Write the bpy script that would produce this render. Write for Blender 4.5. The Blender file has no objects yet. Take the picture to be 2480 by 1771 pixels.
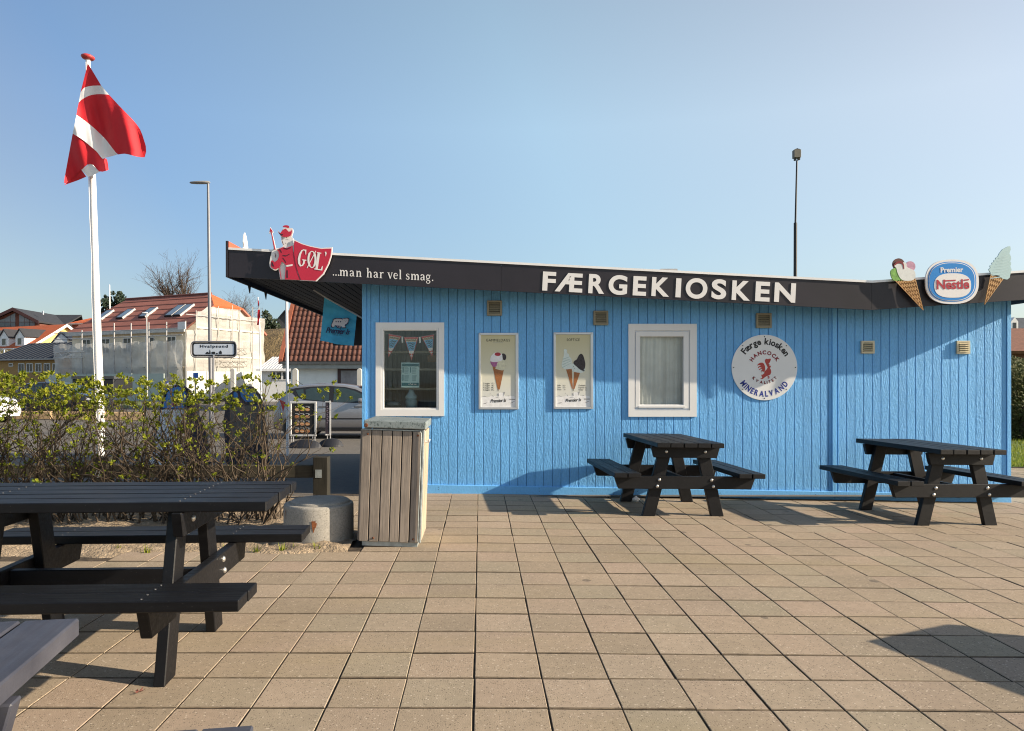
import bpy, bmesh, math, random
from mathutils import Vector, Matrix

R = math.radians
rnd = random.Random(7)
scene = bpy.context.scene
COL = scene.collection

# ------------------------------------------------------------------ camera, sky, sun, exposure
F, CX, CY, H = 1784.0, 1163.0, 919.0, 1.327          # focal length and principal point in photo pixels, eye height in metres
cd = bpy.data.cameras.new("camera")
cam = bpy.data.objects.new("camera", cd)
COL.objects.link(cam)
cam.location = (0, 0, H)
cam.rotation_euler = (R(90), 0, 0)
cd.sensor_fit = 'HORIZONTAL'
cd.sensor_width = 36.0
cd.lens = 36.0 * F / 2480.0
cd.shift_x = (1240.0 - CX) / 2480.0
cd.shift_y = (CY - 885.5) / 2480.0
cd.clip_start = 0.05
cd.clip_end = 3000.0
scene.camera = cam

SUN_EL, SUN_AZ = 23.5, 100.5
world = bpy.data.worlds.new("World")
scene.world = world
world.use_nodes = True
wn = world.node_tree
bg = wn.nodes["Background"]
sky = wn.nodes.new("ShaderNodeTexSky")
sky.sky_type = 'NISHITA'
sky.sun_disc = False
sky.sun_elevation = R(SUN_EL)
sky.sun_rotation = R(SUN_AZ)
sky.altitude = 0.0
sky.air_density = 1.0
sky.dust_density = 1.2
sky.ozone_density = 2.2
# spring haze: the sky grows paler towards the sun's side
wtc = wn.nodes.new("ShaderNodeTexCoord")
wdot = wn.nodes.new("ShaderNodeVectorMath"); wdot.operation = 'DOT_PRODUCT'
wdot.inputs[1].default_value = (math.sin(R(SUN_AZ)) * math.cos(R(SUN_EL)), math.cos(R(SUN_AZ)) * math.cos(R(SUN_EL)), math.sin(R(SUN_EL)))
wnm = wn.nodes.new("ShaderNodeVectorMath"); wnm.operation = 'NORMALIZE'
wn.links.new(wtc.outputs["Generated"], wnm.inputs[0]); wn.links.new(wnm.outputs[0], wdot.inputs[0])
wr = wn.nodes.new("ShaderNodeValToRGB")
wmr = wn.nodes.new("ShaderNodeMapRange"); wn.links.new(wdot.outputs["Value"], wmr.inputs[0]); wmr.inputs[1].default_value = -1.0; wmr.inputs[2].default_value = 1.0
wn.links.new(wmr.outputs[0], wr.inputs[0])
ge = wr.color_ramp.elements
ge[0].position, ge[0].color = 0.0, (0.03, 0.015, 0.0, 1)
ge[1].position, ge[1].color = 1.0, (0.19, 0.19, 0.18, 1)
for p_, c_ in ((0.22, (0.05, 0.04, 0.035)), (0.30, (0.036, 0.066, 0.115)), (0.52, (0.138, 0.190, 0.208)), (0.74, (0.205, 0.205, 0.185))):
    e_ = ge.new(p_); e_.color = (*c_, 1)
wsc = wn.nodes.new("ShaderNodeVectorMath"); wsc.operation = 'SCALE'; wsc.inputs["Scale"].default_value = 1 / 0.062
wn.links.new(wr.outputs[0], wsc.inputs[0])
wsz = wn.nodes.new("ShaderNodeSeparateXYZ"); wn.links.new(wnm.outputs[0], wsz.inputs[0])
wfz = wn.nodes.new("ShaderNodeValToRGB"); wn.links.new(wsz.outputs[2], wfz.inputs[0])
fe = wfz.color_ramp.elements
fe[0].position, fe[0].color = 0.0, (0.40, 0.40, 0.40, 1)
fe[1].position, fe[1].color = 0.85, (0.2, 0.2, 0.2, 1)
for p_, v_ in ((0.14, 0.76), (0.32, 1.0)):
    e_ = fe.new(p_); e_.color = (v_, v_, v_, 1)
wsm = wn.nodes.new("ShaderNodeMath"); wsm.operation = 'MULTIPLY'; wsm.inputs[1].default_value = 1 / 0.062
wn.links.new(wfz.outputs[0], wsm.inputs[0]); wn.links.new(wsm.outputs[0], wsc.inputs["Scale"])
wad = wn.nodes.new("ShaderNodeVectorMath"); wad.operation = 'ADD'
wn.links.new(sky.outputs[0], wad.inputs[0]); wn.links.new(wsc.outputs[0], wad.inputs[1])
wn.links.new(wad.outputs[0], bg.inputs[0])
bg.inputs[1].default_value = 0.062
sd = bpy.data.lights.new("sun", 'SUN')
sd.energy = 4.9
sd.angle = R(0.5)
sd.color = (1.0, 0.85, 0.655)
sun = bpy.data.objects.new("sun", sd)
COL.objects.link(sun)
travel = Vector((-math.sin(R(SUN_AZ)) * math.cos(R(SUN_EL)), -math.cos(R(SUN_AZ)) * math.cos(R(SUN_EL)), -math.sin(R(SUN_EL))))
sun.rotation_euler = travel.to_track_quat('-Z', 'Y').to_euler()
sun.location = (30, -6, 14)
vs = scene.view_settings
vs.view_transform = 'Standard'
vs.look = 'None'
vs.gamma = 1.0
vs.use_curve_mapping = False
vs.exposure = 1.0
scene.cycles.filter_width = 1.1

# ------------------------------------------------------------------ helpers
def W(px, py, d):
    """the point at depth d metres that the photo shows at pixel (px, py)"""
    return Vector(((px - CX) / F * d, d, H - (py - CY) / F * d))

def zg(x, y):
    """height of the paving: it falls gently to the right"""
    if x <= 0:
        return 0.0
    return -(0.007 + 0.0018 * (min(max(y, 3.0), 8.6) - 3.0)) * min(x, 9.0)

ORIGIN = {}

class MB:
    def __init__(self):
        self.v, self.f, self.mi, self.sm = [], [], [], []
    def add(self, verts, faces, mi=0, smooth=False):
        b = len(self.v)
        self.v += [Vector(p) for p in verts]
        for f in faces:
            self.f.append([i + b for i in f])
            self.mi.append(mi)
            self.sm.append(smooth)
        return self
    def bx(self, x0, x1, y0, y1, z0, z1, mi=0):
        return self.add([(x0, y0, z0), (x1, y0, z0), (x1, y1, z0), (x0, y1, z0), (x0, y0, z1), (x1, y0, z1), (x1, y1, z1), (x0, y1, z1)],
                        [(3, 2, 1, 0), (4, 5, 6, 7), (0, 1, 5, 4), (1, 2, 6, 5), (2, 3, 7, 6), (3, 0, 4, 7)], mi)
    def prism(self, pts, vec, mi=0):
        n = len(pts)
        vec = Vector(vec)
        a = [Vector(p) for p in pts]
        b = [p + vec for p in a]
        fs = [list(range(n)), list(range(2 * n - 1, n - 1, -1))]
        fs += [(i, i + n, (i + 1) % n + n, (i + 1) % n) for i in range(n)]
        return self.add(a + b, fs, mi)
    def quad(self, a, b, c, d, mi=0, smooth=False):
        return self.add([a, b, c, d], [(0, 1, 2, 3)], mi, smooth)
    def loft(self, rows, mi=0, closed=False, smooth=True, caps=False):
        n = len(rows[0])
        vs_ = [p for r in rows for p in r]
        fs = []
        for i in range(len(rows) - 1):
            for j in range(n if closed else n - 1):
                k = (j + 1) % n
                fs.append((i * n + j, i * n + k, (i + 1) * n + k, (i + 1) * n + j))
        self.add(vs_, fs, mi, smooth)
        if caps:
            self.add(rows[0], [list(range(n))[::-1]], mi)
            self.add(rows[-1], [list(range(n))], mi)
        return self
    def tube(self, pts, r, n=6, mi=0, caps=True, smooth=True):
        pts = [Vector(p) for p in pts]
        rr = r if isinstance(r, (list, tuple)) else [r] * len(pts)
        rows = []
        for i, p in enumerate(pts):
            t = (pts[min(i + 1, len(pts) - 1)] - pts[max(i - 1, 0)])
            if t.length < 1e-9:
                t = Vector((0, 0, 1))
            t.normalize()
            a = Vector((1, 0, 0)) if abs(t.x) < 0.8 else Vector((0, 1, 0))
            u = t.cross(a).normalized()
            w = t.cross(u)
            rows.append([p + (u * math.cos(2 * math.pi * k / n) + w * math.sin(2 * math.pi * k / n)) * rr[i] for k in range(n)])
        return self.loft(rows, mi, True, smooth, caps)
    def lathe(self, prof, c, n=24, mi=0, smooth=True, caps=True):
        c = Vector(c)
        rows = [[c + Vector((r * math.cos(2 * math.pi * k / n), r * math.sin(2 * math.pi * k / n), z)) for k in range(n)] for r, z in prof]
        return self.loft(rows, mi, True, smooth, caps)
    def xf(self, M):
        self.v = [M @ p for p in self.v]
        return self
    def build(self, name, mats, parent=None, bevel=0.0, origin=None, local=False):
        if not isinstance(mats, (list, tuple)):
            mats = [mats]
        if parent is not None:
            o_ = ORIGIN[parent.name]
        elif origin is not None:
            o_ = Vector(origin)
        else:
            xs = [p.x for p in self.v]; ys = [p.y for p in self.v]; zs = [p.z for p in self.v]
            o_ = Vector(((min(xs) + max(xs)) / 2, (min(ys) + max(ys)) / 2, min(zs)))
        me = bpy.data.meshes.new(name)
        me.from_pydata([p - o_ for p in self.v], [], self.f)
        for m in mats:
            me.materials.append(m)
        me.polygons.foreach_set("material_index", self.mi)
        me.polygons.foreach_set("use_smooth", self.sm)
        if bevel > 0:
            bm = bmesh.new()
            bm.from_mesh(me)
            bmesh.ops.remove_doubles(bm, verts=bm.verts, dist=1e-6)
            es = [e for e in bm.edges if len(e.link_faces) == 2 and e.calc_face_angle(0) > 0.5]
            bmesh.ops.bevel(bm, geom=es, offset=bevel, segments=1, affect='EDGES', profile=0.7)
            bm.to_mesh(me)
            bm.free()
        me.update()
        o = bpy.data.objects.new(name, me)
        COL.objects.link(o)
        if parent is not None:
            o.parent = parent
        else:
            o.location = o_
        ORIGIN[o.name] = o_
        return o

def tag(o, label=None, cat=None, group=None, kind=None):
    if label: o["label"] = label
    if cat: o["category"] = cat
    if group: o["group"] = group
    if kind: o["kind"] = kind
    return o

def thing(name, label, cat, loc=(0, 0, 0), group=None):
    o = bpy.data.objects.new(name, None)
    o.empty_display_size = 0.1
    COL.objects.link(o)
    o.location = loc
    ORIGIN[o.name] = Vector(loc)
    return tag(o, label, cat, group)

def inst(name, me, parent, loc, rot=(0, 0, 0)):
    """an object that shares the mesh me, placed at world loc under an unrotated parent"""
    o = bpy.data.objects.new(name, me)
    COL.objects.link(o)
    o.parent = parent
    o.location = Vector(loc) - ORIGIN[parent.name]
    o.rotation_euler = rot
    ORIGIN[o.name] = Vector(loc)
    return o

def copy_tree(o, parent=None):
    c = o.copy()
    COL.objects.link(c)
    if parent is not None:
        c.parent = parent
        c.matrix_parent_inverse = o.matrix_parent_inverse
    for ch in list(o.children):
        copy_tree(ch, c)
    return c

# ------------------------------------------------------------------ materials
class NT:
    def __init__(self, name):
        self.m = bpy.data.materials.new(name)
        self.m.use_nodes = True
        self.t = self.m.node_tree
        self.b = self.t.nodes["Principled BSDF"]
        self.out = self.t.nodes["Material Output"]
    def n(self, typ, **kw):
        x = self.t.nodes.new(typ)
        for k, v in kw.items():
            if k.startswith("i_"):
                x.inputs[k[2:].replace("_", " ")].default_value = v
            else:
                setattr(x, k, v)
        return x
    def l(self, a, b):
        self.t.links.new(a, b)
    def pos(self, scale=(1, 1, 1), obj=False):
        if obj:
            src = self.n("ShaderNodeTexCoord").outputs["Object"]
        else:
            src = self.n("ShaderNodeNewGeometry").outputs["Position"]
        mp = self.n("ShaderNodeVectorMath", operation='MULTIPLY')
        self.l(src, mp.inputs[0])
        mp.inputs[1].default_value = scale
        return mp.outputs[0]
    def noise(self, vec, scale, detail=4.0, rough=0.6):
        x = self.n("ShaderNodeTexNoise")
        x.inputs["Scale"].default_value = scale
        x.inputs["Detail"].default_value = detail
        x.inputs["Roughness"].default_value = rough
        self.l(vec, x.inputs["Vector"])
        return x.outputs["Fac"]
    def ramp(self, fac, stops):
        x = self.n("ShaderNodeValToRGB")
        e = x.color_ramp.elements
        while len(e) < len(stops):
            e.new(0.5)
        for i, (p, c) in enumerate(stops):
            e[i].position = p
            e[i].color = (*c, 1) if len(c) == 3 else c
        self.l(fac, x.inputs[0])
        return x.outputs["Color"]
    def mixc(self, fac, a, b, blend='MIX'):
        x = self.n("ShaderNodeMix", data_type='RGBA', blend_type=blend)
        for s, v in ((0, fac), (6, a), (7, b)):
            if hasattr(v, "links"):
                self.l(v, x.inputs[s])
            elif s == 0:
                x.inputs[0].default_value = v
            else:
                x.inputs[s].default_value = (*v, 1)
        return x.outputs[2]
    def math(self, op, a, b=None):
        x = self.n("ShaderNodeMath", operation=op)
        for s, v in ((0, a), (1, b)):
            if v is None: continue
            if hasattr(v, "links"): self.l(v, x.inputs[s])
            else: x.inputs[s].default_value = v
        return x.outputs[0]
    def bump(self, h, strength=0.4, dist=0.01):
        x = self.n("ShaderNodeBump")
        x.inputs["Strength"].default_value = strength
        x.inputs["Distance"].default_value = dist
        self.l(h, x.inputs["Height"])
        self.l(x.outputs[0], self.b.inputs["Normal"])
    def base(self, c):
        if hasattr(c, "links"): self.l(c, self.b.inputs["Base Color"])
        else: self.b.inputs["Base Color"].default_value = (*c, 1)
    def set(self, rough=0.6, metal=0.0, spec=None):
        self.b.inputs["Roughness"].default_value = rough
        self.b.inputs["Metallic"].default_value = metal
        if spec is not None: self.b.inputs["Specular IOR Level"].default_value = spec
        return self.m

def mul(c, k):
    return tuple(min(1.0, x * k) for x in c)

MATS = {}
def pbr(name, col, rough=0.6, metal=0.0, var=0.15, vs_=4.0, bump=0.0, bs=60.0, stretch=(1, 1, 1), obj=False, rand=0.0, spec=None, dist=0.01):
    if name in MATS: return MATS[name]
    t = NT(name)
    p = t.pos(stretch, obj)
    f = t.noise(p, vs_)
    c = t.ramp(f, [(0.3, mul(col, 1 - var)), (0.7, mul(col, 1 + var))])
    if rand > 0:
        oi = t.n("ShaderNodeObjectInfo").outputs["Random"]
        k = t.n("ShaderNodeMapRange"); t.l(oi, k.inputs[0]); k.inputs[3].default_value = 1 - rand; k.inputs[4].default_value = 1 + rand
        cc = t.n("ShaderNodeVectorMath", operation='SCALE'); t.l(c, cc.inputs[0]); t.l(k.outputs[0], cc.inputs["Scale"])
        c = cc.outputs[0]
    t.base(c)
    if bump > 0:
        t.bump(t.noise(p, bs, 3.0), bump, dist)
    MATS[name] = t.set(rough, metal, spec)
    return MATS[name]

def paving_mat():
    t = NT("paving concrete")
    p = t.pos()
    # one tone per slab: the 0.30 m grid of the slabs themselves
    off = t.n("ShaderNodeVectorMath", operation='ADD'); t.l(p, off.inputs[0]); off.inputs[1].default_value = (0.026 + 30.0, -2.976 + 30.0, 0)
    sc = t.n("ShaderNodeVectorMath", operation='MULTIPLY'); t.l(off.outputs[0], sc.inputs[0]); sc.inputs[1].default_value = (1 / 0.3, 1 / 0.3, 0)
    fl = t.n("ShaderNodeVectorMath", operation='FLOOR'); t.l(sc.outputs[0], fl.inputs[0])
    wn_ = t.n("ShaderNodeTexWhiteNoise", noise_dimensions='2D'); t.l(fl.outputs[0], wn_.inputs["Vector"])
    slab = t.ramp(wn_.outputs["Value"], [(0.0, (0.262, 0.214, 0.160)), (0.35, (0.296, 0.240, 0.178)), (0.6, (0.306, 0.240, 0.186)), (0.8, (0.270, 0.232, 0.172)), (1.0, (0.325, 0.262, 0.202))])
    big = t.noise(p, 1.1, 5.0)
    c = t.mixc(0.55, slab, t.ramp(big, [(0.3, (0.42, 0.42, 0.40)), (0.7, (0.62, 0.60, 0.57))]), 'OVERLAY')
    mid = t.noise(p, 22.0, 4.0, 0.7)
    c = t.mixc(0.5, c, t.ramp(mid, [(0.25, (0.38, 0.38, 0.38)), (0.75, (0.62, 0.62, 0.62))]), 'OVERLAY')
    # dark pits and pale grit
    v1 = t.n("ShaderNodeTexVoronoi", i_Scale=105.0, i_Randomness=1.0); t.l(p, v1.inputs["Vector"])
    g1 = t.n("ShaderNodeSeparateColor"); t.l(v1.outputs["Color"], g1.inputs[0])
    sel = t.math('MULTIPLY', t.math('GREATER_THAN', g1.outputs[0], 0.72), t.math('LESS_THAN', v1.outputs["Distance"], 0.36))
    c = t.mixc(t.math('MULTIPLY', sel, 0.6), c, (0.09, 0.07, 0.05))
    v2 = t.n("ShaderNodeTexVoronoi", i_Scale=75.0, i_Randomness=1.0); t.l(p, v2.inputs["Vector"])
    g2 = t.n("ShaderNodeSeparateColor"); t.l(v2.outputs["Color"], g2.inputs[0])
    sel2 = t.math('MULTIPLY', t.math('GREATER_THAN', g2.outputs[1], 0.84), t.math('LESS_THAN', v2.outputs["Distance"], 0.32))
    c = t.mixc(t.math('MULTIPLY', sel2, 0.5), c, (0.60, 0.52, 0.42))
    ys = t.noise(t.pos((0.5, 1.3, 1)), 0.8, 4.0, 0.6)
    c = t.mixc(t.ramp(ys, [(0.52, (0, 0, 0)), (0.75, (0.38, 0.38, 0.38))]), c, (0.27, 0.22, 0.11))
    gum = t.n('ShaderNodeTexVoronoi', i_Scale=1.9, i_Randomness=1.0); t.l(p, gum.inputs['Vector'])
    gr_ = t.n('ShaderNodeSeparateColor'); t.l(gum.outputs['Color'], gr_.inputs[0])
    gs = t.math('MULTIPLY', t.math('GREATER_THAN', gr_.outputs[2], 0.72), t.math('LESS_THAN', gum.outputs['Distance'], 0.055))
    c = t.mixc(t.math('MULTIPLY', gs, 0.6), c, (0.07, 0.06, 0.055))
    # a few stains
    st = t.noise(p, 3.3, 2.0, 0.4)
    c = t.mixc(t.ramp(st, [(0.70, (0, 0, 0)), (0.78, (0.5, 0.5, 0.5))]), c, (0.13, 0.10, 0.07))
    t.base(c)
    hgt = t.math('SUBTRACT', t.noise(p, 240.0, 3.0), t.math('MULTIPLY', sel, 0.6))
    t.bump(hgt, 0.55, 0.004)
    return t.set(0.85, 0, 0.25)

def blue_mat(name, k=1.0, fine=1.0):
    t = NT(name)
    p = t.pos((1, 1, 0.5))
    n1 = t.noise(p, 70.0, 3.0, 0.6)
    n2 = t.noise(t.pos((1, 1, 0.22)), 38.0, 4.0, 0.65)
    n3 = t.noise(t.pos((1, 1, 0.5)), 2.0, 4.0)
    oi = t.n("ShaderNodeObjectInfo").outputs["Random"]
    col = (0.148 * k, 0.428 * k, 0.80 * k)
    c = t.ramp(n3, [(0.3, mul(col, 0.86)), (0.7, mul(col, 1.1))])
    c = t.mixc(0.16, c, t.ramp(oi, [(0.0, mul(col, 0.55)), (1.0, mul(col, 1.4))]))
    c = t.mixc(0.35, c, t.ramp(n1, [(0.3, mul(col, 0.75)), (0.7, mul(col, 1.2))]))
    t.base(c)
    t.bump(t.math('ADD', t.math('MULTIPLY', n1, 1.0), t.math('MULTIPLY', n2, 0.7)), 0.9 * fine, 0.0075)
    return t.set(0.55, 0, 0.35)

def wood_mat(name, col, k=0.5, axis='z', rand=0.18, rough=0.8):
    t = NT(name)
    st = {'z': (1, 1, 0.05), 'x': (0.05, 1, 1), 'y': (1, 0.05, 1)}[axis]
    p = t.pos(st, True)
    oi = t.n("ShaderNodeObjectInfo").outputs["Random"]
    sh = t.n("ShaderNodeVectorMath", operation='ADD'); t.l(p, sh.inputs[0])
    cm = t.n("ShaderNodeCombineXYZ"); t.l(t.math('MULTIPLY', oi, 37.0), cm.inputs[0]); t.l(t.math('MULTIPLY', oi, 11.0), cm.inputs[1]); t.l(t.math('MULTIPLY', oi, 5.0), cm.inputs[2])
    t.l(cm.outputs[0], sh.inputs[1])
    g = t.noise(sh.outputs[0], 75.0, 6.0, 0.7)
    c = t.ramp(g, [(0.25, mul(col, 1 - k)), (0.5, col), (0.75, mul(col, 1 + k * 0.6))])
    kn = t.noise(t.pos((1, 1, 0.4), True), 9.0, 2.0)
    c = t.mixc(0.3, c, t.ramp(kn, [(0.35, mul(col, 0.5)), (0.6, mul(col, 1.2))]))
    k2 = t.n("ShaderNodeMapRange"); t.l(oi, k2.inputs[0]); k2.inputs[3].default_value = 1 - rand; k2.inputs[4].default_value = 1 + rand
    cc = t.n("ShaderNodeVectorMath", operation='SCALE'); t.l(c, cc.inputs[0]); t.l(k2.outputs[0], cc.inputs["Scale"])
    t.base(cc.outputs[0])
    t.bump(g, 0.5, 0.004)
    return t.set(rough, 0, 0.25)

def plank_mat(name="black recycled plastic", k=1.0):
    t = NT(name)
    p = t.pos((1, 1, 1), True)
    a = t.noise(t.pos((1, 0.06, 1), True), 60.0, 4.0)
    b = t.noise(p, 160.0, 3.0)
    w = t.noise(p, 5.0, 4.0)
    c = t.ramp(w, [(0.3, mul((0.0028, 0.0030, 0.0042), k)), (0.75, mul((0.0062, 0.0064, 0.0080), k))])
    v = t.n("ShaderNodeTexVoronoi", i_Scale=42.0); t.l(p, v.inputs["Vector"])
    c = t.mixc(t.math('MULTIPLY', t.math('LESS_THAN', v.outputs["Distance"], 0.09), 0.5), c, (0.05, 0.048, 0.046))
    t.base(c)
    t.l(t.ramp(a, [(0.3, (0.40,) * 3), (0.7, (0.60,) * 3)]), t.b.inputs["Roughness"])
    t.bump(t.math('ADD', a, t.math('MULTIPLY', b, 0.6)), 0.28, 0.002)
    m = t.set(0.45, 0, 0.3)
    return m

def glass_mat(name, tint=(0.9, 0.95, 0.95), refl=0.12, rough=0.02):
    t = NT(name)
    tr = t.n("ShaderNodeBsdfTransparent"); tr.inputs[0].default_value = (*tint, 1)
    gl = t.n("ShaderNodeBsdfGlossy"); gl.inputs["Roughness"].default_value = rough; gl.inputs[0].default_value = (0.95, 0.97, 1, 1)
    lw = t.n("ShaderNodeLayerWeight"); lw.inputs[0].default_value = 0.12
    f = t.math('ADD', t.math('MULTIPLY', lw.outputs["Fresnel"], 0.6), refl)
    mx = t.n("ShaderNodeMixShader"); t.l(f, mx.inputs[0]); t.l(tr.outputs[0], mx.inputs[1]); t.l(gl.outputs[0], mx.inputs[2])
    t.l(mx.outputs[0], t.out.inputs[0])
    t.t.nodes.remove(t.b)
    return t.m

def net_mat(name, col, clear=0.35):
    t = NT(name)
    df = t.n("ShaderNodeBsdfDiffuse")
    p = t.pos()
    n = t.noise(t.pos((0.22, 0.22, 0.8)), 1.9, 5.0)
    t.l(t.ramp(n, [(0.32, mul(col, 0.72)), (0.5, mul(col, 0.95)), (0.66, mul(col, 1.12))]), df.inputs[0])
    tl = t.n("ShaderNodeBsdfTranslucent"); tl.inputs[0].default_value = (*col, 1)
    m0 = t.n("ShaderNodeMixShader"); m0.inputs[0].default_value = 0.35
    t.l(df.outputs[0], m0.inputs[1]); t.l(tl.outputs[0], m0.inputs[2])
    tr = t.n("ShaderNodeBsdfTransparent")
    mx = t.n("ShaderNodeMixShader")
    t.l(t.ramp(t.noise(p, 0.7, 3.0), [(0.3, (clear * 0.6,) * 3), (0.7, (clear * 1.3,) * 3)]), mx.inputs[0])
    t.l(m0.outputs[0], mx.inputs[1]); t.l(tr.outputs[0], mx.inputs[2])
    t.l(mx.outputs[0], t.out.inputs[0])
    t.t.nodes.remove(t.b)
    return t.m

def leaf_mat(name, a, b, trans=0.35):
    t = NT(name)
    rp = t.n("ShaderNodeNewGeometry").outputs["Random Per Island"]
    c = t.ramp(rp, [(0.0, a), (1.0, b)])
    t.base(c)
    tl = t.n("ShaderNodeBsdfTranslucent"); t.l(c, tl.inputs[0])
    mx = t.n("ShaderNodeMixShader"); mx.inputs[0].default_value = trans
    t.l(t.b.outputs[0], mx.inputs[1]); t.l(tl.outputs[0], mx.inputs[2])
    t.l(mx.outputs[0], t.out.inputs[0])
    return t.set(0.6, 0, 0.3)

def asphalt_mat():
    t = NT("asphalt")
    p = t.pos()
    a = t.noise(p, 0.35, 5.0); b = t.noise(p, 9.0, 5.0, 0.7); c0 = t.noise(p, 180.0, 2.0)
    c = t.ramp(a, [(0.3, (0.105, 0.096, 0.084)), (0.7, (0.145, 0.132, 0.114))])
    c = t.mixc(0.4, c, t.ramp(b, [(0.3, (0.08, 0.074, 0.068)), (0.7, (0.19, 0.174, 0.152))]))
    c = t.mixc(0.35, c, t.ramp(c0, [(0.35, (0.05, 0.048, 0.045)), (0.7, (0.24, 0.22, 0.195))]))
    t.base(c)
    t.bump(c0, 0.5, 0.006)
    return t.set(0.85, 0, 0.3)

def concrete_mat():
    t = NT("pitted grey concrete")
    p = t.pos()
    a = t.noise(p, 5.0, 5.0)
    c = t.ramp(a, [(0.3, (0.21, 0.20, 0.175)), (0.7, (0.33, 0.31, 0.275))])
    v = t.n("ShaderNodeTexVoronoi", i_Scale=60.0); t.l(p, v.inputs["Vector"])
    g = t.n("ShaderNodeSeparateColor"); t.l(v.outputs["Color"], g.inputs[0])
    s = t.math('MULTIPLY', t.math('GREATER_THAN', g.outputs[0], 0.7), t.math('LESS_THAN', v.outputs["Distance"], 0.25))
    c = t.mixc(t.math('MULTIPLY', s, 0.75), c, (0.06, 0.055, 0.05))
    c = t.mixc(0.35, c, t.ramp(t.noise(p, 70.0, 3.0), [(0.3, (0.2, 0.19, 0.17)), (0.7, (0.5, 0.47, 0.42))]))
    t.base(c)
    t.bump(t.math('SUBTRACT', t.noise(p, 110.0, 4.0), s), 0.5, 0.004)
    return t.set(0.85, 0, 0.25)

M_PAVE = paving_mat()
M_BLUE = blue_mat("blue rough sawn boards")
M_BLUETRIM = blue_mat("blue painted trim", 1.08, 0.35)
M_PLANK = plank_mat()
M_PLANKGREY = plank_mat("sky-greyed recycled plastic", 11.0)  # lighter copy of the black plank; sky reflection put into the colour
M_STAIN = pbr("soil stained slab edge", (0.115, 0.088, 0.058), 0.95, var=0.5, vs_=25.0)
M_ASPH = asphalt_mat()
M_CONC = concrete_mat()
M_JOINT = pbr("joint sand and soil", (0.055, 0.04, 0.026), 0.95, var=0.75, vs_=14.0, bump=0.6, bs=150.0)
M_WHITE = pbr("white plastic frame", (0.78, 0.78, 0.77), 0.4, var=0.03, vs_=3)
M_WHITEPAINT = pbr("white gloss paint", (0.80, 0.80, 0.80), 0.35, var=0.05, vs_=2)
M_FASCIA = pbr("dark plum fascia sheet", (0.021, 0.018, 0.024), 0.42, var=0.25, vs_=1.3, spec=0.4)
M_SOFFIT = pbr("black stained boards", (0.007, 0.0065, 0.007), 0.6, var=0.3, vs_=6, stretch=(1, 0.1, 1))
M_BLACK = pbr("black", (0.012, 0.012, 0.014), 0.5, var=0.1)
M_ALU = pbr("brushed aluminium", (0.62, 0.63, 0.65), 0.35, metal=0.75, var=0.06)
M_ZINC = pbr("galvanised steel", (0.36, 0.40, 0.40), 0.5, metal=0.45, var=0.25, vs_=18, bump=0.1, bs=40)
M_BOLT = pbr("steel bolt head", (0.62, 0.61, 0.59), 0.3, metal=0.85, var=0.05)
M_RUST = pbr("rusty iron", (0.13, 0.045, 0.02), 0.9, var=0.4, vs_=40)
M_RED = pbr("flag red cloth", (0.56, 0.012, 0.022), 0.75, var=0.07, vs_=5, bump=0.15, bs=240, dist=0.003)
M_FLAGW = pbr("flag white cloth", (0.80, 0.80, 0.80), 0.75, var=0.04, vs_=5, bump=0.15, bs=240, dist=0.003)
M_SIGNRED = pbr("crimson sign print", (0.50, 0.018, 0.05), 0.45, var=0.06)
M_SIGNRED_DARK = pbr("dark print lines", (0.05, 0.008, 0.02), 0.45, var=0.06)
M_SIGNWHITE = pbr("white sign print", (0.78, 0.76, 0.75), 0.4, var=0.03)
M_PRINTBLACK = pbr("black print", (0.012, 0.012, 0.014), 0.5, var=0.05)
M_PRINTBLUE = pbr("deep blue print", (0.012, 0.03, 0.26), 0.45, var=0.05)
M_SKYBLUE = pbr("bright blue print", (0.006, 0.22, 0.62), 0.4, var=0.04)
M_CURTAIN = pbr("pale curtain", (0.78, 0.76, 0.74), 0.9, var=0.1, vs_=5)
M_GLASS = glass_mat("window glass", (0.90, 0.92, 0.91), 0.035)
M_DARKGLASS = pbr("dark far window glass", (0.035, 0.042, 0.05), 0.08, var=0.2, vs_=1.0)
M_SKYGLASS = pbr("roof window glass", (0.16, 0.22, 0.28), 0.06, var=0.3, vs_=0.8)
M_SOIL = pbr("sandy soil", (0.30, 0.23, 0.155), 0.95, var=0.45, vs_=9, bump=0.9, bs=45, dist=0.03)
M_TERRA = pbr("terracotta roof tile", (0.115, 0.043, 0.028), 0.7, var=0.28, vs_=7, rand=0.2, bump=0.2, bs=60)
M_ORANGE = pbr("orange roof tile", (0.50, 0.115, 0.035), 0.75, var=0.12, vs_=3)
M_STEM = pbr("brown twig bark", (0.062, 0.044, 0.028), 0.85, var=0.4, vs_=14)
M_LEAF = leaf_mat("fresh spring leaves", (0.085, 0.135, 0.010), (0.32, 0.33, 0.028), 0.35)

# ------------------------------------------------------------------ lettering
def glyphs(body, shear=0.0, bold=0.0, res=4, spacing=1.0):
    c = bpy.data.curves.new("lettering", 'FONT')
    c.body = body
    c.shear = shear
    c.offset = bold
    c.resolution_u = res
    c.space_character = spacing
    o = bpy.data.objects.new("lettering", c)
    me = o.to_mesh()
    vv = [v.co.copy() for v in me.vertices]
    ff = [list(p.vertices) for p in me.polygons]
    o.to_mesh_clear()
    bpy.data.objects.remove(o)
    bpy.data.curves.remove(c)
    return vv, ff

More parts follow.
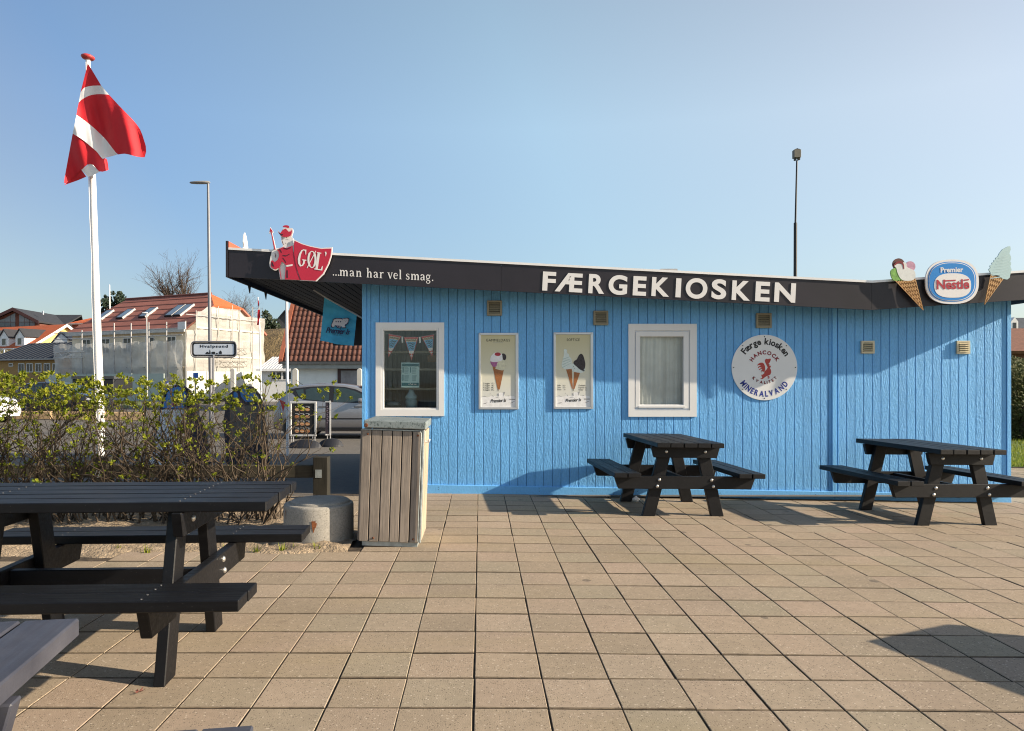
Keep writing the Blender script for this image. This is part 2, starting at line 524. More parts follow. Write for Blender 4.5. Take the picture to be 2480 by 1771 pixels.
def fit_text(mb, body, x0, x1, z0, z1, y, rot=0.0, thick=0.0, shear=0.0, bold=0.0, res=4, spacing=1.0, mi=0):
    """lettering that stands upright at depth y, fitted to the box x0..x1, z0..z1 and turned by rot about the middle of it"""
    vv, ff = glyphs(body, shear, bold, res, spacing)
    if not vv:
        return mb
    ax, bx_ = min(v.x for v in vv), max(v.x for v in vv)
    ay, by = min(v.y for v in vv), max(v.y for v in vv)
    cx, cz = (x0 + x1) / 2, (z0 + z1) / 2
    ca, sa = math.cos(rot), math.sin(rot)
    def put(v, yy):
        u = x0 + (v.x - ax) / max(bx_ - ax, 1e-6) * (x1 - x0) - cx
        w = z0 + (v.y - ay) / max(by - ay, 1e-6) * (z1 - z0) - cz
        return Vector((cx + u * ca - w * sa, yy, cz + u * sa + w * ca))
    mb.add([put(v, y) for v in vv], ff, mi)
    if thick > 0:
        edges = {}
        for f in ff:
            for i in range(len(f)):
                a, b = f[i], f[(i + 1) % len(f)]
                k = (min(a, b), max(a, b))
                edges[k] = edges.get(k, 0) + 1
        side = [k for k, n in edges.items() if n == 1]
        for a, b in side:
            mb.add([put(vv[a], y), put(vv[b], y), put(vv[b], y + thick), put(vv[a], y + thick)], [(0, 1, 2, 3)], mi)
    return mb

def px_text(mb, body, bx0, by0, bx1, by1, d, **kw):
    a = W(bx0, by1, d); b = W(bx1, by0, d)
    return fit_text(mb, body, a.x, b.x, a.z, b.z, d, **kw)

def poly(mb, pts, d, th, mi=0):
    """a traced outline at its own distance d, th metres thick (front face at d)"""
    return mb.prism([W(x, y, d) for x, y in pts], (0, th, 0), mi)

def Z(ox, oy, s):
    return lambda pts: [(ox + x * s, oy + y * s) for x, y in pts]

def ell(cx, cy, rx, ry, n=24, a0=0.0, a1=360.0, p=2.0):
    out = []
    for k in range(n):
        a = R(a0 + (a1 - a0) * k / (n if a1 - a0 >= 360 else n - 1))
        c, s = math.cos(a), math.sin(a)
        out.append((cx + rx * math.copysign(abs(c) ** (2 / p), c), cy + ry * math.copysign(abs(s) ** (2 / p), s)))
    return out

def smooth_poly(pts, k=4, closed=True):
    """Catmull-Rom through the given points"""
    n = len(pts); out = []
    rng = range(n if closed else n - 1)
    for i in rng:
        g = (lambda j: pts[j % n]) if closed else (lambda j: pts[min(max(j, 0), n - 1)])
        p0, p1, p2, p3 = g(i - 1), g(i), g(i + 1), g(i + 2)
        for j in range(k):
            t = j / k
            out.append(tuple(0.5 * ((2 * b) + (-a + c) * t + (2 * a - 5 * b + 4 * c - e) * t * t + (-a + 3 * b - 3 * c + e) * t ** 3)
                             for a, b, c, e in zip(p0, p1, p2, p3)))
    if not closed:
        out.append(tuple(pts[-1]))
    return out
# ------------------------------------------------------------------ ground, road, paving
g = MB(); g.quad((-900, -300, -0.42), (900, -300, -0.42), (900, 1500, -0.42), (-900, 1500, -0.42))
tag(g.build("ground", pbr("dry earth and grass", (0.14, 0.12, 0.065), 0.95, var=0.4, vs_=0.3)), kind="structure")

PROF = [(8.42, -0.012), (9.5, -0.025), (11, -0.06), (13, -0.13), (15, -0.20), (17, -0.25), (30, -0.25), (70, -0.25)]
def za(y):
    for (a, b), (c, d) in zip(PROF, PROF[1:]):
        if y <= c:
            return b + (d - b) * max(0, (y - a)) / (c - a)
    return PROF[-1][1]
g = MB()
g.loft([[(-140, y, z), (-60, y, z), (-20, y, z), (-5, y, z), (6.1, y, z)] for y, z in PROF], smooth=True)
tag(g.build("road", M_ASPH), kind="structure")

PX0, PY0, P = -0.026, 2.976, 0.3
def paved(x, y):
    if x < -1.06 and y > 5.60 + 0.045 * (x + 1.06): return x > -1.75 and y > 6.42 and y < 8.42
    if x < 6.19: return y < 8.57
    return y < 12.4
base = MB()
def sheet(x0, x1, y0, y1, dz, step=0.6):
    nx, ny = max(1, int((x1 - x0) / step)), max(1, int((y1 - y0) / step))
    base.loft([[(x0 + (x1 - x0) * i / nx, y0 + (y1 - y0) * j / ny, zg(x0 + (x1 - x0) * i / nx, y0 + (y1 - y0) * j / ny) + dz) for i in range(nx + 1)] for j in range(ny + 1)], smooth=True)
sheet(-12, 13, -4, 5.8, -0.008)
sheet(-1.8, 6.3, 5.8, 8.6, -0.008)
sheet(6.3, 13, 5.8, 12.45, -0.008)
pavement = tag(base.build("pavement", M_JOINT, origin=(0, 0, 0)), kind="structure")

def slab_shape(sx, sy, h, ch):
    a, b = sx / 2, sy / 2
    v = []
    for ex, ey, z in ((a, b, -h), (a, b, -ch), (a - ch * 0.8, b - ch * 2.2, 0)):
        v += [(-ex, -ey, z), (ex, -ey, z), (ex, ey, z), (-ex, ey, z)]
    f = [(8, 9, 10, 11)]
    for k in (0, 4):
        f += [(k + i, k + (i + 1) % 4, k + 4 + (i + 1) % 4, k + 4 + i) for i in range(4)]
    return v, f
sv, sf = slab_shape(P - 0.0064, P - 0.0066, 0.05, 0.003)
slab_me = bpy.data.meshes.new("paving_slab")
slab_me.from_pydata(sv, [], sf)
slab_me.materials.append(M_PAVE)
slab_me.materials.append(M_JOINT)
slab_me.materials.append(M_STAIN)
smi = [0] + [1] * 4 + [2, 0, 2, 0]
slab_me.polygons.foreach_set("material_index", smi)
cells = []
for i in range(-38, 43):
    for j in range(-22, 33):
        x, y = PX0 + (i + 0.5) * P, PY0 + (j + 0.5) * P
        if not paved(x, y): continue
        area = 0.0
        if y > 2.6:
            px, py = CX + x / y * F, CY + (H - zg(x, y)) / y * F
            if -60 < px < 2540 and py < 1850:
                area = (P / y * F) ** 2 * H / y
                if x < -1.0 and y < 4.3: area *= 0.4
        cells.append((area, x, y))
cells.sort(reverse=True)
rest = MB()
for n, (area, x, y) in enumerate(cells):
    t = (zg(x + 0.05, y) - zg(x - 0.05, y)) / 0.1
    dz = rnd.uniform(-0.0016, 0.0016)
    rz, rx, ry = rnd.gauss(0, 0.0035), rnd.gauss(0, 0.0028), rnd.gauss(0, 0.0028) - math.atan(t)
    jx, jy = rnd.gauss(0, 0.0012), rnd.gauss(0, 0.0008)
    loc = (x + jx, y + jy, zg(x, y) + dz)
    if n < 300 and area > 0:
        inst("paving_slab", slab_me, pavement, loc, (rx, ry, rz))
    else:
        M = Matrix.Translation(loc) @ Matrix.Rotation(rz, 4, 'Z') @ Matrix.Rotation(ry, 4, 'Y') @ Matrix.Rotation(rx, 4, 'X')
        wv = [M @ Vector(p) for p in sv]
        rest.add(wv, [sf[0], sf[6], sf[8]], 0)
        rest.add(wv, [sf[5], sf[7]], 2)
        rest.add(wv[:8], sf[1:5], 1)
tag(rest.build("paving_field", [M_PAVE, M_JOINT, M_STAIN], parent=pavement), kind="stuff")

# planting bed of sandy soil, a little heaped
bed = MB()
rows = []
for j in range(40):
    row = []
    for i in range(150):
        x = -12 + 10.98 * i / 149
        y0 = 5.62 + 0.045 * (x + 1.06) + 0.03 * math.sin(x * 5.1) + 0.02 * math.sin(x * 13.7)
        y1 = 8.42
        if x > -1.72: y1 = 6.45
        y = y0 + (y1 - y0) * j / 39
        e = min(j / 4, (39 - j) / 4, 1.0)
        row.append((x, y, -0.012 + e * (0.035 + 0.015 * math.sin(x * 7.3 + y * 4) + 0.012 * math.sin(x * 23 + y * 17)) + rnd.uniform(0, 0.006)))
    rows.append(row)
bed.loft(rows)
tag(bed.build("soil_bed", M_SOIL, origin=(0, 0, 0)), kind="structure")

# lawn behind the right-hand end of the kiosk
lawn = MB()
lawn.quad((6.2, 12.42, -0.15), (80, 12.42, -0.15), (80, 70, -0.15), (6.2, 70, -0.15))
lawn.quad((13, -4, -0.16), (80, -4, -0.16), (80, 12.42, -0.16), (13, 12.42, -0.16))
tag(lawn.build("lawn", pbr("turf soil", (0.075, 0.12, 0.02), 0.95, var=0.35, vs_=2.0)), kind="structure")
gr = MB()
for k in range(9000):
    y = 12.45 + rnd.random() ** 1.5 * 7
    x = rnd.uniform(0.64, 0.86) * y
    if x < 7.5: continue
    h, a, l = rnd.uniform(0.03, 0.085), rnd.uniform(0, 6.28), rnd.uniform(-0.03, 0.03)
    c, s = math.cos(a) * 0.008, math.sin(a) * 0.008
    gr.add([(x - c, y - s, -0.15), (x + c, y + s, -0.15), (x + l, y + l, -0.15 + h)], [(0, 1, 2)])
tag(gr.build("grass", leaf_mat("yellow-green grass", (0.13, 0.19, 0.02), (0.30, 0.33, 0.05), 0.3)), kind="stuff")  # blades range from mid green to yellow-green

# ------------------------------------------------------------------ the kiosk
WY = 8.58
sw = WY / F
FY = 8.22
XL, XR = -1.375, 6.175
def wx(px): return (px - CX) * sw
def wz(py): return H - (py - CY) * sw
def gw(x): return 0.004 - 0.0170 * x            # foot of the front wall
fl = W(554, 670.8, FY); fc = W(2110.8, 750.8, FY); fr = Vector((6.50, FY, 2.245))
def zb(x):                                       # lower edge of the fascia
    if x < fc.x: return fl.z + (fc.z - fl.z) * (x - fl.x) / (fc.x - fl.x)
    return fc.z + (fr.z - fc.z) * (x - fc.x) / (fr.x - fc.x)
KB = 14.0                                        # back of the roof

kiosk = thing("kiosk", "long blue timber kiosk under a dark sloping fascia with big white capitals", "kiosk", (2.4, 11.2, -0.05))
# windows: outer trim, inner edge, glass (photo pixels)
wins = [((910, 781.5, 1076, 1008), (923, 794.6, 1062.5, 993.3), (930.3, 801, 1056.8, 988)),
        ((1521.3, 784.7, 1686.9, 1009.5), (1536, 801, 1670, 994), (1550, 815.6, 1654, 980))]
holes = [(wx(c[0]) - 0.02, wx(c[2]) + 0.02, wz(c[3]) - 0.02, wz(c[1]) + 0.02) for a, b, c in wins]
bw = 0.1009
nb = int(round((XR - XL) / bw))
bw = (XR - XL) / nb
for k in range(nb):
    x0, x1 = XL + k * bw, XL + (k + 1) * bw
    if k == 0: x0 += 0.045
    if k == nb - 1: x1 -= 0.045
    xa, xb = x0 + 0.0022, x1 - 0.0022
    mb = MB()
    yy = WY + (0.0 if x0 < 4.10 else -0.004)
    zt = zb((x0 + x1) / 2) + 0.14
    zs = gw((x0 + x1) / 2) + 0.085
    cut = [h for h in holes if h[0] < xb and h[1] > xa]
    def brd(za_, zb_, ya=yy):
        # bevelled long edges make the groove
        e = 0.0035
        mb.prism([(xa, ya + 0.012, za_), (xa, ya + e, za_), (xa + e, ya, za_), (xb - e, ya, za_), (xb, ya + e, za_), (xb, ya + 0.012, za_)], (0, 0, zb_ - za_))
    if cut:
        h = cut[0]
        brd(zs, h[2])
        mb.build("wall_board", M_BLUE, kiosk)
        mb = MB()
        brd(h[3], zt)
        if xa < h[0] - 0.01 and h[0] < xb:
            mb.bx(xa, h[0], yy, yy + 0.012, h[2], h[3])
        if xb > h[1] + 0.01 and h[1] > xa:
            mb.bx(h[1], xb, yy, yy + 0.012, h[2], h[3])
    else:
        brd(zs, zt)
    mb.build("wall_board", M_BLUE, kiosk)
# backing behind the boards, with the two openings
mb = MB()
xs = [XL + 0.01] + [v for h in holes for v in (h[0], h[1])] + [XR - 0.01]
for i in range(len(xs) - 1):
    if i % 2 == 0:
        mb.bx(xs[i], xs[i + 1], WY + 0.013, WY + 0.07, -0.15, zb(xs[i + 1]) + 0.1)
    else:
        h = holes[i // 2]
        mb.bx(xs[i], xs[i + 1], WY + 0.013, WY + 0.07, -0.15, h[2])
        mb.bx(xs[i], xs[i + 1], WY + 0.013, WY + 0.07, h[3], zb(xs[i + 1]) + 0.1)
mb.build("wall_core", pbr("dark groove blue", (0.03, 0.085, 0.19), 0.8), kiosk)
# corner trims, joint batten, skirting in three lengths
for xa, xb, dy in ((XL, XL + 0.046, 0.012), (XR - 0.046, XR, 0.014), (4.098, 4.150, 0.012)):
    MB().bx(xa, xb, WY - dy, WY + 0.02, gw(xa) + 0.06, zb(xb) + 0.12).build("corner_trim", M_BLUETRIM, kiosk, bevel=0.002)
for xa, xb in ((XL + 0.002, 1.55), (1.554, 4.118), (4.122, XR - 0.002)):
    mb = MB()
    mb.prism([(xa, WY - 0.022, gw(xa) - 0.02), (xb, WY - 0.022, gw(xb) - 0.02), (xb, WY - 0.022, gw(xb) + 0.088), (xb, WY - 0.010, gw(xb) + 0.094), (xa, WY - 0.010, gw(xa) + 0.094), (xa, WY - 0.022, gw(xa) + 0.088)][:3] +
             [(xa, WY - 0.022, gw(xa) + 0.088)], (0, 0.04, 0))
    sk = mb.build("skirting_board", M_BLUETRIM, kiosk, bevel=0.003)
    n = int((xb - xa) / 0.5)
    sc = MB()
    for i in range(n):
        x = xa + (i + 0.5) * (xb - xa) / n + rnd.uniform(-0.05, 0.05)
        for dz in ((0.035, 0.062) if i % 2 else (0.05,)):
            sc.lathe([(0.004, 0), (0.004, 0.0015)], (0, 0, 0), 8)
            c = Matrix.Translation((x, WY - 0.0222, gw(x) + dz)) @ Matrix.Rotation(R(90), 4, 'X')
            for q in range(len(sc.v) - 16 - 16, len(sc.v)):
                if q >= 0 and (sc.v[q] - Vector((0, 0, 0))).length < 0.01:
                    sc.v[q] = c @ sc.v[q]
    if n: sc.build("screw", M_BLACK, sk)
# the other three sides and the inside
mb = MB()
mb.bx(XL + 0.001, XL + 0.06, WY + 0.071, KB - 0.4, -0.3, zb(XL) + 0.06)
mb.bx(XR - 0.06, XR - 0.001, WY + 0.071, KB - 0.4, -0.3, zb(XR) + 0.04)
mb.bx(XL + 0.061, XR - 0.061, KB - 0.46, KB - 0.4, -0.3, zb(4.3) + 0.03)
mb.build("side_wall", M_BLUE, kiosk)
room = pbr("dim panelled room", (0.6, 0.6, 0.63), 0.85, var=0.25, vs_=8, stretch=(6, 6, 0.3))
mb = MB()
mb.bx(XL + 0.06, XR - 0.06, WY + 0.08, KB - 0.47, -0.02, 0.0)
mb.bx(XL + 0.07, XR - 0.07, 10.2, 10.25, 0.01, 2.1)
mb.bx(0.30, 0.34, WY + 0.08, 10.19, 0.01, 2.1)
mb.bx(XL + 0.065, XR - 0.065, WY + 0.08, 10.3, 2.12, 2.14)
mb.build("inner_room", room, kiosk)
# roof body and fascia
mb = MB()
prof = [(fl.x, zb(fl.x) + 0.05), (fc.x, zb(fc.x) + 0.05), (fr.x, zb(fr.x) + 0.05), (fr.x, zb(fr.x) + 0.285), (fc.x, zb(fc.x) + 0.285), (fl.x, zb(fl.x) + 0.285)]
mb.prism([(x, FY + 0.034, z + (0.014 if i < 3 else 0)) for i, (x, z) in enumerate(prof)], (0, KB - FY - 0.034, 0))
mb.build("roof", pbr("roofing felt", (0.05, 0.05, 0.055), 0.9, var=0.2), kiosk)
fas = []
cutx = [fl.x, (1214 - CX) / F * FY, (1865 - CX) / F * FY, fc.x, fr.x]
for a, b in zip(cutx, cutx[1:]):
    mb = MB()
    mb.prism([(a + 0.001, FY, zb(a)), (b - 0.001, FY, zb(b)), (b - 0.001, FY, zb(b) + 0.302), (a + 0.001, FY, zb(a) + 0.302)], (0, 0.032, 0))
    fas.append(mb.build("fascia_panel", M_FASCIA, kiosk))
for a, b in ((fl.x, 1.1), (1.102, fc.x), (fc.x, fr.x)):
    mb = MB()
    mb.prism([(a, FY - 0.012, zb(a) + 0.302), (b, FY - 0.012, zb(b) + 0.302), (b, FY - 0.012, zb(b) + 0.327), (a, FY - 0.012, zb(a) + 0.327)], (0, 0.12, 0))
    mb.build("roof_edging", M_WHITEPAINT, kiosk)
# left fascia (higher than the roof, orange inside), right and far ones
mb = MB()
mb.bx(fl.x - 0.030, fl.x - 0.006, FY - 0.012, KB, zb(fl.x) - 0.004, zb(fl.x) + 0.40, 0)
mb.bx(fl.x - 0.0055, fl.x - 0.002, FY + 0.01, KB - 0.01, zb(fl.x) + 0.33, zb(fl.x) + 0.398, 1)
mb.build("end_fascia", [M_FASCIA, pbr("orange red board", (0.62, 0.10, 0.045), 0.5, var=0.05)], kiosk)
MB().bx(fr.x + 0.002, fr.x + 0.03, FY - 0.01, KB, zb(fr.x) - 0.004, zb(fr.x) + 0.305).build("end_fascia", M_FASCIA, kiosk)
MB().bx(fl.x + 0.001, XL - 0.01, KB + 0.001, KB + 0.03, 1.97, zb(fl.x) + 0.30).build("rear_fascia", M_FASCIA, kiosk)
# soffit boards under the canopy
nbrd = 13
for k in range(nbrd):
    a = fl.x + 0.004 + (XL - fl.x - 0.006) * k / nbrd
    b = fl.x + 0.004 + (XL - fl.x - 0.006) * (k + 1) / nbrd - 0.012
    mb = MB()
    mb.prism([(a, FY + 0.034, zb(a) + 0.045), (b, FY + 0.034, zb(b) + 0.045), (b, FY + 0.034, zb(b) + 0.063), (a, FY + 0.034, zb(a) + 0.063)], (0, KB - FY - 0.04, 0))
    mb.build("soffit_board", M_SOFFIT, kiosk)
mb = MB()
for a, b in ((XL, fc.x), (fc.x, fr.x)):
    mb.prism([(a, FY + 0.034, zb(a) + 0.05), (b, FY + 0.034, zb(b) + 0.05), (b, FY + 0.034, zb(b) + 0.063), (a, FY + 0.034, zb(a) + 0.063)], (0, WY + 0.05 - FY, 0))
mb.build("eaves_board", M_SOFFIT, kiosk)
for py, y in ((710, 8.98), (727, 9.66)):
    mb = MB()
    mb.loft([[(fl.x - 0.02, y - 0.03, zb(fl.x)), (fl.x, y - 0.03, zb(fl.x)), (fl.x, y + 0.04, zb(fl.x)), (fl.x - 0.02, y + 0.04, zb(fl.x))],
             [(fl.x - 0.012, y + 0.012, zb(fl.x) - 0.095), (fl.x - 0.004, y + 0.012, zb(fl.x) - 0.095), (fl.x - 0.004, y + 0.02, zb(fl.x) - 0.095), (fl.x - 0.012, y + 0.02, zb(fl.x) - 0.095)]], closed=True, smooth=False, caps=True)
    mb.build("bracket", M_BLACK, kiosk)
# roof ventilator
a = W(1590, 652, 11.0); b = W(1640, 661, 11.0)
mb = MB(); mb.bx(a.x + 0.06, b.x - 0.01, 11.0, 11.3, 2.5, a.z, 0)
mb.prism([(a.x, 10.98, b.z - 0.01), (b.x, 10.98, b.z - 0.01), (b.x, 10.98, a.z + 0.003), (a.x + 0.06, 10.98, a.z + 0.003)], (0, 0.36, 0), 0)
mb.build("roof_ventilator", pbr("weathered pale metal", (0.5, 0.48, 0.46), 0.5, metal=0.3), kiosk)

# windows
for n, (o_, i_, c_) in enumerate(wins):
    w0 = MB()
    X0, X1, Z0, Z1 = wx(o_[0]), wx(o_[2]), wz(o_[3]), wz(o_[1])
    x0, x1, z0, z1 = wx(i_[0]), wx(i_[2]), wz(i_[3]), wz(i_[1])
    yf = WY - 0.016
    def mitre(A, B, C, D, th):
        w0.prism([A, B, C, D], (0, th, 0))
    mitre((X0, yf, Z0), (X1, yf, Z0), (x1, yf, z0), (x0, yf, z0), 0.03)
    mitre((X1 - 0.0008, yf, Z0 + 0.0008), (X1 - 0.0008, yf, Z1 - 0.0008), (x1 + 0.0008, yf, z1 + 0.0008), (x1 + 0.0008, yf, z0 - 0.0008), 0.03)
    mitre((X1, yf, Z1), (X0, yf, Z1), (x0, yf, z1), (x1, yf, z1), 0.03)
    mitre((X0 + 0.0008, yf, Z1 - 0.0008), (X0 + 0.0008, yf, Z0 + 0.0008), (x0 - 0.0008, yf, z0 - 0.0008), (x0 - 0.0008, yf, z1 + 0.0008), 0.03)
    win = w0.build("window", M_WHITE, kiosk)
    gx0, gx1, gz0, gz1 = wx(c_[0]), wx(c_[2]), wz(c_[3]), wz(c_[1])
    def ring(name, A, B, y, th, m, bev=0.002):
        q = MB()
        (ax0, ax1, az0, az1), (bx0, bx1, bz0, bz1) = A, B
        q.bx(ax0, ax1, y, y + th, az0, bz0); q.bx(ax0, ax1, y, y + th, bz1, az1)
        q.bx(ax0, bx0, y, y + th, bz0, bz1); q.bx(bx1, ax1, y, y + th, bz0, bz1)
        return q.build(name, m, win)
    if n == 0:
        ring("frame", (x0 + 0.001, x1 - 0.001, z0 + 0.001, z1 - 0.001), (gx0 - 0.008, gx1 + 0.008, gz0 - 0.008, gz1 + 0.008), WY - 0.010, 0.050, M_WHITE)
        ring("glazing_bead", (gx0 - 0.0075, gx1 + 0.0075, gz0 - 0.0075, gz1 + 0.0075), (gx0, gx1, gz0, gz1), WY + 0.002, 0.03, M_WHITE)
    else:
        ring("frame", (x0 + 0.001, x1 - 0.001, z0 + 0.001, z1 - 0.001), (x0 + 0.012, x1 - 0.012, z0 + 0.012, z1 - 0.012), WY - 0.006, 0.045, M_WHITE)
        ring("sash", (x0 + 0.015, x1 - 0.015, z0 + 0.020, z1 - 0.015), (gx0 - 0.006, gx1 + 0.006, gz0 - 0.006, gz1 + 0.006), WY - 0.014, 0.045, M_WHITE)
        ring("glazing_bead", (gx0 - 0.0058, gx1 + 0.0058, gz0 - 0.0058, gz1 + 0.0058), (gx0, gx1, gz0, gz1), WY - 0.004, 0.03, M_WHITE)
        q = MB(); q.bx(gx0 - 0.02, gx1 + 0.02, WY - 0.022, WY - 0.0145, gz0 - 0.035, gz0 - 0.018)
        q.build("drip_bar", M_WHITE, win)
    q = MB(); q.bx(gx0, gx1, WY + 0.012, WY + 0.016, gz0, gz1)
    q.build("pane", M_GLASS, win)
    if n == 1:
        for (ca, cb, mat, yo) in ((gx0 - 0.03, W(1612, 0, WY).x - 0.012, M_CURTAIN, 0.05), (W(1612, 0, WY).x - 0.03, gx1 + 0.03, M_CURTAIN, 0.085)):
            rows = []
            for j in range(9):
                zz = gz1 + 0.06 - (gz1 - gz0 + 0.12) * j / 8
                row = []
                for i in range(60):
                    u = i / 59
                    xx = ca + (cb - ca) * u + (-0.012 * j / 8 if yo < 0.06 else 0)
                    row.append((xx, WY + yo + 0.004 * math.sin(u * 23) + 0.003 * math.sin(u * 41 + 1) + 0.004 * math.sin(j * 1.1), zz))
                rows.append(row)
            q = MB(); q.loft(rows)
            q.build("curtain", mat, win)
    else:
        for k, py in enumerate((853, 895, 942)):
            zz = H - (py - CY) / F * 9.0
            q = MB(); q.bx(gx0 - 0.25, gx1 + 0.20, 8.98, 9.28, zz - 0.013, zz + 0.013)
            q.build("shelf", pbr("pale shelf edge", (0.42, 0.40, 0.33), 0.6, var=0.1), win)
        for xq in (-1.22, -1.16, -1.1, -1.04, -0.99, -0.93):
            q = MB(); q.bx(xq, xq + 0.045, 9.31, 9.33, 0.75, 2.0)
            q.build("shelf_back_slat", pbr("grey panelling", (0.45, 0.46, 0.48), 0.7, var=0.2, rand=0.3), win)

# ventilation grilles
def grille(x0, y0, x1, y1, mat, louvre, hood):
    A = W(x0, y1, WY); B = W(x1, y0, WY)
    q = MB(); th = 0.028; b = 0.022
    y = WY - th
    q.bx(A.x, B.x, y, WY - 0.0005, A.z, A.z + b); q.bx(A.x, B.x, y, WY - 0.0005, B.z - b, B.z)
    q.bx(A.x, A.x + b, y, WY - 0.0005, A.z + b, B.z - b); q.bx(B.x - b, B.x, y, WY - 0.0005, A.z + b, B.z - b)
    v = q.build("vent_grille", mat, kiosk, bevel=0.002)
    MB().bx(A.x + b, B.x - b, WY - 0.004, WY - 0.001, A.z + b, B.z - b).build("backing", M_BLACK, v)
    for k in range(5):
        zc = A.z + b + (B.z - A.z - 2 * b) * (k + 0.5) / 5
        dz = (B.z - A.z - 2 * b) / 5
        s = MB()
        out = 0.012 if hood else -0.002
        s.prism([(A.x + b, y - out, zc - dz * 0.42), (A.x + b, y - out, zc - dz * 0.25), (A.x + b, y + 0.016, zc + dz * 0.42), (A.x + b, y + 0.016, zc + dz * 0.25)], (B.x - A.x - 2 * b, 0, 0))
        s.build("slat", mat, v)
M_OLIVE = pbr("olive beige plastic", (0.27, 0.24, 0.165), 0.5, var=0.08)
M_CREAM = pbr("cream plastic", (0.62, 0.55, 0.38), 0.45, var=0.05)
for b in ((1179.4, 728.5, 1215.4, 765), (1436.8, 753, 1472.2, 788), (1830, 759, 1866.8, 794.9)): grille(*b, M_OLIVE, 0, False)
for b in ((2083.6, 825.8, 2115.5, 856.6), (2314.4, 825.8, 2346, 857.7)): grille(*b, M_CREAM, 0, True)
# old plate outline by the first window
A = W(905, 763, WY); B = W(917, 750, WY)
q = MB(); q.bx(A.x, B.x, WY - 0.004, WY - 0.0006, A.z, B.z)
q.build("cover_plate", M_BLUETRIM, kiosk, bevel=0.001)

# the big capitals on the fascia, each a letter of its own
zz8 = lambda x, y: (1260 + x * 0.31662, 640 + y * 0.31662)
LET = [("F", 168, 275, 55, 207), ("Æ", 263, 480, 65, 216), ("R", 520, 648, 74, 228), ("G", 673, 822, 80, 238), ("E", 860, 968, 90, 244), ("K", 1003, 1145, 98, 250),
       ("I", 1187, 1233, 105, 257), ("O", 1263, 1435, 104, 268), ("S", 1461, 1580, 112, 272), ("K", 1617, 1763, 124, 280), ("E", 1797, 1913, 131, 288), ("N", 1942, 2110, 140, 295)]
slope = math.atan((fc.z - fl.z) / (fc.x - fl.x))
M_LET = pbr("white letters", (0.74, 0.73, 0.72), 0.45, var=0.03)
for ch, x0, x1, y0, y1 in LET:
    q = MB()
    p0 = zz8(x0, y0); p1 = zz8(x1, y1)
    bold = {"I": 0.0, "O": 0.030, "S": 0.034, "G": 0.034}.get(ch, 0.034)
    px_text(q, ch, p0[0] + 1, p0[1] + 1, p1[0] - 1, p1[1] - 1, FY - 0.006, rot=slope, thick=0.0058, bold=bold, res=8)
    xm = (W(p0[0], 0, FY).x + W(p1[0], 0, FY).x) / 2
    q.build("letter", M_LET, fas[1] if xm < cutx[2] - 0.06 else fas[2])
# ------------------------------------------------------------------ serif letters built from strokes (unit box: x-height 1)
def stroke(mb, pts, w, T, y, mi=0):
    """a flat stroke of varying width through pts (letter units); T maps letter units to the wall"""
    n = len(pts)
    ws = w if isinstance(w, (list, tuple)) else [w] * n
    L, Rr = [], []
    for i, (x, z) in enumerate(pts):
        ax, az = pts[max(i - 1, 0)]; bx_, bz = pts[min(i + 1, n - 1)]
        dx, dz = bx_ - ax, bz - az
        l = math.hypot(dx, dz) or 1
        nx, nz = -dz / l * ws[i] / 2, dx / l * ws[i] / 2
        L.append(T(x + nx, z + nz, y)); Rr.append(T(x - nx, z - nz, y))
    mb.loft([L, Rr], mi, smooth=False)

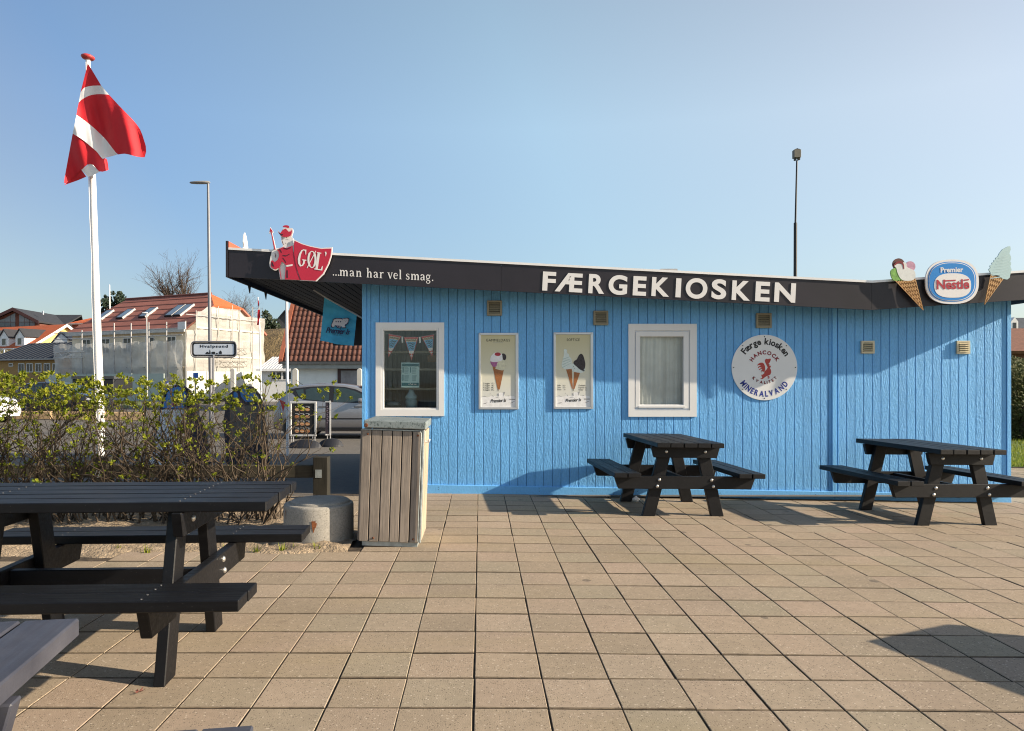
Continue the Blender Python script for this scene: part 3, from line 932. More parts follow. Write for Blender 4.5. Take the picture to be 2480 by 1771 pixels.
def arc(cx, cz, rx, rz, a0, a1, n=12):
    return [(cx + rx * math.cos(R(a0 + (a1 - a0) * k / (n - 1))), cz + rz * math.sin(R(a0 + (a1 - a0) * k / (n - 1)))) for k in range(n)]
S, TH = 0.21, 0.10
def arch(x0, x1):
    return [(x0, 0.62), (x0 + 0.12, 0.84), (x0 + 0.3, 0.95), (x1 - 0.1, 0.9), (x1, 0.7), (x1, 0.0)], [0.08, 0.12, 0.13, 0.19, S, S]
def ser(x, z, w=0.40): return ([(x - w / 2, z), (x + w / 2, z)], 0.07)
SER = {
    ".": (0.42, [([(0.12, 0.10), (0.31, 0.10)], 0.20)]),
    "m": (1.52, [([(0.25, 0.0), (0.25, 0.97)], S), ([(0.06, 0.93), (0.25, 0.95)], 0.09), arch(0.30, 0.76), arch(0.80, 1.27), ser(0.25, 0.035), ser(0.76, 0.035), ser(1.27, 0.035)]),
    "n": (1.02, [([(0.25, 0.0), (0.25, 0.97)], S), ([(0.06, 0.93), (0.25, 0.95)], 0.09), arch(0.30, 0.77), ser(0.25, 0.035), ser(0.77, 0.035)]),
    "h": (1.02, [([(0.25, 0.0), (0.25, 1.55)], S), ([(0.05, 1.50), (0.25, 1.52)], 0.09), arch(0.30, 0.77), ser(0.25, 0.035), ser(0.77, 0.035)]),
    "r": (0.74, [([(0.25, 0.0), (0.25, 0.97)], S), ([(0.06, 0.93), (0.25, 0.95)], 0.09), ([(0.30, 0.66), (0.42, 0.86), (0.56, 0.92), (0.70, 0.88)], [0.08, 0.13, 0.17, 0.20]), ser(0.25, 0.035, 0.44)]),
    "a": (0.90, [([(0.14, 0.76), (0.24, 0.9), (0.44, 0.95), (0.60, 0.86), (0.64, 0.65), (0.64, 0.12), (0.84, 0.06)], [0.2, 0.16, 0.12, 0.16, S, S, 0.10]),
                 ([(0.60, 0.56), (0.36, 0.50), (0.18, 0.38), (0.15, 0.20), (0.27, 0.06), (0.46, 0.08), (0.62, 0.22)], [0.08, 0.10, 0.16, 0.19, 0.14, 0.10, 0.07])]),
    "v": (0.92, [([(0.17, 0.96), (0.48, 0.0)], [S, 0.17]), ([(0.76, 0.96), (0.47, 0.0)], [0.10, 0.10]), ser(0.17, 0.965, 0.36), ser(0.76, 0.965, 0.30)]),
    "e": (0.86, [(arc(0.44, 0.48, 0.31, 0.45, 5, 320, 20), [0.09] * 3 + [0.10] * 3 + [0.18] * 7 + [0.16] * 3 + [0.12] * 4), ([(0.16, 0.50), (0.74, 0.53)], 0.08)]),
    "l": (0.52, [([(0.26, 0.0), (0.26, 1.55)], S), ([(0.06, 1.50), (0.26, 1.52)], 0.09), ser(0.26, 0.035, 0.44)]),
    "s": (0.74, [([(0.62, 0.74), (0.52, 0.90), (0.34, 0.94), (0.17, 0.84), (0.16, 0.66), (0.34, 0.54), (0.54, 0.42), (0.60, 0.24), (0.50, 0.07), (0.32, 0.03), (0.14, 0.10), (0.11, 0.28)], [0.10, 0.09, 0.10, 0.14, 0.18, 0.2, 0.2, 0.18, 0.14, 0.10, 0.10, 0.10])]),
    "g": (0.88, [(arc(0.40, 0.63, 0.25, 0.32, 0, 360, 20), 0.14), ([(0.58, 0.86), (0.70, 0.95), (0.84, 0.92)], 0.10),
                 ([(0.24, 0.36), (0.18, 0.20), (0.32, 0.10), (0.58, 0.06), (0.74, -0.10), (0.68, -0.34), (0.42, -0.44), (0.16, -0.36), (0.14, -0.16), (0.30, 0.06)], [0.09, 0.12, 0.14, 0.16, 0.16, 0.13, 0.11, 0.11, 0.11, 0.08])]),
}
def serif_letter(mb, ch, T, y):
    for i, (pts, w) in enumerate(SER[ch][1]):
        stroke(mb, pts, w, T, y - 0.0003 * i)

# "...man har vel smag." on the fascia
U = lambda x, y: (780 + x * 0.13193, 640 + y * 0.13193)
line = [(".", 185), (".", 232), (".", 279), ("m", 318), ("a", 500), ("n", 618), ("h", 812), ("a", 938), ("r", 1050), ("v", 1200), ("e", 1305), ("l", 1408), ("s", 1532), ("m", 1625), ("a", 1798), ("g", 1900), (".", 2005)]
sl = math.tan(R(2.75))
for ch, zx in line:
    zy = 207 + (zx - 185) * 0.0555                     # baseline in the zoomed crop
    p = W(*U(zx, zy), FY - 0.004)
    k = 112 * 0.13193 / F * FY
    kx = k * 0.98
    T = lambda x, z, y, p=p, k=k, kx=kx: Vector((p.x + x * kx, y, p.z + z * k - x * kx * sl))
    q = MB(); serif_letter(q, ch, T, FY - 0.003)
    q.build("small_letter", M_LET, fas[0])

# ------------------------------------------------------------------ the red shield sign at the left end of the fascia
SY = 8.165
u = Z(620, 530, 0.104662)
ss = thing("shield_sign", "red cut-out sign of a bearded spearman holding a big lettered shield", "sign", W(700, 672, SY))
back = MB()
poly(back, u([(885, 478), (1050, 565), (1250, 627), (1500, 676), (1772, 660), (1750, 860), (1685, 1060), (1565, 1290), (1400, 1448), (1020, 1428), (960, 1250), (905, 1060), (860, 820), (852, 610)]), SY, 0.014)
back.build("backing_board", M_SIGNWHITE, ss)
back = MB()
figo = smooth_poly([(505, 270), (545, 330), (580, 300), (620, 235), (700, 195), (790, 215), (845, 225), (862, 300), (830, 400), (840, 440), (870, 470), (851, 608)], 3, False) + [(1000, 700), (1040, 1424), (560, 1402), (522, 1165)] + smooth_poly([(522, 1165), (440, 1200), (320, 1120), (320, 960), (350, 830), (380, 720), (420, 690), (470, 690), (620, 640), (590, 540), (570, 400), (520, 330), (505, 270)], 3, False)
poly(back, u(figo), SY + 0.0145, 0.012)
back.build("backing_board", M_SIGNWHITE, ss)
sp = MB()
poly(sp, u([(330, 195), (408, 318), (372, 318), (462, 700), (410, 706), (345, 330), (300, 342)]), SY + 0.001, 0.012)
spear = sp.build("spear", M_SIGNWHITE, ss)
sp = MB()
poly(sp, u([(334, 215), (392, 292), (362, 294), (448, 712), (424, 716), (345, 300), (312, 302)]), SY - 0.0015, 0.002)
sp.build("print", M_SIGNRED, spear)
sh = MB()
poly(sh, u([(897, 512), (1060, 588), (1260, 648), (1500, 696), (1745, 690), (1725, 860), (1662, 1050), (1545, 1270), (1380, 1434), (1030, 1420), (975, 1250), (920, 1060), (880, 820), (868, 625)]), SY - 0.002, 0.0019)
shield = sh.build("shield", M_SIGNRED, ss)
kk = MB()
for a, b in zip([(868, 620), (872, 820), (912, 1060), (966, 1250)], [(872, 820), (912, 1060), (966, 1250), (1030, 1415)]):
    poly(kk, u([a, (a[0] + 10, a[1]), (b[0] + 10, b[1]), b]), SY - 0.0035, 0.001)
kk.build("edge_line", M_SIGNRED_DARK, shield)
# G Ø L, condensed serif capitals
def gol(name, strokes, kx=1.0):
    q = MB()
    for i, (pts, w) in enumerate(strokes):
        stroke(q, [u([p])[0] for p in pts], [x * 0.104662 for x in (w if isinstance(w, list) else [w] * len(pts))], lambda x, z, y: W(x, z, y), SY - 0.0045 - 0.0004 * i)
    q.build(name, M_SIGNWHITE, shield)
gol("letter", [([(1155, 820), (1150, 760), (1110, 715), (1062, 740), (1020, 820), (995, 930), (1000, 1030), (1030, 1090), (1075, 1080), (1105, 1030), (1118, 945)], [14, 22, 24, 34, 46, 54, 50, 38, 30, 40, 46]),
               ([(1072, 950), (1165, 962)], 22), ([(1150, 715), (1152, 830)], [34, 10])])
gol("letter", [([(1280 + 82 * math.cos(R(a)) + 15, 942 + 188 * math.sin(R(a))) for a in range(0, 361, 15)], [46 + 0 * a if (a % 180 < 50 or a % 180 > 130) else 22 for a in range(0, 361, 15)]), ([(1385, 745), (1182, 1140)], 18)])
gol("letter", [([(1455, 790), (1400, 1170)], 56), ([(1412, 782), (1510, 800)], 22), ([(1350, 1160), (1520, 1186)], 24), ([(1540, 1095), (1512, 1192)], [14, 46])])
gol("highlight", [([(1605, 765), (1620, 800), (1612, 870)], [30, 34, 6])])
fig = MB()
poly(fig, u(smooth_poly([(620, 195), (640, 160), (700, 150), (760, 165), (768, 200), (740, 215), (690, 200)], 3)), SY - 0.001, 0.002, 0)
poly(fig, u([(585, 300), (640, 245), (690, 228), (755, 300), (800, 290), (812, 240), (832, 290), (822, 350), (795, 400), (720, 425), (640, 420), (590, 400), (530, 345), (516, 285), (560, 335)]), SY - 0.0012, 0.002, 0)
poly(fig, u([(630, 655), (700, 680), (845, 620), (872, 820), (960, 1250), (1030, 1418), (668, 1404), (690, 1070), (640, 1020), (590, 985), (560, 1080), (535, 1130), (440, 1180), (345, 1110), (345, 980), (385, 960), (430, 1005), (500, 955), (535, 860), (520, 760), (480, 720)]), SY - 0.0014, 0.002, 0)
poly(fig, u([(530, 1110), (545, 1100), (590, 1398), (575, 1398)]), SY - 0.0016, 0.002, 0)
fig.build("tunic_print", M_SIGNRED, ss)
ln = MB()
for pts in ([(640, 668), (720, 690), (805, 655), (800, 680), (730, 712), (650, 695)], [(620, 838), (700, 848), (780, 808), (778, 825), (700, 872), (625, 860)], [(612, 900), (640, 915), (700, 1010), (690, 1020)],
            [(705, 1190), (735, 1190), (738, 1370), (705, 1365)], [(360, 1000), (385, 1005), (420, 1110), (370, 1085)], [(480, 705), (560, 705), (600, 775), (590, 790), (550, 725)],
            [(520, 290), (560, 345), (630, 360), (600, 395), (545, 360)], [(430, 790), (446, 790), (466, 880), (455, 910)], [(600, 425), (612, 425), (606, 500), (640, 600), (625, 605), (598, 520)], [(680, 432), (725, 430), (715, 450), (690, 448)], [(655, 492), (720, 478), (778, 492), (720, 486)],
            [(668, 540), (690, 575), (680, 580)], [(712, 548), (726, 600), (716, 602)], [(760, 545), (768, 590), (756, 592)]):
    poly(ln, u(pts), SY - 0.003, 0.001)
ln.build("line_print", M_SIGNRED_DARK, ss)
bl = MB()
poly(bl, u([(700, 1075), (845, 1052), (845, 1092), (704, 1112)]), SY - 0.0035, 0.001)
bl.build("belt_print", M_SIGNWHITE, ss)

# a second cut-out seen from behind on the left fascia, white back
q = MB()
pts = [(8.72, 2.60), (9.02, 2.60), (9.02, 2.92), (8.96, 3.05), (8.90, 3.10), (8.86, 3.06), (8.84, 2.98), (8.86, 2.92), (8.78, 2.86)]
q.prism([(fl.x - 0.045, y, z) for y, z in pts], (0.012, 0, 0))
o = q.build("cutout_sign", M_SIGNWHITE)
tag(o, "white back of a small cut-out sign standing above the left roof end", "sign")

# ------------------------------------------------------------------ ice cream signs at the right of the fascia
v = Z(2100, 560, 0.16711)
CY2 = 8.16
def cone_board(root, tri, d, cells):
    q = MB(); poly(q, v(tri), d, 0.014)
    c = q.build("cone", pbr("waffle print dark", (0.36, 0.185, 0.065), 0.6, var=0.25, vs_=14), root)
    lat = MB()
    (ax, ay), (bx_, by), (tx, ty) = tri[0], tri[1], tri[-1]
    A, B, T_ = Vector((ax, ay)), Vector((bx_, by)), Vector((tx, ty))
    n = cells
    for i in range(1, n):
        s = i / n
        for P0, P1 in ((A.lerp(B, s), T_.lerp(B, s)), (B.lerp(A, s), T_.lerp(A, s))):
            dv = P1 - P0; nv = Vector((-dv.y, dv.x)).normalized() * 5.5
            lat.prism([W(*v([tuple(p)])[0], d - 0.003) for p in (P0 + nv, P1 + nv * 0.55, P1 - nv * 0.55, P0 - nv)], (0, 0.0028, 0))
    for P0, P1 in ((A, T_), (B, T_)):
        dv = P1 - P0; nv = Vector((-dv.y, dv.x)).normalized() * 5
        lat.prism([W(*v([tuple(p)])[0], d - 0.0034) for p in (P0 + nv, P1 + nv * 0.3, P1 - nv * 0.3, P0 - nv)], (0, 0.0028, 0))
    lat.build("waffle_ridges", pbr("waffle print light", (0.60, 0.35, 0.14), 0.6, var=0.2, vs_=10), c)
    return c
s1 = thing("ice_cream_sign", "cut-out sign of a waffle cone with brown, pink, green and white scoops", "sign", W(2236, 750, CY2))
cone_board(s1, [(412, 716), (697, 688), (816, 1146)], CY2 + 0.004, 8)
q = MB(); poly(q, v(ell(458, 480, 88, 86, 28)), CY2 + 0.003, 0.012)
sc1 = q.build("brown_scoop", pbr("chocolate print", (0.085, 0.022, 0.018), 0.55, var=0.4, vs_=30), s1)
q = MB(); poly(q, v(ell(625, 512, 76, 76, 28)), CY2 + 0.002, 0.012)
q.build("pink_scoop", pbr("strawberry print", (0.50, 0.27, 0.38), 0.55, var=0.25, vs_=25), s1)
q = MB(); poly(q, v(smooth_poly([(340, 600), (360, 555), (415, 532), (445, 560), (470, 640), (520, 710), (410, 722), (360, 680)], 4)), CY2 + 0.001, 0.012)
q.build("green_scoop", pbr("pistachio print", (0.17, 0.38, 0.07), 0.55, var=0.4, vs_=18), s1)
q = MB(); poly(q, v(smooth_poly([(395, 500), (440, 475), (500, 470), (530, 450), (570, 470), (580, 520), (650, 555), (695, 590), (698, 670), (650, 715), (540, 718), (480, 680), (440, 600), (425, 540)], 4)), CY2 - 0.001, 0.012)
q.build("white_scoop", pbr("vanilla print", (0.66, 0.68, 0.66), 0.55, var=0.12, vs_=12), s1)
q = MB(); poly(q, v(smooth_poly([(390, 485), (440, 440), (520, 450), (540, 540), (528, 545), (505, 475), (450, 470), (400, 500)], 3)), CY2 - 0.003, 0.0018)
q.build("sauce_print", pbr("red sauce print", (0.24, 0.02, 0.025), 0.4, var=0.2), s1)

s2 = thing("ice_cream_sign", "cut-out sign of a pale blue soft ice on a slim tilted cone", "sign", W(2385, 738, CY2))
cone_board(s2, [(1800, 628), (1972, 690), (1704, 1066)], CY2 + 0.004, 6)
soft = [(2040, 222), (2075, 218), (2083, 262), (2062, 330), (2086, 368), (2088, 405), (2074, 440), (2092, 462), (2078, 510), (2096, 560), (2082, 600), (2066, 678), (2030, 702), (1962, 690), (1920, 645), (1880, 640), (1800, 630), (1790, 600), (1762, 556), (1790, 530), (1780, 500), (1816, 482), (1806, 460), (1842, 442), (1836, 424), (1872, 405), (1860, 390), (1896, 368), (1920, 318), (1965, 262)]
q = MB(); poly(q, v(soft), CY2, 0.013)
so = q.build("soft_ice", pbr("pale soft ice print", (0.42, 0.60, 0.62), 0.5, var=0.06), s2)
q = MB()
for k in range(8):
    y0 = 330 + k * 42
    x0 = 1905 - k * 17; x1 = 2078
    stroke(q, [v([(x, y)])[0] for x, y in ((x0, y0 + 62), ((x0 + x1) / 2, y0 + 40), (x1, y0))], [1.0, 2.6, 1.0], lambda x, z, y: W(x, z, y), CY2 - 0.0015)
q.build("swirl_print", pbr("shaded swirl print", (0.46, 0.635, 0.655), 0.5, var=0.05), so)

ov = thing("oval_sign", "rounded blue and white ice cream sign with red lettering, between two cone signs", "sign", W(2306, 732, CY2))
q = MB(); poly(q, v(ell(1235, 733, 385, 322, 56, p=2.5)), CY2 + 0.004, 0.02); q.build("plate", M_SIGNWHITE, ov)
q = MB(); poly(q, v(ell(1232, 732, 350, 290, 56, p=2.5)), CY2 + 0.0015, 0.002); q.build("blue_rim_print", M_SKYBLUE, ov)
q = MB(); poly(q, v(ell(1232, 732, 336, 277, 56, p=2.5)), CY2 - 0.0005, 0.0015); q.build("white_line_print", M_SIGNWHITE, ov)
q = MB(); poly(q, v(ell(1232, 732, 327, 268, 56, p=2.5)), CY2 - 0.0025, 0.0015); q.build("blue_print", M_SKYBLUE, ov)
q = MB(); poly(q, v(ell(1241, 788, 266, 177, 56, p=2.6)), CY2 - 0.0045, 0.0015); q.build("white_panel", M_SIGNWHITE, ov)
q = MB(); a, b = v([(1066, 598), (1394, 522)]); px_text(q, "Premier", a[0], b[1], b[0], a[1], CY2 - 0.0050, rot=R(1.4), bold=0.03); q.build("lettering", M_SIGNWHITE, ov)
q = MB(); a, b = v([(1008, 842), (1482, 700)]); px_text(q, "Nestle", a[0], b[1], b[0], a[1], CY2 - 0.0070, rot=R(1.2), bold=0.03)
M_NRED = pbr("red lettering", (0.40, 0.012, 0.035), 0.45, var=0.04)
for pts in ([(1115, 712), (1285, 703), (1286, 722), (1115, 731)], [(1400, 703), (1478, 694), (1480, 711), (1402, 720)]):
    poly(q, v(pts), CY2 - 0.0072, 0.001)
q.build("lettering", M_NRED, ov)

# ------------------------------------------------------------------ round white sign on the wall
RY = WY - 0.012
cx_, cy_, rad = 1851.5, 890.3, 79.4
rs = thing("round_sign", "round white sign with black, red and blue lettering around a red rooster", "sign", W(cx_, cy_ + rad, RY))
q = MB(); c0 = W(cx_, cy_, RY); rr = rad / F * RY
q.prism([(c0.x + rr * math.cos(R(a)), RY, c0.z + rr * math.sin(R(a))) for a in range(0, 360, 5)], (0, 0.0115, 0))
q.build("plate", pbr("white enamel", (0.76, 0.765, 0.76), 0.3, var=0.03), rs)
def arc_text(name, s, r, a_mid, a_span, size, mat, up=True, bold=0.02, squash=1.0, y=RY - 0.0015):
    """letters set along a circle about the sign's centre (pixels), angles in degrees"""
    q = MB(); n = len(s)
    gl = [glyphs(ch, 0, bold, 3)[0] for ch in s]
    wd = [(max(v_.x for v_ in g_) - min(v_.x for v_ in g_) + 0.10) if g_ else 0.45 for g_ in gl]
    tot = sum(wd); acc = 0
    for ch, w_ in zip(s, wd):
        m = (acc + w_ / 2) / tot - 0.5
        acc += w_
        if ch == " ": continue
        ang = R(a_mid - m * a_span) if up else R(a_mid + m * a_span)
        vv, ff = glyphs(ch, 0, bold, 3)
        ax = (min(p.x for p in vv) + max(p.x for p in vv)) / 2
        rot = ang - math.pi / 2 if up else ang + math.pi / 2
        px_, pz_ = math.cos(ang) * r, math.sin(ang) * r
        out = []
        for p in vv:
            lx, lz = (p.x - ax) * size * squash, (p.y - 0.35) * size
            gx = px_ + lx * math.cos(rot) - lz * math.sin(rot)
            gz = pz_ + lx * math.sin(rot) + lz * math.cos(rot)
            out.append((c0.x + gx * sw, y, c0.z + gz * sw))
        q.add(out, ff)
    return q.build(name, mat, rs)
arc_text("lettering", "Færge kiosken", 63.5, 87, 118, 21, M_PRINTBLACK, True, 0.035, 0.95)
arc_text("lettering", "MINERALVAND", 63.5, 269, 116, 19, M_PRINTBLUE, False, 0.035, 0.76)
arc_text("lettering", "HANCOCK", 36.5, 90, 132, 12.5, pbr("dark red lettering", (0.24, 0.02, 0.03), 0.5), True, 0.05, 1.0)
arc_text("lettering", "KVALITET", 36.5, 270, 106, 10.0, M_PRINTBLACK, False, 0.02, 1.0)
arc_text("lettering", "KVALITET", 36.0, 270.8, 106, 9.2, pbr("dark red lettering", (0.24, 0.02, 0.03), 0.5), False, 0.02, 1.0, RY - 0.0022)
t = Z(1720, 770, 0.141612)
M_ROOST = pbr("brick red print", (0.42, 0.045, 0.035), 0.5, var=0.05)
q = MB()
body = [(955, 700), (985, 705), (1010, 698), (1040, 700), (1030, 740), (1010, 775), (995, 790), (1015, 790), (1010, 815), (1040, 820), (1035, 845), (1020, 860), (1040, 890), (1045, 930), (1030, 970), (1000, 985), (960, 1000), (925, 1025), (895, 1048), (865, 1045), (860, 1035), (890, 1028), (880, 995), (870, 975), (900, 970), (925, 950), (930, 915), (960, 890), (985, 850), (960, 800), (940, 760), (935, 725)]
poly(q, t(body), RY - 0.0014, 0.0012)
tail = [(930, 915), (905, 925), (890, 910), (870, 905), (885, 935), (868, 925), (872, 900), (895, 890), (870, 870), (850, 895), (828, 890), (850, 870), (880, 850), (845, 845), (822, 862), (815, 845), (840, 825), (870, 818), (835, 808), (808, 822), (815, 795), (850, 768), (890, 765), (920, 785), (938, 830), (940, 880)]
poly(q, t(tail), RY - 0.0018, 0.0012)
poly(q, t([(970, 1000), (1000, 990), (1016, 1010), (1010, 1040), (985, 1036), (978, 1022), (1000, 1020), (995, 1008)]), RY - 0.0016, 0.0012)
q.build("rooster_print", M_ROOST, rs)
q = MB()
for a in (90, 45, 0, 315, 270, 225, 180, 135):
    p = Vector((c0.x + 0.94 * rr * math.cos(R(a)), RY, c0.z + 0.94 * rr * math.sin(R(a))))
    q.prism([p + Vector((0.0065 * math.cos(R(b)), -0.003, 0.0065 * math.sin(R(b)))) for b in range(0, 360, 45)], (0, 0.0028, 0))
q.build("screw", M_BLACK, rs)

# ------------------------------------------------------------------ the two framed ice cream posters
def poster_paper():
    t_ = NT("cream poster paper")
    sx = t_.n("ShaderNodeSeparateXYZ"); t_.l(t_.n("ShaderNodeTexCoord").outputs["Generated"], sx.inputs[0])
    c = t_.ramp(sx.outputs[2], [(0.0, (0.70, 0.71, 0.68)), (0.2, (0.74, 0.74, 0.68)), (0.5, (0.74, 0.72, 0.56)), (1.0, (0.62, 0.57, 0.34))])
    w = t_.n("ShaderNodeTexBrick"); w.inputs["Scale"].default_value = 55; w.inputs["Mortar Size"].default_value = 0.08
    w.inputs["Color1"].default_value = (1, 1, 1, 1); w.inputs["Color2"].default_value = (0.96, 0.96, 0.96, 1); w.inputs["Mortar"].default_value = (0.86, 0.86, 0.86, 1)
    mp = t_.n("ShaderNodeVectorMath", operation='MULTIPLY'); t_.l(t_.n("ShaderNodeNewGeometry").outputs["Position"], mp.inputs[0]); mp.inputs[1].default_value = (1, 0, 1)
    sw_ = t_.n("ShaderNodeSeparateXYZ"); t_.l(mp.outputs[0], sw_.inputs[0]); cb = t_.n("ShaderNodeCombineXYZ"); t_.l(sw_.outputs[0], cb.inputs[0]); t_.l(sw_.outputs[2], cb.inputs[1])
    t_.l(cb.outputs[0], w.inputs["Vector"])
    c = t_.mixc(0.8, c, w.outputs[0], 'MULTIPLY')
    t_.base(c)
    return t_.set(0.35, 0, 0.4)
M_PAPER = poster_paper()
def poster(label, box, inner, Zf, draw):
    y = WY - 0.018
    A, B = W(box[0], box[3], y), W(box[2], box[1], y)
    a, b = W(inner[0], inner[3], y), W(inner[2], inner[1], y)
    p = thing("framed_poster", label, "poster", (A.x / 2 + B.x / 2, WY, A.z))
    q = MB()
    for P4 in ([(A.x, A.z), (B.x, A.z), (b.x, a.z), (a.x, a.z)], [(B.x, A.z + 0.0005), (B.x, B.z - 0.0005), (b.x, b.z - 0.0005), (b.x, a.z + 0.0005)], [(B.x, B.z), (A.x, B.z), (a.x, b.z), (b.x, b.z)], [(A.x, B.z - 0.0005), (A.x, A.z + 0.0005), (a.x, a.z + 0.0005), (a.x, b.z - 0.0005)]):
        q.prism([(x, y, z) for x, z in P4], (0, 0.0175, 0))
    q.build("frame", M_ALU, p, bevel=0.003)
    q = MB(); q.bx(a.x - 0.002, b.x + 0.002, y + 0.011, y + 0.013, a.z - 0.002, b.z + 0.002)
    q.build("poster_sheet", M_PAPER, p)
    draw(p, Zf, y + 0.0095)
    return p
def flat(p, name, Zf, polys, d, mat):
    q = MB()
    for k, pts in enumerate(polys):
        q.add([W(x, yy, d - 0.0001 * k) for x, yy in Zf(pts)], [list(range(len(pts)))])
    return q.build(name, mat, p)
M_WAFFLE = pbr("waffle photo print", (0.33, 0.125, 0.04), 0.45, var=0.3, vs_=60, stretch=(1, 1, 2.5))
M_MILK = pbr("milk photo print", (0.80, 0.80, 0.80), 0.4, var=0.10, vs_=25)
M_GREYPRINT = pbr("grey print", (0.32, 0.32, 0.33), 0.4, var=0.2)
M_CHOC = pbr("chocolate photo print", (0.035, 0.028, 0.032), 0.5, var=0.8, vs_=120)
def milk(p, Zf, d, ox, oy, s):
    g_ = lambda pts: [(ox + x * s, oy + y * s) for x, y in pts]
    flat(p, "milk_print", Zf, [g_(smooth_poly([(125, 1330), (200, 1300), (260, 1315), (340, 1290), (430, 1300), (480, 1230), (560, 1240), (600, 1300), (690, 1295), (800, 1320), (800, 1510), (125, 1510)], 3))], d, M_MILK)
    flat(p, "milk_shadow_print", Zf, [g_(x) for x in ([(130, 1310), (190, 1292), (255, 1320), (190, 1305)], [(340, 1265), (372, 1305), (356, 1303)], [(450, 1240), (470, 1245), (474, 1300), (455, 1300)], [(570, 1215), (600, 1210), (560, 1308)], [(690, 1290), (640, 1284), (660, 1300)], [(670, 1350), (795, 1352), (790, 1372), (690, 1372)], [(700, 1430), (760, 1400), (790, 1400), (715, 1440)], [(305, 1230), (325, 1262), (315, 1260)], [(380, 1335), (440, 1318), (500, 1328), (440, 1326)], [(160, 1440), (250, 1420), (215, 1445)])], d - 0.0008, M_GREYPRINT)
def brand(p, Zf, d, box):
    (x0, y0), (x1, y1) = Zf([box[:2], box[2:]])
    q = MB(); px_text(q, "Premier Is", x0, y0, x1, y1, d, rot=R(3.5), shear=0.32, bold=0.015, spacing=0.86); q.build("lettering", M_PRINTBLACK, p)
def draw1(p, Zf, d):
    (x0, y0), (x1, y1) = Zf([(222, 172), (690, 222)])
    q = MB(); px_text(q, "GAMMELDAGS", x0, y0, x1, y1, d, bold=0.0, spacing=1.1); q.build("lettering", M_PRINTBLACK, p)
    (x0, y0), (x1, y1) = Zf([(352, 236), (555, 254)])
    q = MB(); px_text(q, "med guf og syltetøj", x0, y0, x1, y1, d, res=2); q.build("lettering", M_GREYPRINT, p)
    (x0, y0), (x1, y1) = Zf([(165, 1032), (385, 1196)])
    q = MB(); px_text(q, "2 kugler  17,-\n3 kugler  18,-\n4 kugler  44,-\n5 kugler  54,-", x0, y0, x1, y1, d, res=2, bold=0.01); q.build("lettering", M_PRINTBLACK, p)
    milk(p, Zf, d + 0.0006, 0, 0, 1)
    flat(p, "cone_print", Zf, [[(345, 700), (570, 775), (490, 1165), (450, 1168)]], d, M_WAFFLE)
    flat(p, "pink_scoop_print", Zf, [smooth_poly([(305, 620), (360, 600), (445, 620), (440, 680), (395, 722), (340, 700)], 3)], d - 0.0006, pbr("pink ice print", (0.40, 0.13, 0.30), 0.5, var=0.3, vs_=50))
    flat(p, "dark_scoop_print", Zf, [ell(560, 530, 58, 74, 20)], d - 0.0009, M_CHOC)
    flat(p, "cream_scoop_print", Zf, [smooth_poly([(440, 650), (500, 600), (560, 580), (620, 630), (625, 690), (600, 740), (550, 790), (440, 770), (395, 745), (430, 720)], 3)], d - 0.0012, pbr("cream ice print", (0.66, 0.64, 0.47), 0.5, var=0.15, vs_=40))
    flat(p, "guf_print", Zf, [smooth_poly([(305, 600), (310, 530), (345, 480), (390, 445), (470, 435), (530, 470), (545, 540), (540, 590), (470, 615), (410, 625), (340, 622)], 3)], d - 0.0015, M_MILK)
    flat(p, "jam_print", Zf, [ell(450, 472, 62, 36, 20)], d - 0.0018, pbr("jam print", (0.40, 0.03, 0.05), 0.4, var=0.3, vs_=40))
    flat(p, "tip_print", Zf, [[(448, 1165), (462, 1165), (466, 1200), (455, 1206)]], d - 0.0009, M_PRINTBLACK)
    brand(p, Zf, d - 0.0012, (305, 1350, 620, 1418))
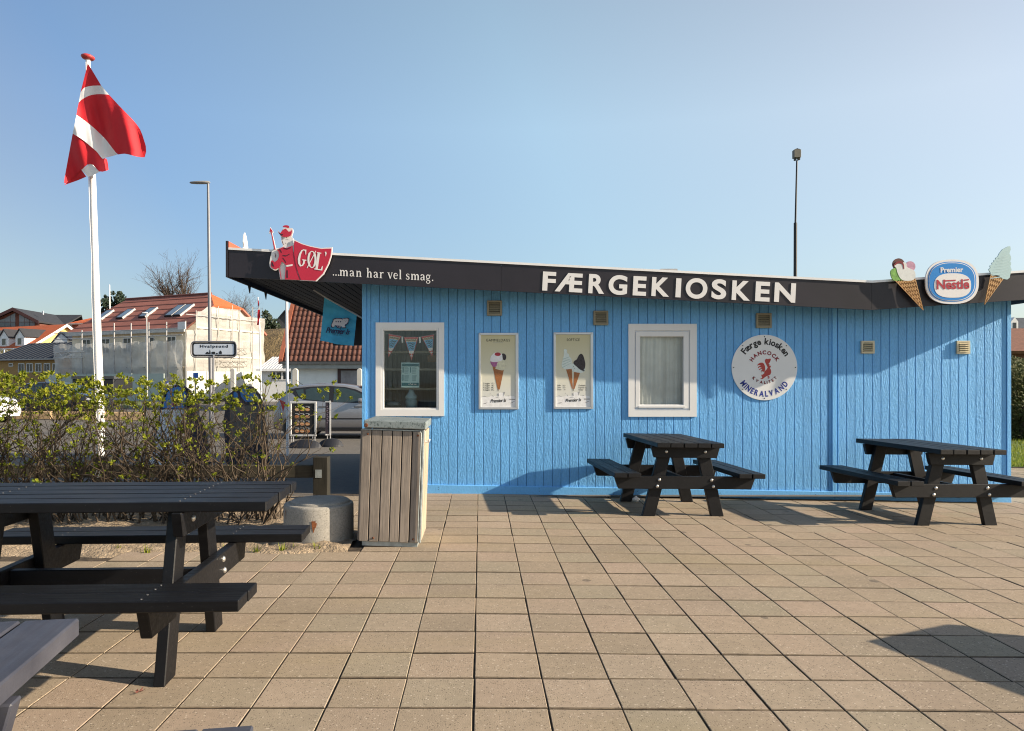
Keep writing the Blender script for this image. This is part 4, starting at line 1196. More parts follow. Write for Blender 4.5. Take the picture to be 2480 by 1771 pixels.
def draw2(p, Zf, d):
    (x0, y0), (x1, y1) = Zf([(345, 162), (600, 212)])
    q = MB(); px_text(q, "SOFTICE", x0, y0, x1, y1, d, bold=0.0, spacing=1.1); q.build("lettering", M_PRINTBLACK, p)
    (x0, y0), (x1, y1) = Zf([(162, 1070), (328, 1188)])
    q = MB(); px_text(q, "Lille   16,-\nStor   17,-\nDrys    5,-", x0, y0, x1, y1, d, res=2, bold=0.01); q.build("lettering", M_PRINTBLACK, p)
    (x0, y0), (x1, y1) = Zf([(578, 1070), (742, 1190)])
    q = MB(); px_text(q, "Chokolade\nKrymmel  5,-\nNødder    5,-", x0, y0, x1, y1, d, res=2, bold=0.01); q.build("lettering", M_PRINTBLACK, p)
    milk(p, Zf, d + 0.0006, 8, -8, 1)
    flat(p, "left_cone_print", Zf, [[(330, 765), (445, 765), (465, 1150), (450, 1150)]], d, M_WAFFLE)
    flat(p, "right_cone_print", Zf, [[(490, 815), (612, 820), (498, 1155), (476, 1155)]], d - 0.0003, M_WAFFLE)
    flat(p, "soft_ice_print", Zf, [smooth_poly([(290, 380), (330, 372), (352, 400), (350, 440), (390, 480), (400, 520), (440, 570), (445, 640), (450, 740), (350, 770), (280, 750), (245, 690), (255, 630), (270, 560), (290, 490)], 3)], d - 0.0006, pbr("white soft ice print", (0.66, 0.74, 0.70), 0.5, var=0.10, vs_=30))
    flat(p, "soft_shadow_print", Zf, [[(270 - k * 4, 560 + k * 55), (395 + k * 14, 520 + k * 40), (400 + k * 12, 530 + k * 40), (272 - k * 4, 578 + k * 55)] for k in range(4)], d - 0.0009, pbr("soft ice shade print", (0.45, 0.58, 0.54), 0.5))
    flat(p, "white_dip_print", Zf, [smooth_poly([(440, 700), (470, 650), (560, 640), (690, 720), (705, 800), (640, 838), (580, 835), (500, 820), (450, 790)], 3)], d - 0.0010, pbr("white soft ice print", (0.66, 0.74, 0.70), 0.5))
    flat(p, "chocolate_dip_print", Zf, [smooth_poly([(480, 660), (490, 610), (545, 570), (580, 500), (625, 462), (665, 490), (690, 560), (712, 660), (695, 760), (650, 790), (600, 770), (545, 720)], 3), [(470, 705), (486, 712), (478, 726)], [(487, 735), (502, 745), (494, 760)], [(655, 790), (700, 780), (690, 812), (650, 805)]], d - 0.0013, M_CHOC)
    flat(p, "tip_print", Zf, [[(462, 1150), (478, 1150), (480, 1195), (465, 1198)]], d - 0.0009, M_PRINTBLACK)
    brand(p, Zf, d - 0.0012, (318, 1340, 632, 1405))
poster("framed poster of one waffle cone with scoops, beside the pennant window", (1159.2, 806, 1255.5, 992), (1164.8, 811.7, 1248.6, 986.6), Z(1150, 800, 0.12315), draw1)
poster("framed poster of two soft ice cones, one dipped in chocolate", (1340.8, 805, 1436.6, 991), (1346.4, 810.6, 1430.2, 985.6), Z(1330, 800, 0.1232), draw2)

# ------------------------------------------------------------------ things behind the left window
BY = WY + 0.05
b6 = Z(900, 770, 0.15397)
bun = thing("bunting", "string of three red, white and blue pennants hung inside the left window", "bunting", W(995, 880, BY))
M_PRED = pbr("pennant red", (0.55, 0.05, 0.05), 0.6); M_PBLUE = pbr("pennant blue", (0.16, 0.42, 0.66), 0.6, var=0.3, vs_=40); M_PWHITE = pbr("pennant white", (0.8, 0.76, 0.72), 0.6)
for (a, b, c) in (((270, 255), (470, 290), (262, 622)), ((508, 305), (735, 305), (628, 672)), ((780, 300), (980, 262), (955, 615))):
    q = MB(); q.prism([W(*b6([p])[0], BY) for p in (a, b, c)], (0, 0.002, 0))
    pn = q.build("pennant", M_PRED, bun)
    A, B, C_ = Vector(a), Vector(b), Vector(c)
    ins = lambda s, t_: (A.lerp(B, s)).lerp(C_, t_)
    def band(t0, t1, m, yy, e=0.06):
        q = MB(); q.add([W(*b6([tuple(p)])[0], BY - yy) for p in (ins(e, t0), ins(1 - e, t0), ins(1 - e, t1), ins(e, t1))], [(0, 1, 2, 3)]); return q.build("band_print", m, pn)
    band(0.07, 0.19, pbr("pennant sand", (0.72, 0.55, 0.36), 0.6), 0.0012)
    band(0.19, 0.58, M_PBLUE, 0.0012)
    band(0.58, 0.70, M_PWHITE, 0.0012)
    q = MB()
    q.add([W(*b6([tuple(p)])[0], BY - 0.0013) for p in (ins(0.44, 0.70), ins(0.56, 0.70), ins(0.56, 0.98), ins(0.44, 0.98))], [(0, 1, 2, 3)])
    q.add([W(*b6([tuple(p)])[0], BY - 0.0015) for p in (ins(0.08, 0.78), ins(0.92, 0.78), ins(0.92, 0.82), ins(0.08, 0.82))], [(0, 1, 2, 3)])
    q.build("cross_print", M_PWHITE, pn)
    q = MB()
    mid = ins(0.5, 0.13); wd_ = (B - A).length * 0.72; rot = -math.atan2(B.y - A.y, B.x - A.x)
    (x0, y0), (x1, y1) = b6([(mid.x - wd_ / 2, mid.y - 14), (mid.x + wd_ / 2, mid.y + 14)])
    px_text(q, "HVALPSUND", x0, y0, x1, y1, BY - 0.0016, rot=rot, bold=0.04, res=2)
    for k in range(3):
        c = ins(0.5, 0.28 + 0.1 * k); h = (1 - 0.28 - 0.1 * k) * (B - A).length * 0.36
        stroke(q, [b6([(c.x - h, c.y + 6)])[0], b6([(c.x - h * 0.3, c.y - 12)])[0], b6([(c.x + h * 0.4, c.y + 10)])[0], b6([(c.x + h, c.y - 8)])[0]], [0.5, 1.6, 2.2, 0.5], lambda x, z, y: W(x, z, y), BY - 0.0014)
    q.build("lettering", M_PRINTBLACK, pn)
q = MB(); q.tube([W(*b6([p])[0], BY + 0.003) for p in ((215, 245), (270, 255), (470, 290), (508, 305), (735, 305), (780, 300), (980, 262), (1010, 250))], 0.0022, 5)
q.build("cord", M_SIGNWHITE, bun)
for xq in (482, 758):
    q = MB(); q.add([W(*b6([p])[0], BY - 0.001) for p in ((xq - 12, 300), (xq + 12, 300), (xq + 16, 390), (xq - 10, 400))], [(0, 1, 2, 3)])
    q.build("tape", M_PWHITE, bun)
pl = thing("price_list", "pale turquoise price list taped inside the left window", "notice", W(994, 938, BY))
q = MB(); poly(q, b6([(468, 703), (752, 706), (750, 1098), (466, 1096)]), BY - 0.006, 0.002)
q.build("sheet", pbr("turquoise paper", (0.50, 0.70, 0.71), 0.5, var=0.04), pl)
flat(pl, "bar_print", b6, [[(480, 720), (742, 722), (742, 765), (480, 763)], [(475, 1020), (742, 1022), (742, 1072), (475, 1070)], [(488, 772), (503, 772), (502, 862), (487, 862)], [(608, 775), (620, 775), (619, 862), (607, 862)], [(487, 893), (500, 893), (499, 992), (486, 992)]], BY - 0.0075, pbr("teal print", (0.02, 0.15, 0.19), 0.5))
flat(pl, "text_line_print", b6, [[(x0, y), (x0 + 55 + (k * 37 % 20), y), (x0 + 55 + (k * 37 % 20), y + 5), (x0, y + 5)] for x0 in (515, 635) for k, y in enumerate((780, 793, 806, 826, 838, 851, 870, 905, 921, 937, 955, 972, 985))], BY - 0.0075, pbr("grey teal print", (0.16, 0.30, 0.33), 0.5))
flat(pl, "script_print", b6, [[(580 + 9 * k, 1052 - 16 * (k % 2)), (588 + 9 * k, 1030 + 12 * (k % 3)), (592 + 9 * k, 1050)] for k in range(15)], BY - 0.009, M_SIGNWHITE)
# jar with a blue lid and a bag on the sill
jr = thing("candy_jar", "pale jar with a pointed lid on the sill inside the left window", "jar", W(996, 990, 8.86))
A = W(996, 990, 8.86); k = 0.154 / F * 8.86
q = MB(); q.lathe([(0.01, 0.0), (80 * k, 0.005), (92 * k, 60 * k), (92 * k, 130 * k), (80 * k, 150 * k)], A, 20)
q.build("body", pbr("milky turquoise plastic", (0.20, 0.32, 0.35), 0.25, var=0.3, vs_=12), jr)
q = MB(); q.lathe([(84 * k, 150 * k), (96 * k, 165 * k), (92 * k, 200 * k), (60 * k, 235 * k), (42 * k, 275 * k), (38 * k, 300 * k), (0.002, 302 * k)], A, 20)
q.build("lid", pbr("pale blue lid", (0.33, 0.48, 0.54), 0.35, var=0.15), jr)
q = MB()
A = W(945, 990, 8.84)
rows = []
for j in range(9):
    a = math.pi * j / 8
    rows.append([A + Vector((-0.12 * math.cos(a) + 0.01 * math.sin(i * 2.7 + j), (0.045 + 0.012 * math.sin(i * 3 + j * 1.7)) * math.sin(2 * math.pi * i / 14) * math.sin(a + 0.15), 0.05 + 0.05 * math.cos(2 * math.pi * i / 14) * (0.35 + math.sin(a)) / 1.35 + 0.006 * math.sin(i * 5 + j * 3))) for i in range(14)])
q.loft(rows, closed=True, caps=True)
tag(q.build("plastic_bag", pbr("crumpled dark teal plastic", (0.07, 0.11, 0.125), 0.22, var=0.5, vs_=30)), "crumpled dark plastic bag on the sill inside the left window", "bag")
q = MB(); A = W(1046, 877, 9.1); q.bx(A.x - 0.05, A.x + 0.06, 9.05, 9.18, A.z, A.z + 0.085)
tag(q.build("cardboard_box", pbr("brown card", (0.32, 0.19, 0.12), 0.8, var=0.1), bevel=0.002), "small brown box on the shelf at the right of the pennant window", "box")

# ------------------------------------------------------------------ blue flag hanging from a pole under the canopy
BF = 9.05
w5 = Z(680, 680, 0.140721)
pf = thing("banner_flag", "light blue banner with a white polar bear, hung from a pole under the canopy", "flag", W(820, 838, BF))
pp = w5([(566, 160), (760, 280), (1310, 590), (1480, 690)])
q = MB(); q.tube([W(*p, BF) for p in pp], 0.011, 8); q.build("pole", pbr("grey pole", (0.42, 0.42, 0.43), 0.5), pf)
def bflag(s, t_):
    top = Vector((750, 284)).lerp(Vector((1308, 592)), s)
    bot = [(680, 1030), (800, 1052), (950, 1092), (1100, 1108), (1255, 1122)]
    f = s * 4; i = min(int(f), 3); b_ = Vector(bot[i]).lerp(Vector(bot[i + 1]), f - i)
    p = top.lerp(b_, t_)
    y = BF + 0.012 * math.sin(s * 9 + t_ * 2) * t_ + 0.006 * math.sin(t_ * 23 + s * 4)
    return p, y
q = MB(); rows = []
for j in range(25):
    row = []
    for i in range(25):
        p, y = bflag(i / 24, j / 24)
        row.append(W(*w5([tuple(p)])[0], y))
    rows.append(row)
q.loft(rows)
cl = q.build("cloth", pbr("light blue cloth", (0.06, 0.42, 0.68), 0.7, var=0.12, vs_=9, bump=0.3, bs=35), pf)
def onflag(pts, off):
    out = []
    for x, y in w5(pts):
        p = W(x, y, BF - 0.024 - off); out.append(p)
    return out
def fprint(name, polys, m, off=0.0):
    q = MB()
    for pts in polys: q.add(onflag(pts, off), [list(range(len(pts)))])
    q.build(name, m, cl)
M_NAVY = pbr("navy print", (0.010, 0.018, 0.085), 0.6)
bear = [(880, 790), (875, 760), (905, 700), (910, 672), (960, 655), (1030, 658), (1070, 672), (1062, 655), (1095, 655), (1140, 650), (1165, 660), (1162, 700), (1140, 735), (1108, 752), (1098, 780), (1115, 800), (1065, 806), (1030, 770), (1025, 806), (985, 800), (955, 765), (930, 770), (918, 798)]
fprint("bear_outline_print", [[(x + (13 if x > 1000 else -13), y + (12 if y > 730 else -13)) for x, y in bear]], M_NAVY)
fprint("bear_print", [bear], pbr("white bear print", (0.70, 0.68, 0.72), 0.6), 0.0010)
fprint("heart_print", [[(x - 13, 695), (x + 13, 695), (x, 722)] for x in (952, 990, 1028)] + [[(1088, 688), (1098, 688), (1093, 694)], [(1125, 686), (1135, 686), (1130, 692)], [(1108, 705), (1122, 705), (1115, 714)], [(965, 772), (1018, 775), (1010, 798), (990, 796)]], M_NAVY, 0.0020)
q = MB(); (x0, y0), (x1, y1) = w5([(775, 815), (1190, 915)])
px_text(q, "Premier Is", x0, y0, x1, y1, BF - 0.024, rot=R(-4.5), shear=0.32, bold=0.02, spacing=0.86); q.build("lettering", M_NAVY, cl)
q = MB(); (x0, y0), (x1, y1) = w5([(890, 918), (1075, 945)])
px_text(q, "SINCE 1925", x0, y0, x1, y1, BF - 0.024, rot=R(-4), res=2, spacing=1.3); q.build("lettering", M_NAVY, cl)
# ------------------------------------------------------------------ picnic tables
def picnic_table(label, L, h, hb, leg_y, half_top=0.33, b0=0.484, b1=0.743, group="black plastic picnic tables", mat=None):
    M_PLANK = mat or globals()["M_PLANK"]
    t = thing("picnic_table", label, "picnic table", (0, 0, 0), group)
    th = 0.046
    n = 5; gap = 0.009; w = (2 * half_top - gap * (n - 1)) / n
    q = MB(); q.bx(-w / 2, w / 2, -L / 2, L / 2, 0, th)
    top0 = None
    for k in range(n):
        xc = -half_top + w / 2 + k * (w + gap)
        dl = rnd.uniform(-0.004, 0.004)
        q = MB(); q.bx(xc - w / 2, xc + w / 2, -L / 2 + dl, L / 2 + dl, h - th, h - rnd.uniform(0, 0.0015))
        q.build("tabletop_plank", M_PLANK, t, bevel=0.004)
    wb = (b1 - b0 - gap) / 2
    for s in (-1, 1):
        for k in range(2):
            xc = s * (b0 + wb / 2 + k * (wb + gap))
            dl = rnd.uniform(-0.004, 0.004)
            q = MB(); q.bx(xc - wb / 2, xc + wb / 2, -L / 2 + dl, L / 2 + dl, hb - th, hb - rnd.uniform(0, 0.0015))
            q.build("bench_plank", M_PLANK, t, bevel=0.004)
    for e in (-1, 1):
        ya, yb = sorted((e * leg_y, e * (leg_y - 0.05)))
        for s in (-1, 1):
            zt = h - th - 0.001
            xb, xt, hw = s * 0.348, s * 0.178, 0.0635
            q = MB(); q.prism([(xb - hw, ya, 0), (xb + hw, ya, 0), (xt + hw, ya, zt), (xt - hw, ya, zt)], (0, yb - ya, 0))
            q.build("leg", M_PLANK, t, bevel=0.004)
        o0, o1 = sorted((e * (leg_y + 0.001), e * (leg_y + 0.047)))
        q = MB(); q.prism([(-0.315, o0, h - th - 0.112), (0.315, o0, h - th - 0.112), (0.345, o0, h - th - 0.001), (-0.345, o0, h - th - 0.001)], (0, o1 - o0, 0))
        q.build("top_beam", M_PLANK, t, bevel=0.004)
        q = MB(); q.prism([(-0.665, o0, hb - th - 0.126), (0.665, o0, hb - th - 0.126), (0.71, o0, hb - th - 0.001), (-0.71, o0, hb - th - 0.001)], (0, o1 - o0, 0))
        q.build("seat_beam", M_PLANK, t, bevel=0.004)
        yo = e * (leg_y + 0.047)
        for x, z in ((-0.195, h - th - 0.05), (0.195, h - th - 0.05), (-0.262, hb - th - 0.035), (-0.282, hb - th - 0.098), (0.262, hb - th - 0.035), (0.282, hb - th - 0.098)):
            q = MB(); q.lathe([(0.0165, 0), (0.0150, 0.005), (0.0105, 0.009), (0.004, 0.0112), (0.0005, 0.0115)], (0, 0, 0), 12)
            q.xf(Matrix.Translation((x, yo, z)) @ Matrix.Rotation(R(90) * (1 if e < 0 else -1), 4, 'X'))
            q.build("bolt", M_BOLT, t)
    q = MB()
    for e in (-1, 1):
        for xs_, zz_ in ((half_top, h), (b1, hb)):
            cols = [-half_top + w / 2 + k * (w + gap) for k in range(n)] if zz_ == h else [s * (b0 + wb / 2 + k * (wb + gap)) for s in (-1, 1) for k in range(2)]
            for xc in cols:
                for dx in (-0.03, 0.03):
                    q.lathe([(0.0055, zz_ - 0.001), (0.005, zz_ + 0.0012)], (xc + dx + rnd.uniform(-0.004, 0.004), e * (leg_y + 0.024), 0), 6)
    tag(q.build("screws", pbr("dull dark screw", (0.07, 0.07, 0.075), 0.6), t), kind="stuff")
    q = MB(); q.bx(-0.023, 0.023, -leg_y + 0.001, leg_y - 0.001, hb - th - 0.135, hb - th - 0.012)
    q.build("stretcher", M_PLANK, t, bevel=0.004)
    return t
def place(t, x, y, rot, z=None):
    t.location = (x, y, zg(x, y) if z is None else z)
    t.rotation_euler = (0, math.atan(-(zg(x + 0.3, y) - zg(x - 0.3, y)) / 0.6), R(rot))
    return t
t1 = picnic_table("large black picnic table in front of the hedge, left of the timber bin", 1.70, 0.785, 0.470, 0.44)
place(t1, -1.816, 3.563, 92.5)
t2 = picnic_table("black picnic table by the blue wall under the curtained window", 1.30, 0.742, 0.448, 0.46)
place(t2, 1.985, 7.76, 3.5)
def copy_table(label, x, y, rot):
    c = copy_tree(t2)
    c["label"] = label
    return place(c, x, y, rot)
copy_table("black picnic table at the right-hand end of the blue wall, below the two cream grilles", 4.50, 7.47, 5.5)
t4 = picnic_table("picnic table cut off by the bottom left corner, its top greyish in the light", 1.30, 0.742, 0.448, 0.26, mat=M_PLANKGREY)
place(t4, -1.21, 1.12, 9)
copy_table("picnic table standing out of view on the right, only its shadow seen on the paving", 4.20, 3.03, 25)

# ------------------------------------------------------------------ timber litter bin
BX0, BX1, BY0, BY1 = -0.962, -0.486, 5.82, 6.36
M_WOODBIN = wood_mat("weathered grey timber", (0.27, 0.228, 0.19), 0.5, 'z', 0.12)
M_WOODPALE = wood_mat("paler weathered timber", (0.40, 0.33, 0.25), 0.35, 'z', 0.08)
bn = thing("litter_bin", "tall litter bin clad in weathered grey slats under a zinc lid", "litter bin", (-0.73, 6.1, 0))
q = MB(); q.bx(BX0 + 0.02, BX1 - 0.018, BY0 + 0.03, BY1 - 0.03, 0.0, 0.90); q.build("inner_box", M_BLACK, bn)
q = MB(); q.bx(BX0 + 0.025, BX1 - 0.012, BY0 + 0.012, BY1 - 0.012, 0.0, 0.035); q.build("plinth", M_ZINC, bn)
zz_ = [(270, 365), (375, 475), (485, 582), (592, 686), (697, 790), (803, 898)]
for a, b in zz_:
    xa = BX0 + (a - 270) / 632 * (BX1 - BX0); xb = BX0 + (b - 270) / 632 * (BX1 - BX0)
    q = MB(); q.bx(xa, xb, BY0 - 0.004, BY0 + 0.018, 0.035 + rnd.uniform(0, 0.003), 0.915)
    q.build("front_slat", M_WOODBIN, bn, bevel=0.003)
for k in range(6):
    ya = BY0 + 0.04 + k * (BY1 - BY0 - 0.05) / 6
    q = MB(); q.bx(BX1 - 0.002, BX1 + 0.018, ya, ya + (BY1 - BY0 - 0.05) / 6 - 0.010, 0.05, 0.915); q.build("door_slat", M_WOODPALE, bn, bevel=0.002)
    q = MB(); q.bx(BX0 - 0.018, BX0 + 0.002, ya, ya + (BY1 - BY0 - 0.05) / 6 - 0.010, 0.035, 0.915); q.build("side_slat", M_WOODBIN, bn, bevel=0.002)
q = MB(); q.bx(BX1 + 0.0, BX1 + 0.014, BY0 - 0.006, BY0 + 0.032, 0.035, 0.93)
q.build("corner_angle", M_ZINC, bn, bevel=0.002)
q = MB(); q.bx(BX0 - 0.004, BX1 + 0.004, BY0 - 0.006, BY0 + 0.01, 0.918, 0.926); q.build("top_rail", M_ZINC, bn)
q = MB()
LX0, LX1, LY0, LY1 = BX0 + 0.016, BX1 + 0.030, BY0 - 0.03, BY1 + 0.03
q.bx(LX0, LX1, LY0, LY1, 0.935, 0.995)
lid = q.build("lid", None, bn, bevel=0.006) if False else None
def zinc_lid():
    t = NT("speckled zinc lid")
    p = t.pos()
    c = t.ramp(t.noise(p, 6.0, 4.0), [(0.3, (0.20, 0.24, 0.24)), (0.7, (0.31, 0.35, 0.35))])
    n = t.noise(t.pos((1, 1, 0.6)), 75.0, 3.0, 0.7)
    c = t.mixc(t.ramp(n, [(0.54, (0, 0, 0)), (0.60, (0.85, 0.85, 0.85))]), c, (0.06, 0.085, 0.085))
    t.base(c)
    t.bump(n, 0.15, 0.003)
    return t.set(0.5, 0.25)
lid = q.build("lid", zinc_lid(), bn, bevel=0.006)
q = MB(); q.bx(LX0 + 0.02, LX0 + 0.06, LY0 + 0.02, LY0 + 0.06, 0.995, 1.0)
for x, z in ((BX0 + 0.045, 0.885), (BX1 - 0.035, 0.885), (BX0 + 0.115, 0.065), (BX1 - 0.045, 0.065)):
    q = MB(); q.lathe([(0.009, 0), (0.008, 0.005), (0.003, 0.008)], (0, 0, 0), 10); q.xf(Matrix.Translation((x, BY0 - 0.004, z)) @ Matrix.Rotation(R(90), 4, 'X'))
    q.build("bolt", M_RUST, bn)
q = MB(); q.lathe([(0.016, 0), (0.012, 0.004)], (0, 0, 0), 10); q.xf(Matrix.Translation((LX0 + 0.018, LY0 - 0.0005, 0.955)) @ Matrix.Rotation(R(90), 4, 'X')); q.build("rust_spot", M_RUST, bn)
q = MB(); q.tube([(BX1 + 0.018, BY0 + 0.10, 0.83), (BX1 + 0.045, BY0 + 0.10, 0.83), (BX1 + 0.05, BY0 + 0.10, 0.85)], 0.010, 8)
q.build("latch", M_WHITE, bn)
q = MB(); q.tube([(BX1 - 0.01, BY0 - 0.012, 0.05), (BX1 - 0.008, BY0 - 0.012, 0.90), (BX1 - 0.02, BY0 - 0.012, 0.925)], 0.004, 6); q.build("wire", M_ZINC, bn)
bn.rotation_euler = (0, R(1.9), 0)
bn.location.z = 0.006

# ------------------------------------------------------------------ concrete ring
cr = thing("concrete_ring", "low round concrete ring with a cover, between hedge table and litter bin", "concrete ring", (-1.338, 6.11, 0))
q = MB(); q.lathe([(0.283, -0.03), (0.286, 0.0), (0.284, 0.29), (0.278, 0.305), (0.265, 0.309), (0.2, 0.309)], (-1.338, 6.11, 0), 56); q.build("ring", M_CONC, cr)
q = MB(); q.lathe([(0.242, 0.300), (0.240, 0.322), (0.228, 0.330), (0.12, 0.331), (0.001, 0.331)], (-1.328, 6.12, 0), 48); q.build("cover", M_CONC, cr)
q = MB()
a0 = -86
for da, z0, z1, w in ((0, 0.115, 0.205, 0.018), (3, 0.15, 0.19, 0.012), (-57, 0.20, 0.27, 0.006)):
    a = R(a0 + da)
    q.loft([[Vector((-1.338 + 0.2875 * math.cos(a + s * w / 0.28 * f), 6.11 + 0.2875 * math.sin(a + s * w / 0.28 * f), z)) for s in (-1, 0, 1)] for z, f in ((z1, 0.9), ((z0 + z1) / 2, 0.7), (z0, 0.15))])
tag(q.build("rust_streak", pbr("rust streak", (0.19, 0.062, 0.02), 0.9, var=0.5, vs_=60), cr), kind="stuff")

# ------------------------------------------------------------------ low timber fence behind the hedge
M_OLDWOOD = wood_mat("old mossy timber", (0.055, 0.05, 0.036), 0.5, 'x', 0.15)
M_OLDPOST = wood_mat("old mossy post timber", (0.028, 0.026, 0.02), 0.5, 'z', 0.1)
lf = thing("low_fence", "low old timber rail on square posts running behind the hedge", "fence", (-4.0, 8.2, 0))
for x in (-1.766, -4.2, -6.7, -9.2):
    q = MB(); q.bx(x - 0.08, x + 0.08, 8.13, 8.29, -0.05, 0.465)
    p_ = q.build("post", M_OLDPOST, lf, bevel=0.006)
    q = MB(); q.bx(x - 0.055, x + 0.015, 8.125, 8.1295, 0.24, 0.33); q.build("plate", M_ZINC, p_)
for a, b in ((-4.2, -1.85), (-6.7, -4.2), (-9.2, -6.7)):
    q = MB(); q.bx(a + 0.004, b - 0.004, 8.17, 8.25, 0.235, 0.372); q.build("rail", M_OLDWOOD, lf, bevel=0.005)

# ------------------------------------------------------------------ the hedge: six bushes of bare stems and first leaves
def bush(cx, cy, seed, label, top, lush, spread=0.42, xmax=9.0):
    r = random.Random(seed)
    root = thing("hedge_bush", label, "bush", (cx, cy, 0), "budding bushes of the hedge")
    st, lv = MB(), MB()
    tips = []
    def leaf(p, d, s):
        d = d.normalized()
        a = Vector((r.uniform(-1, 1), r.uniform(-1, 1), r.uniform(-0.3, 1))).normalized()
        side = d.cross(a)
        if side.length < 0.1: return
        side.normalize(); nrm = side.cross(d)
        l, w = s * r.uniform(0.8, 1.25), s * 0.36
        m = p + d * l * 0.55
        lv.add([p, m + side * w + nrm * w * 0.45, p + d * l - nrm * l * 0.12, m - side * w + nrm * w * 0.45], [(0, 1, 2), (0, 2, 3)])
    def cluster(p, d, n, s):
        for k in range(n):
            dd = (d + Vector((r.gauss(0, 0.75), r.gauss(0, 0.75), r.gauss(0.25, 0.5))))
            leaf(p + Vector((r.gauss(0, 0.008), r.gauss(0, 0.008), r.gauss(0, 0.008))), dd, s)
    def grow(p, d, length, rad, depth):
        seg = 0.085
        n = max(2, int(length / seg))
        pts, rr = [p], [rad]
        for i in range(n):
            d = (d + Vector((r.gauss(0, 0.24), r.gauss(0, 0.24), r.gauss(0.045, 0.13)))).normalized()
            p = p + d * seg
            if p.z > top + 0.06 or p.x > xmax + 0.12 * math.sin(p.z * 9): break
            pts.append(p); rr.append(rad * (1 - 0.62 * (i + 1) / n))
            if depth < 3 and i > 0 and r.random() < (0.42 if depth == 0 else 0.36):
                sd = (d + Vector((r.gauss(0, 0.75), r.gauss(0, 0.6), r.gauss(0.05, 0.35)))).normalized()
                grow(p, sd, length * r.uniform(0.22, 0.5), rr[-1] * 0.68, depth + 1)
            hh = p.z / top
            if depth > 0 and r.random() < (0.06 + 0.10 * max(0, hh - 0.6)) * lush:
                cluster(p, d, r.randint(2, 4), 0.024)
        if len(pts) > 1:
            st.tube(pts, rr, 4 if depth == 0 else 3, caps=False)
            tips.append((pts[-1], d))
    for k in range(30):
        a = r.uniform(0, 6.283); rad = spread * 0.62 * math.sqrt(r.random())
        b = Vector((cx + rad * 1.25 * math.cos(a), cy + rad * 0.8 * math.sin(a), 0.0))
        lean = Vector((math.cos(a) * 0.32 * rad / spread + r.gauss(0, 0.24), math.sin(a) * 0.24 + r.gauss(0, 0.18), 1)).normalized()
        grow(b, lean, top * r.uniform(0.75, 1.16), r.uniform(0.006, 0.0125), 0)
    for p, d in tips:
        hh = p.z / top
        pr = (0.75 if hh > 0.86 else 0.30 if hh > 0.65 else 0.17) * lush
        if r.random() < pr:
            cluster(p, d, r.randint(8, 14) if hh > 0.8 else r.randint(4, 8), r.uniform(0.022, 0.040))
    tag(st.build("stems", M_STEM, root), kind="stuff")
    tag(lv.build("leaves", M_LEAF, root), kind="stuff")
    return root
bush(-4.72, 6.75, 11, "hedge bush at the left picture edge, leafy to the ground", 1.31, 1.5)
bush(-4.15, 6.85, 12, "leafiest hedge bush, with a dense yellow-green crown, left of the flagpole", 1.32, 2.0)
bush(-3.55, 6.80, 13, "hedge bush directly in front of the white flagpole", 1.24, 0.9)
bush(-2.98, 6.85, 14, "thin see-through hedge bush in front of the arched white and blue sign", 1.27, 0.85)
bush(-2.45, 6.80, 15, "twiggy hedge bush in front of the street lamp pole", 1.28, 0.85)
bush(-2.02, 6.85, 16, "last hedge bush at the right, spilling twigs toward the menu stand", 1.30, 0.8, 0.36, -1.78)
# weeds at the foot of the concrete ring and along the bed
wd = MB()
for (x, y) in [(-1.42, 5.74), (-1.28, 5.72), (-1.52, 5.70), (-1.72, 5.66), (-1.95, 5.66), (-2.3, 5.62), (-2.55, 5.64), (-1.25, 5.70), (-2.1, 5.9), (-2.8, 5.7)]:
    for k in range(14):
        a = rnd.uniform(0, 6.28); h = rnd.uniform(0.02, 0.075); o = rnd.uniform(0.005, 0.05)
        b = Vector((x + rnd.gauss(0, 0.02), y + rnd.gauss(0, 0.012), 0.0)); s = Vector((math.sin(a), -math.cos(a), 0)) * 0.005
        wd.add([b - s, b + s, b + Vector((math.cos(a) * o, math.sin(a) * o, h))], [(0, 1, 2)])
tag(wd.build("weeds", M_LEAF, origin=(-1.6, 5.7, 0)), "small green weeds at the edge of the paving by the concrete ring", "weed", kind="stuff")

# ------------------------------------------------------------------ flagpole and flag
D = 8.4
fp = thing("flagpole", "tall white flagpole with a red button finial, rising out of the hedge", "flagpole", W(246, 1200, D))
q = MB(); q.tube([W(246, 1204, D), W(242, 980, D), W(232, 700, D), W(224, 420, D), W(213, 140, D)], [0.046, 0.045, 0.041, 0.034, 0.025], 16); q.build("pole", M_WHITEPAINT, fp)
c = W(212.5, 143, D)
q = MB(); q.lathe([(0.025, -0.01), (0.058, -0.002), (0.073, 0.016), (0.070, 0.030), (0.048, 0.044), (0.001, 0.05)], c, 24); q.xf(Matrix.Translation(c) @ Matrix.Rotation(R(6), 4, 'Y') @ Matrix.Translation(-c))
q.build("finial", pbr("faded red finial", (0.42, 0.045, 0.045), 0.45), fp)
q = MB(); q.tube([W(208, 150, D - 0.05), W(217, 520, D - 0.06), W(222, 640, D - 0.075), W(222, 720, D - 0.07), W(228, 900, D - 0.06), W(238, 1090, D - 0.055)], 0.0035, 5); q.build("halyard", M_SIGNWHITE, fp)
f = Z(100, 100, 0.22169)
DF = D - 0.13
def curve(pts, n=18):
    P_ = [Vector(p) for p in pts]
    L = [0]
    for a, b in zip(P_, P_[1:]): L.append(L[-1] + (b - a).length)
    out = []
    for k in range(n):
        s = L[-1] * k / (n - 1)
        i = max(j for j in range(len(P_) - 1) if L[j] <= s + 1e-9)
        t = (s - L[i]) / max(L[i + 1] - L[i], 1e-9)
        out.append(P_[i].lerp(P_[i + 1], min(t, 1)))
    return out
def sm(pts): return smooth_poly(pts, 4, False)
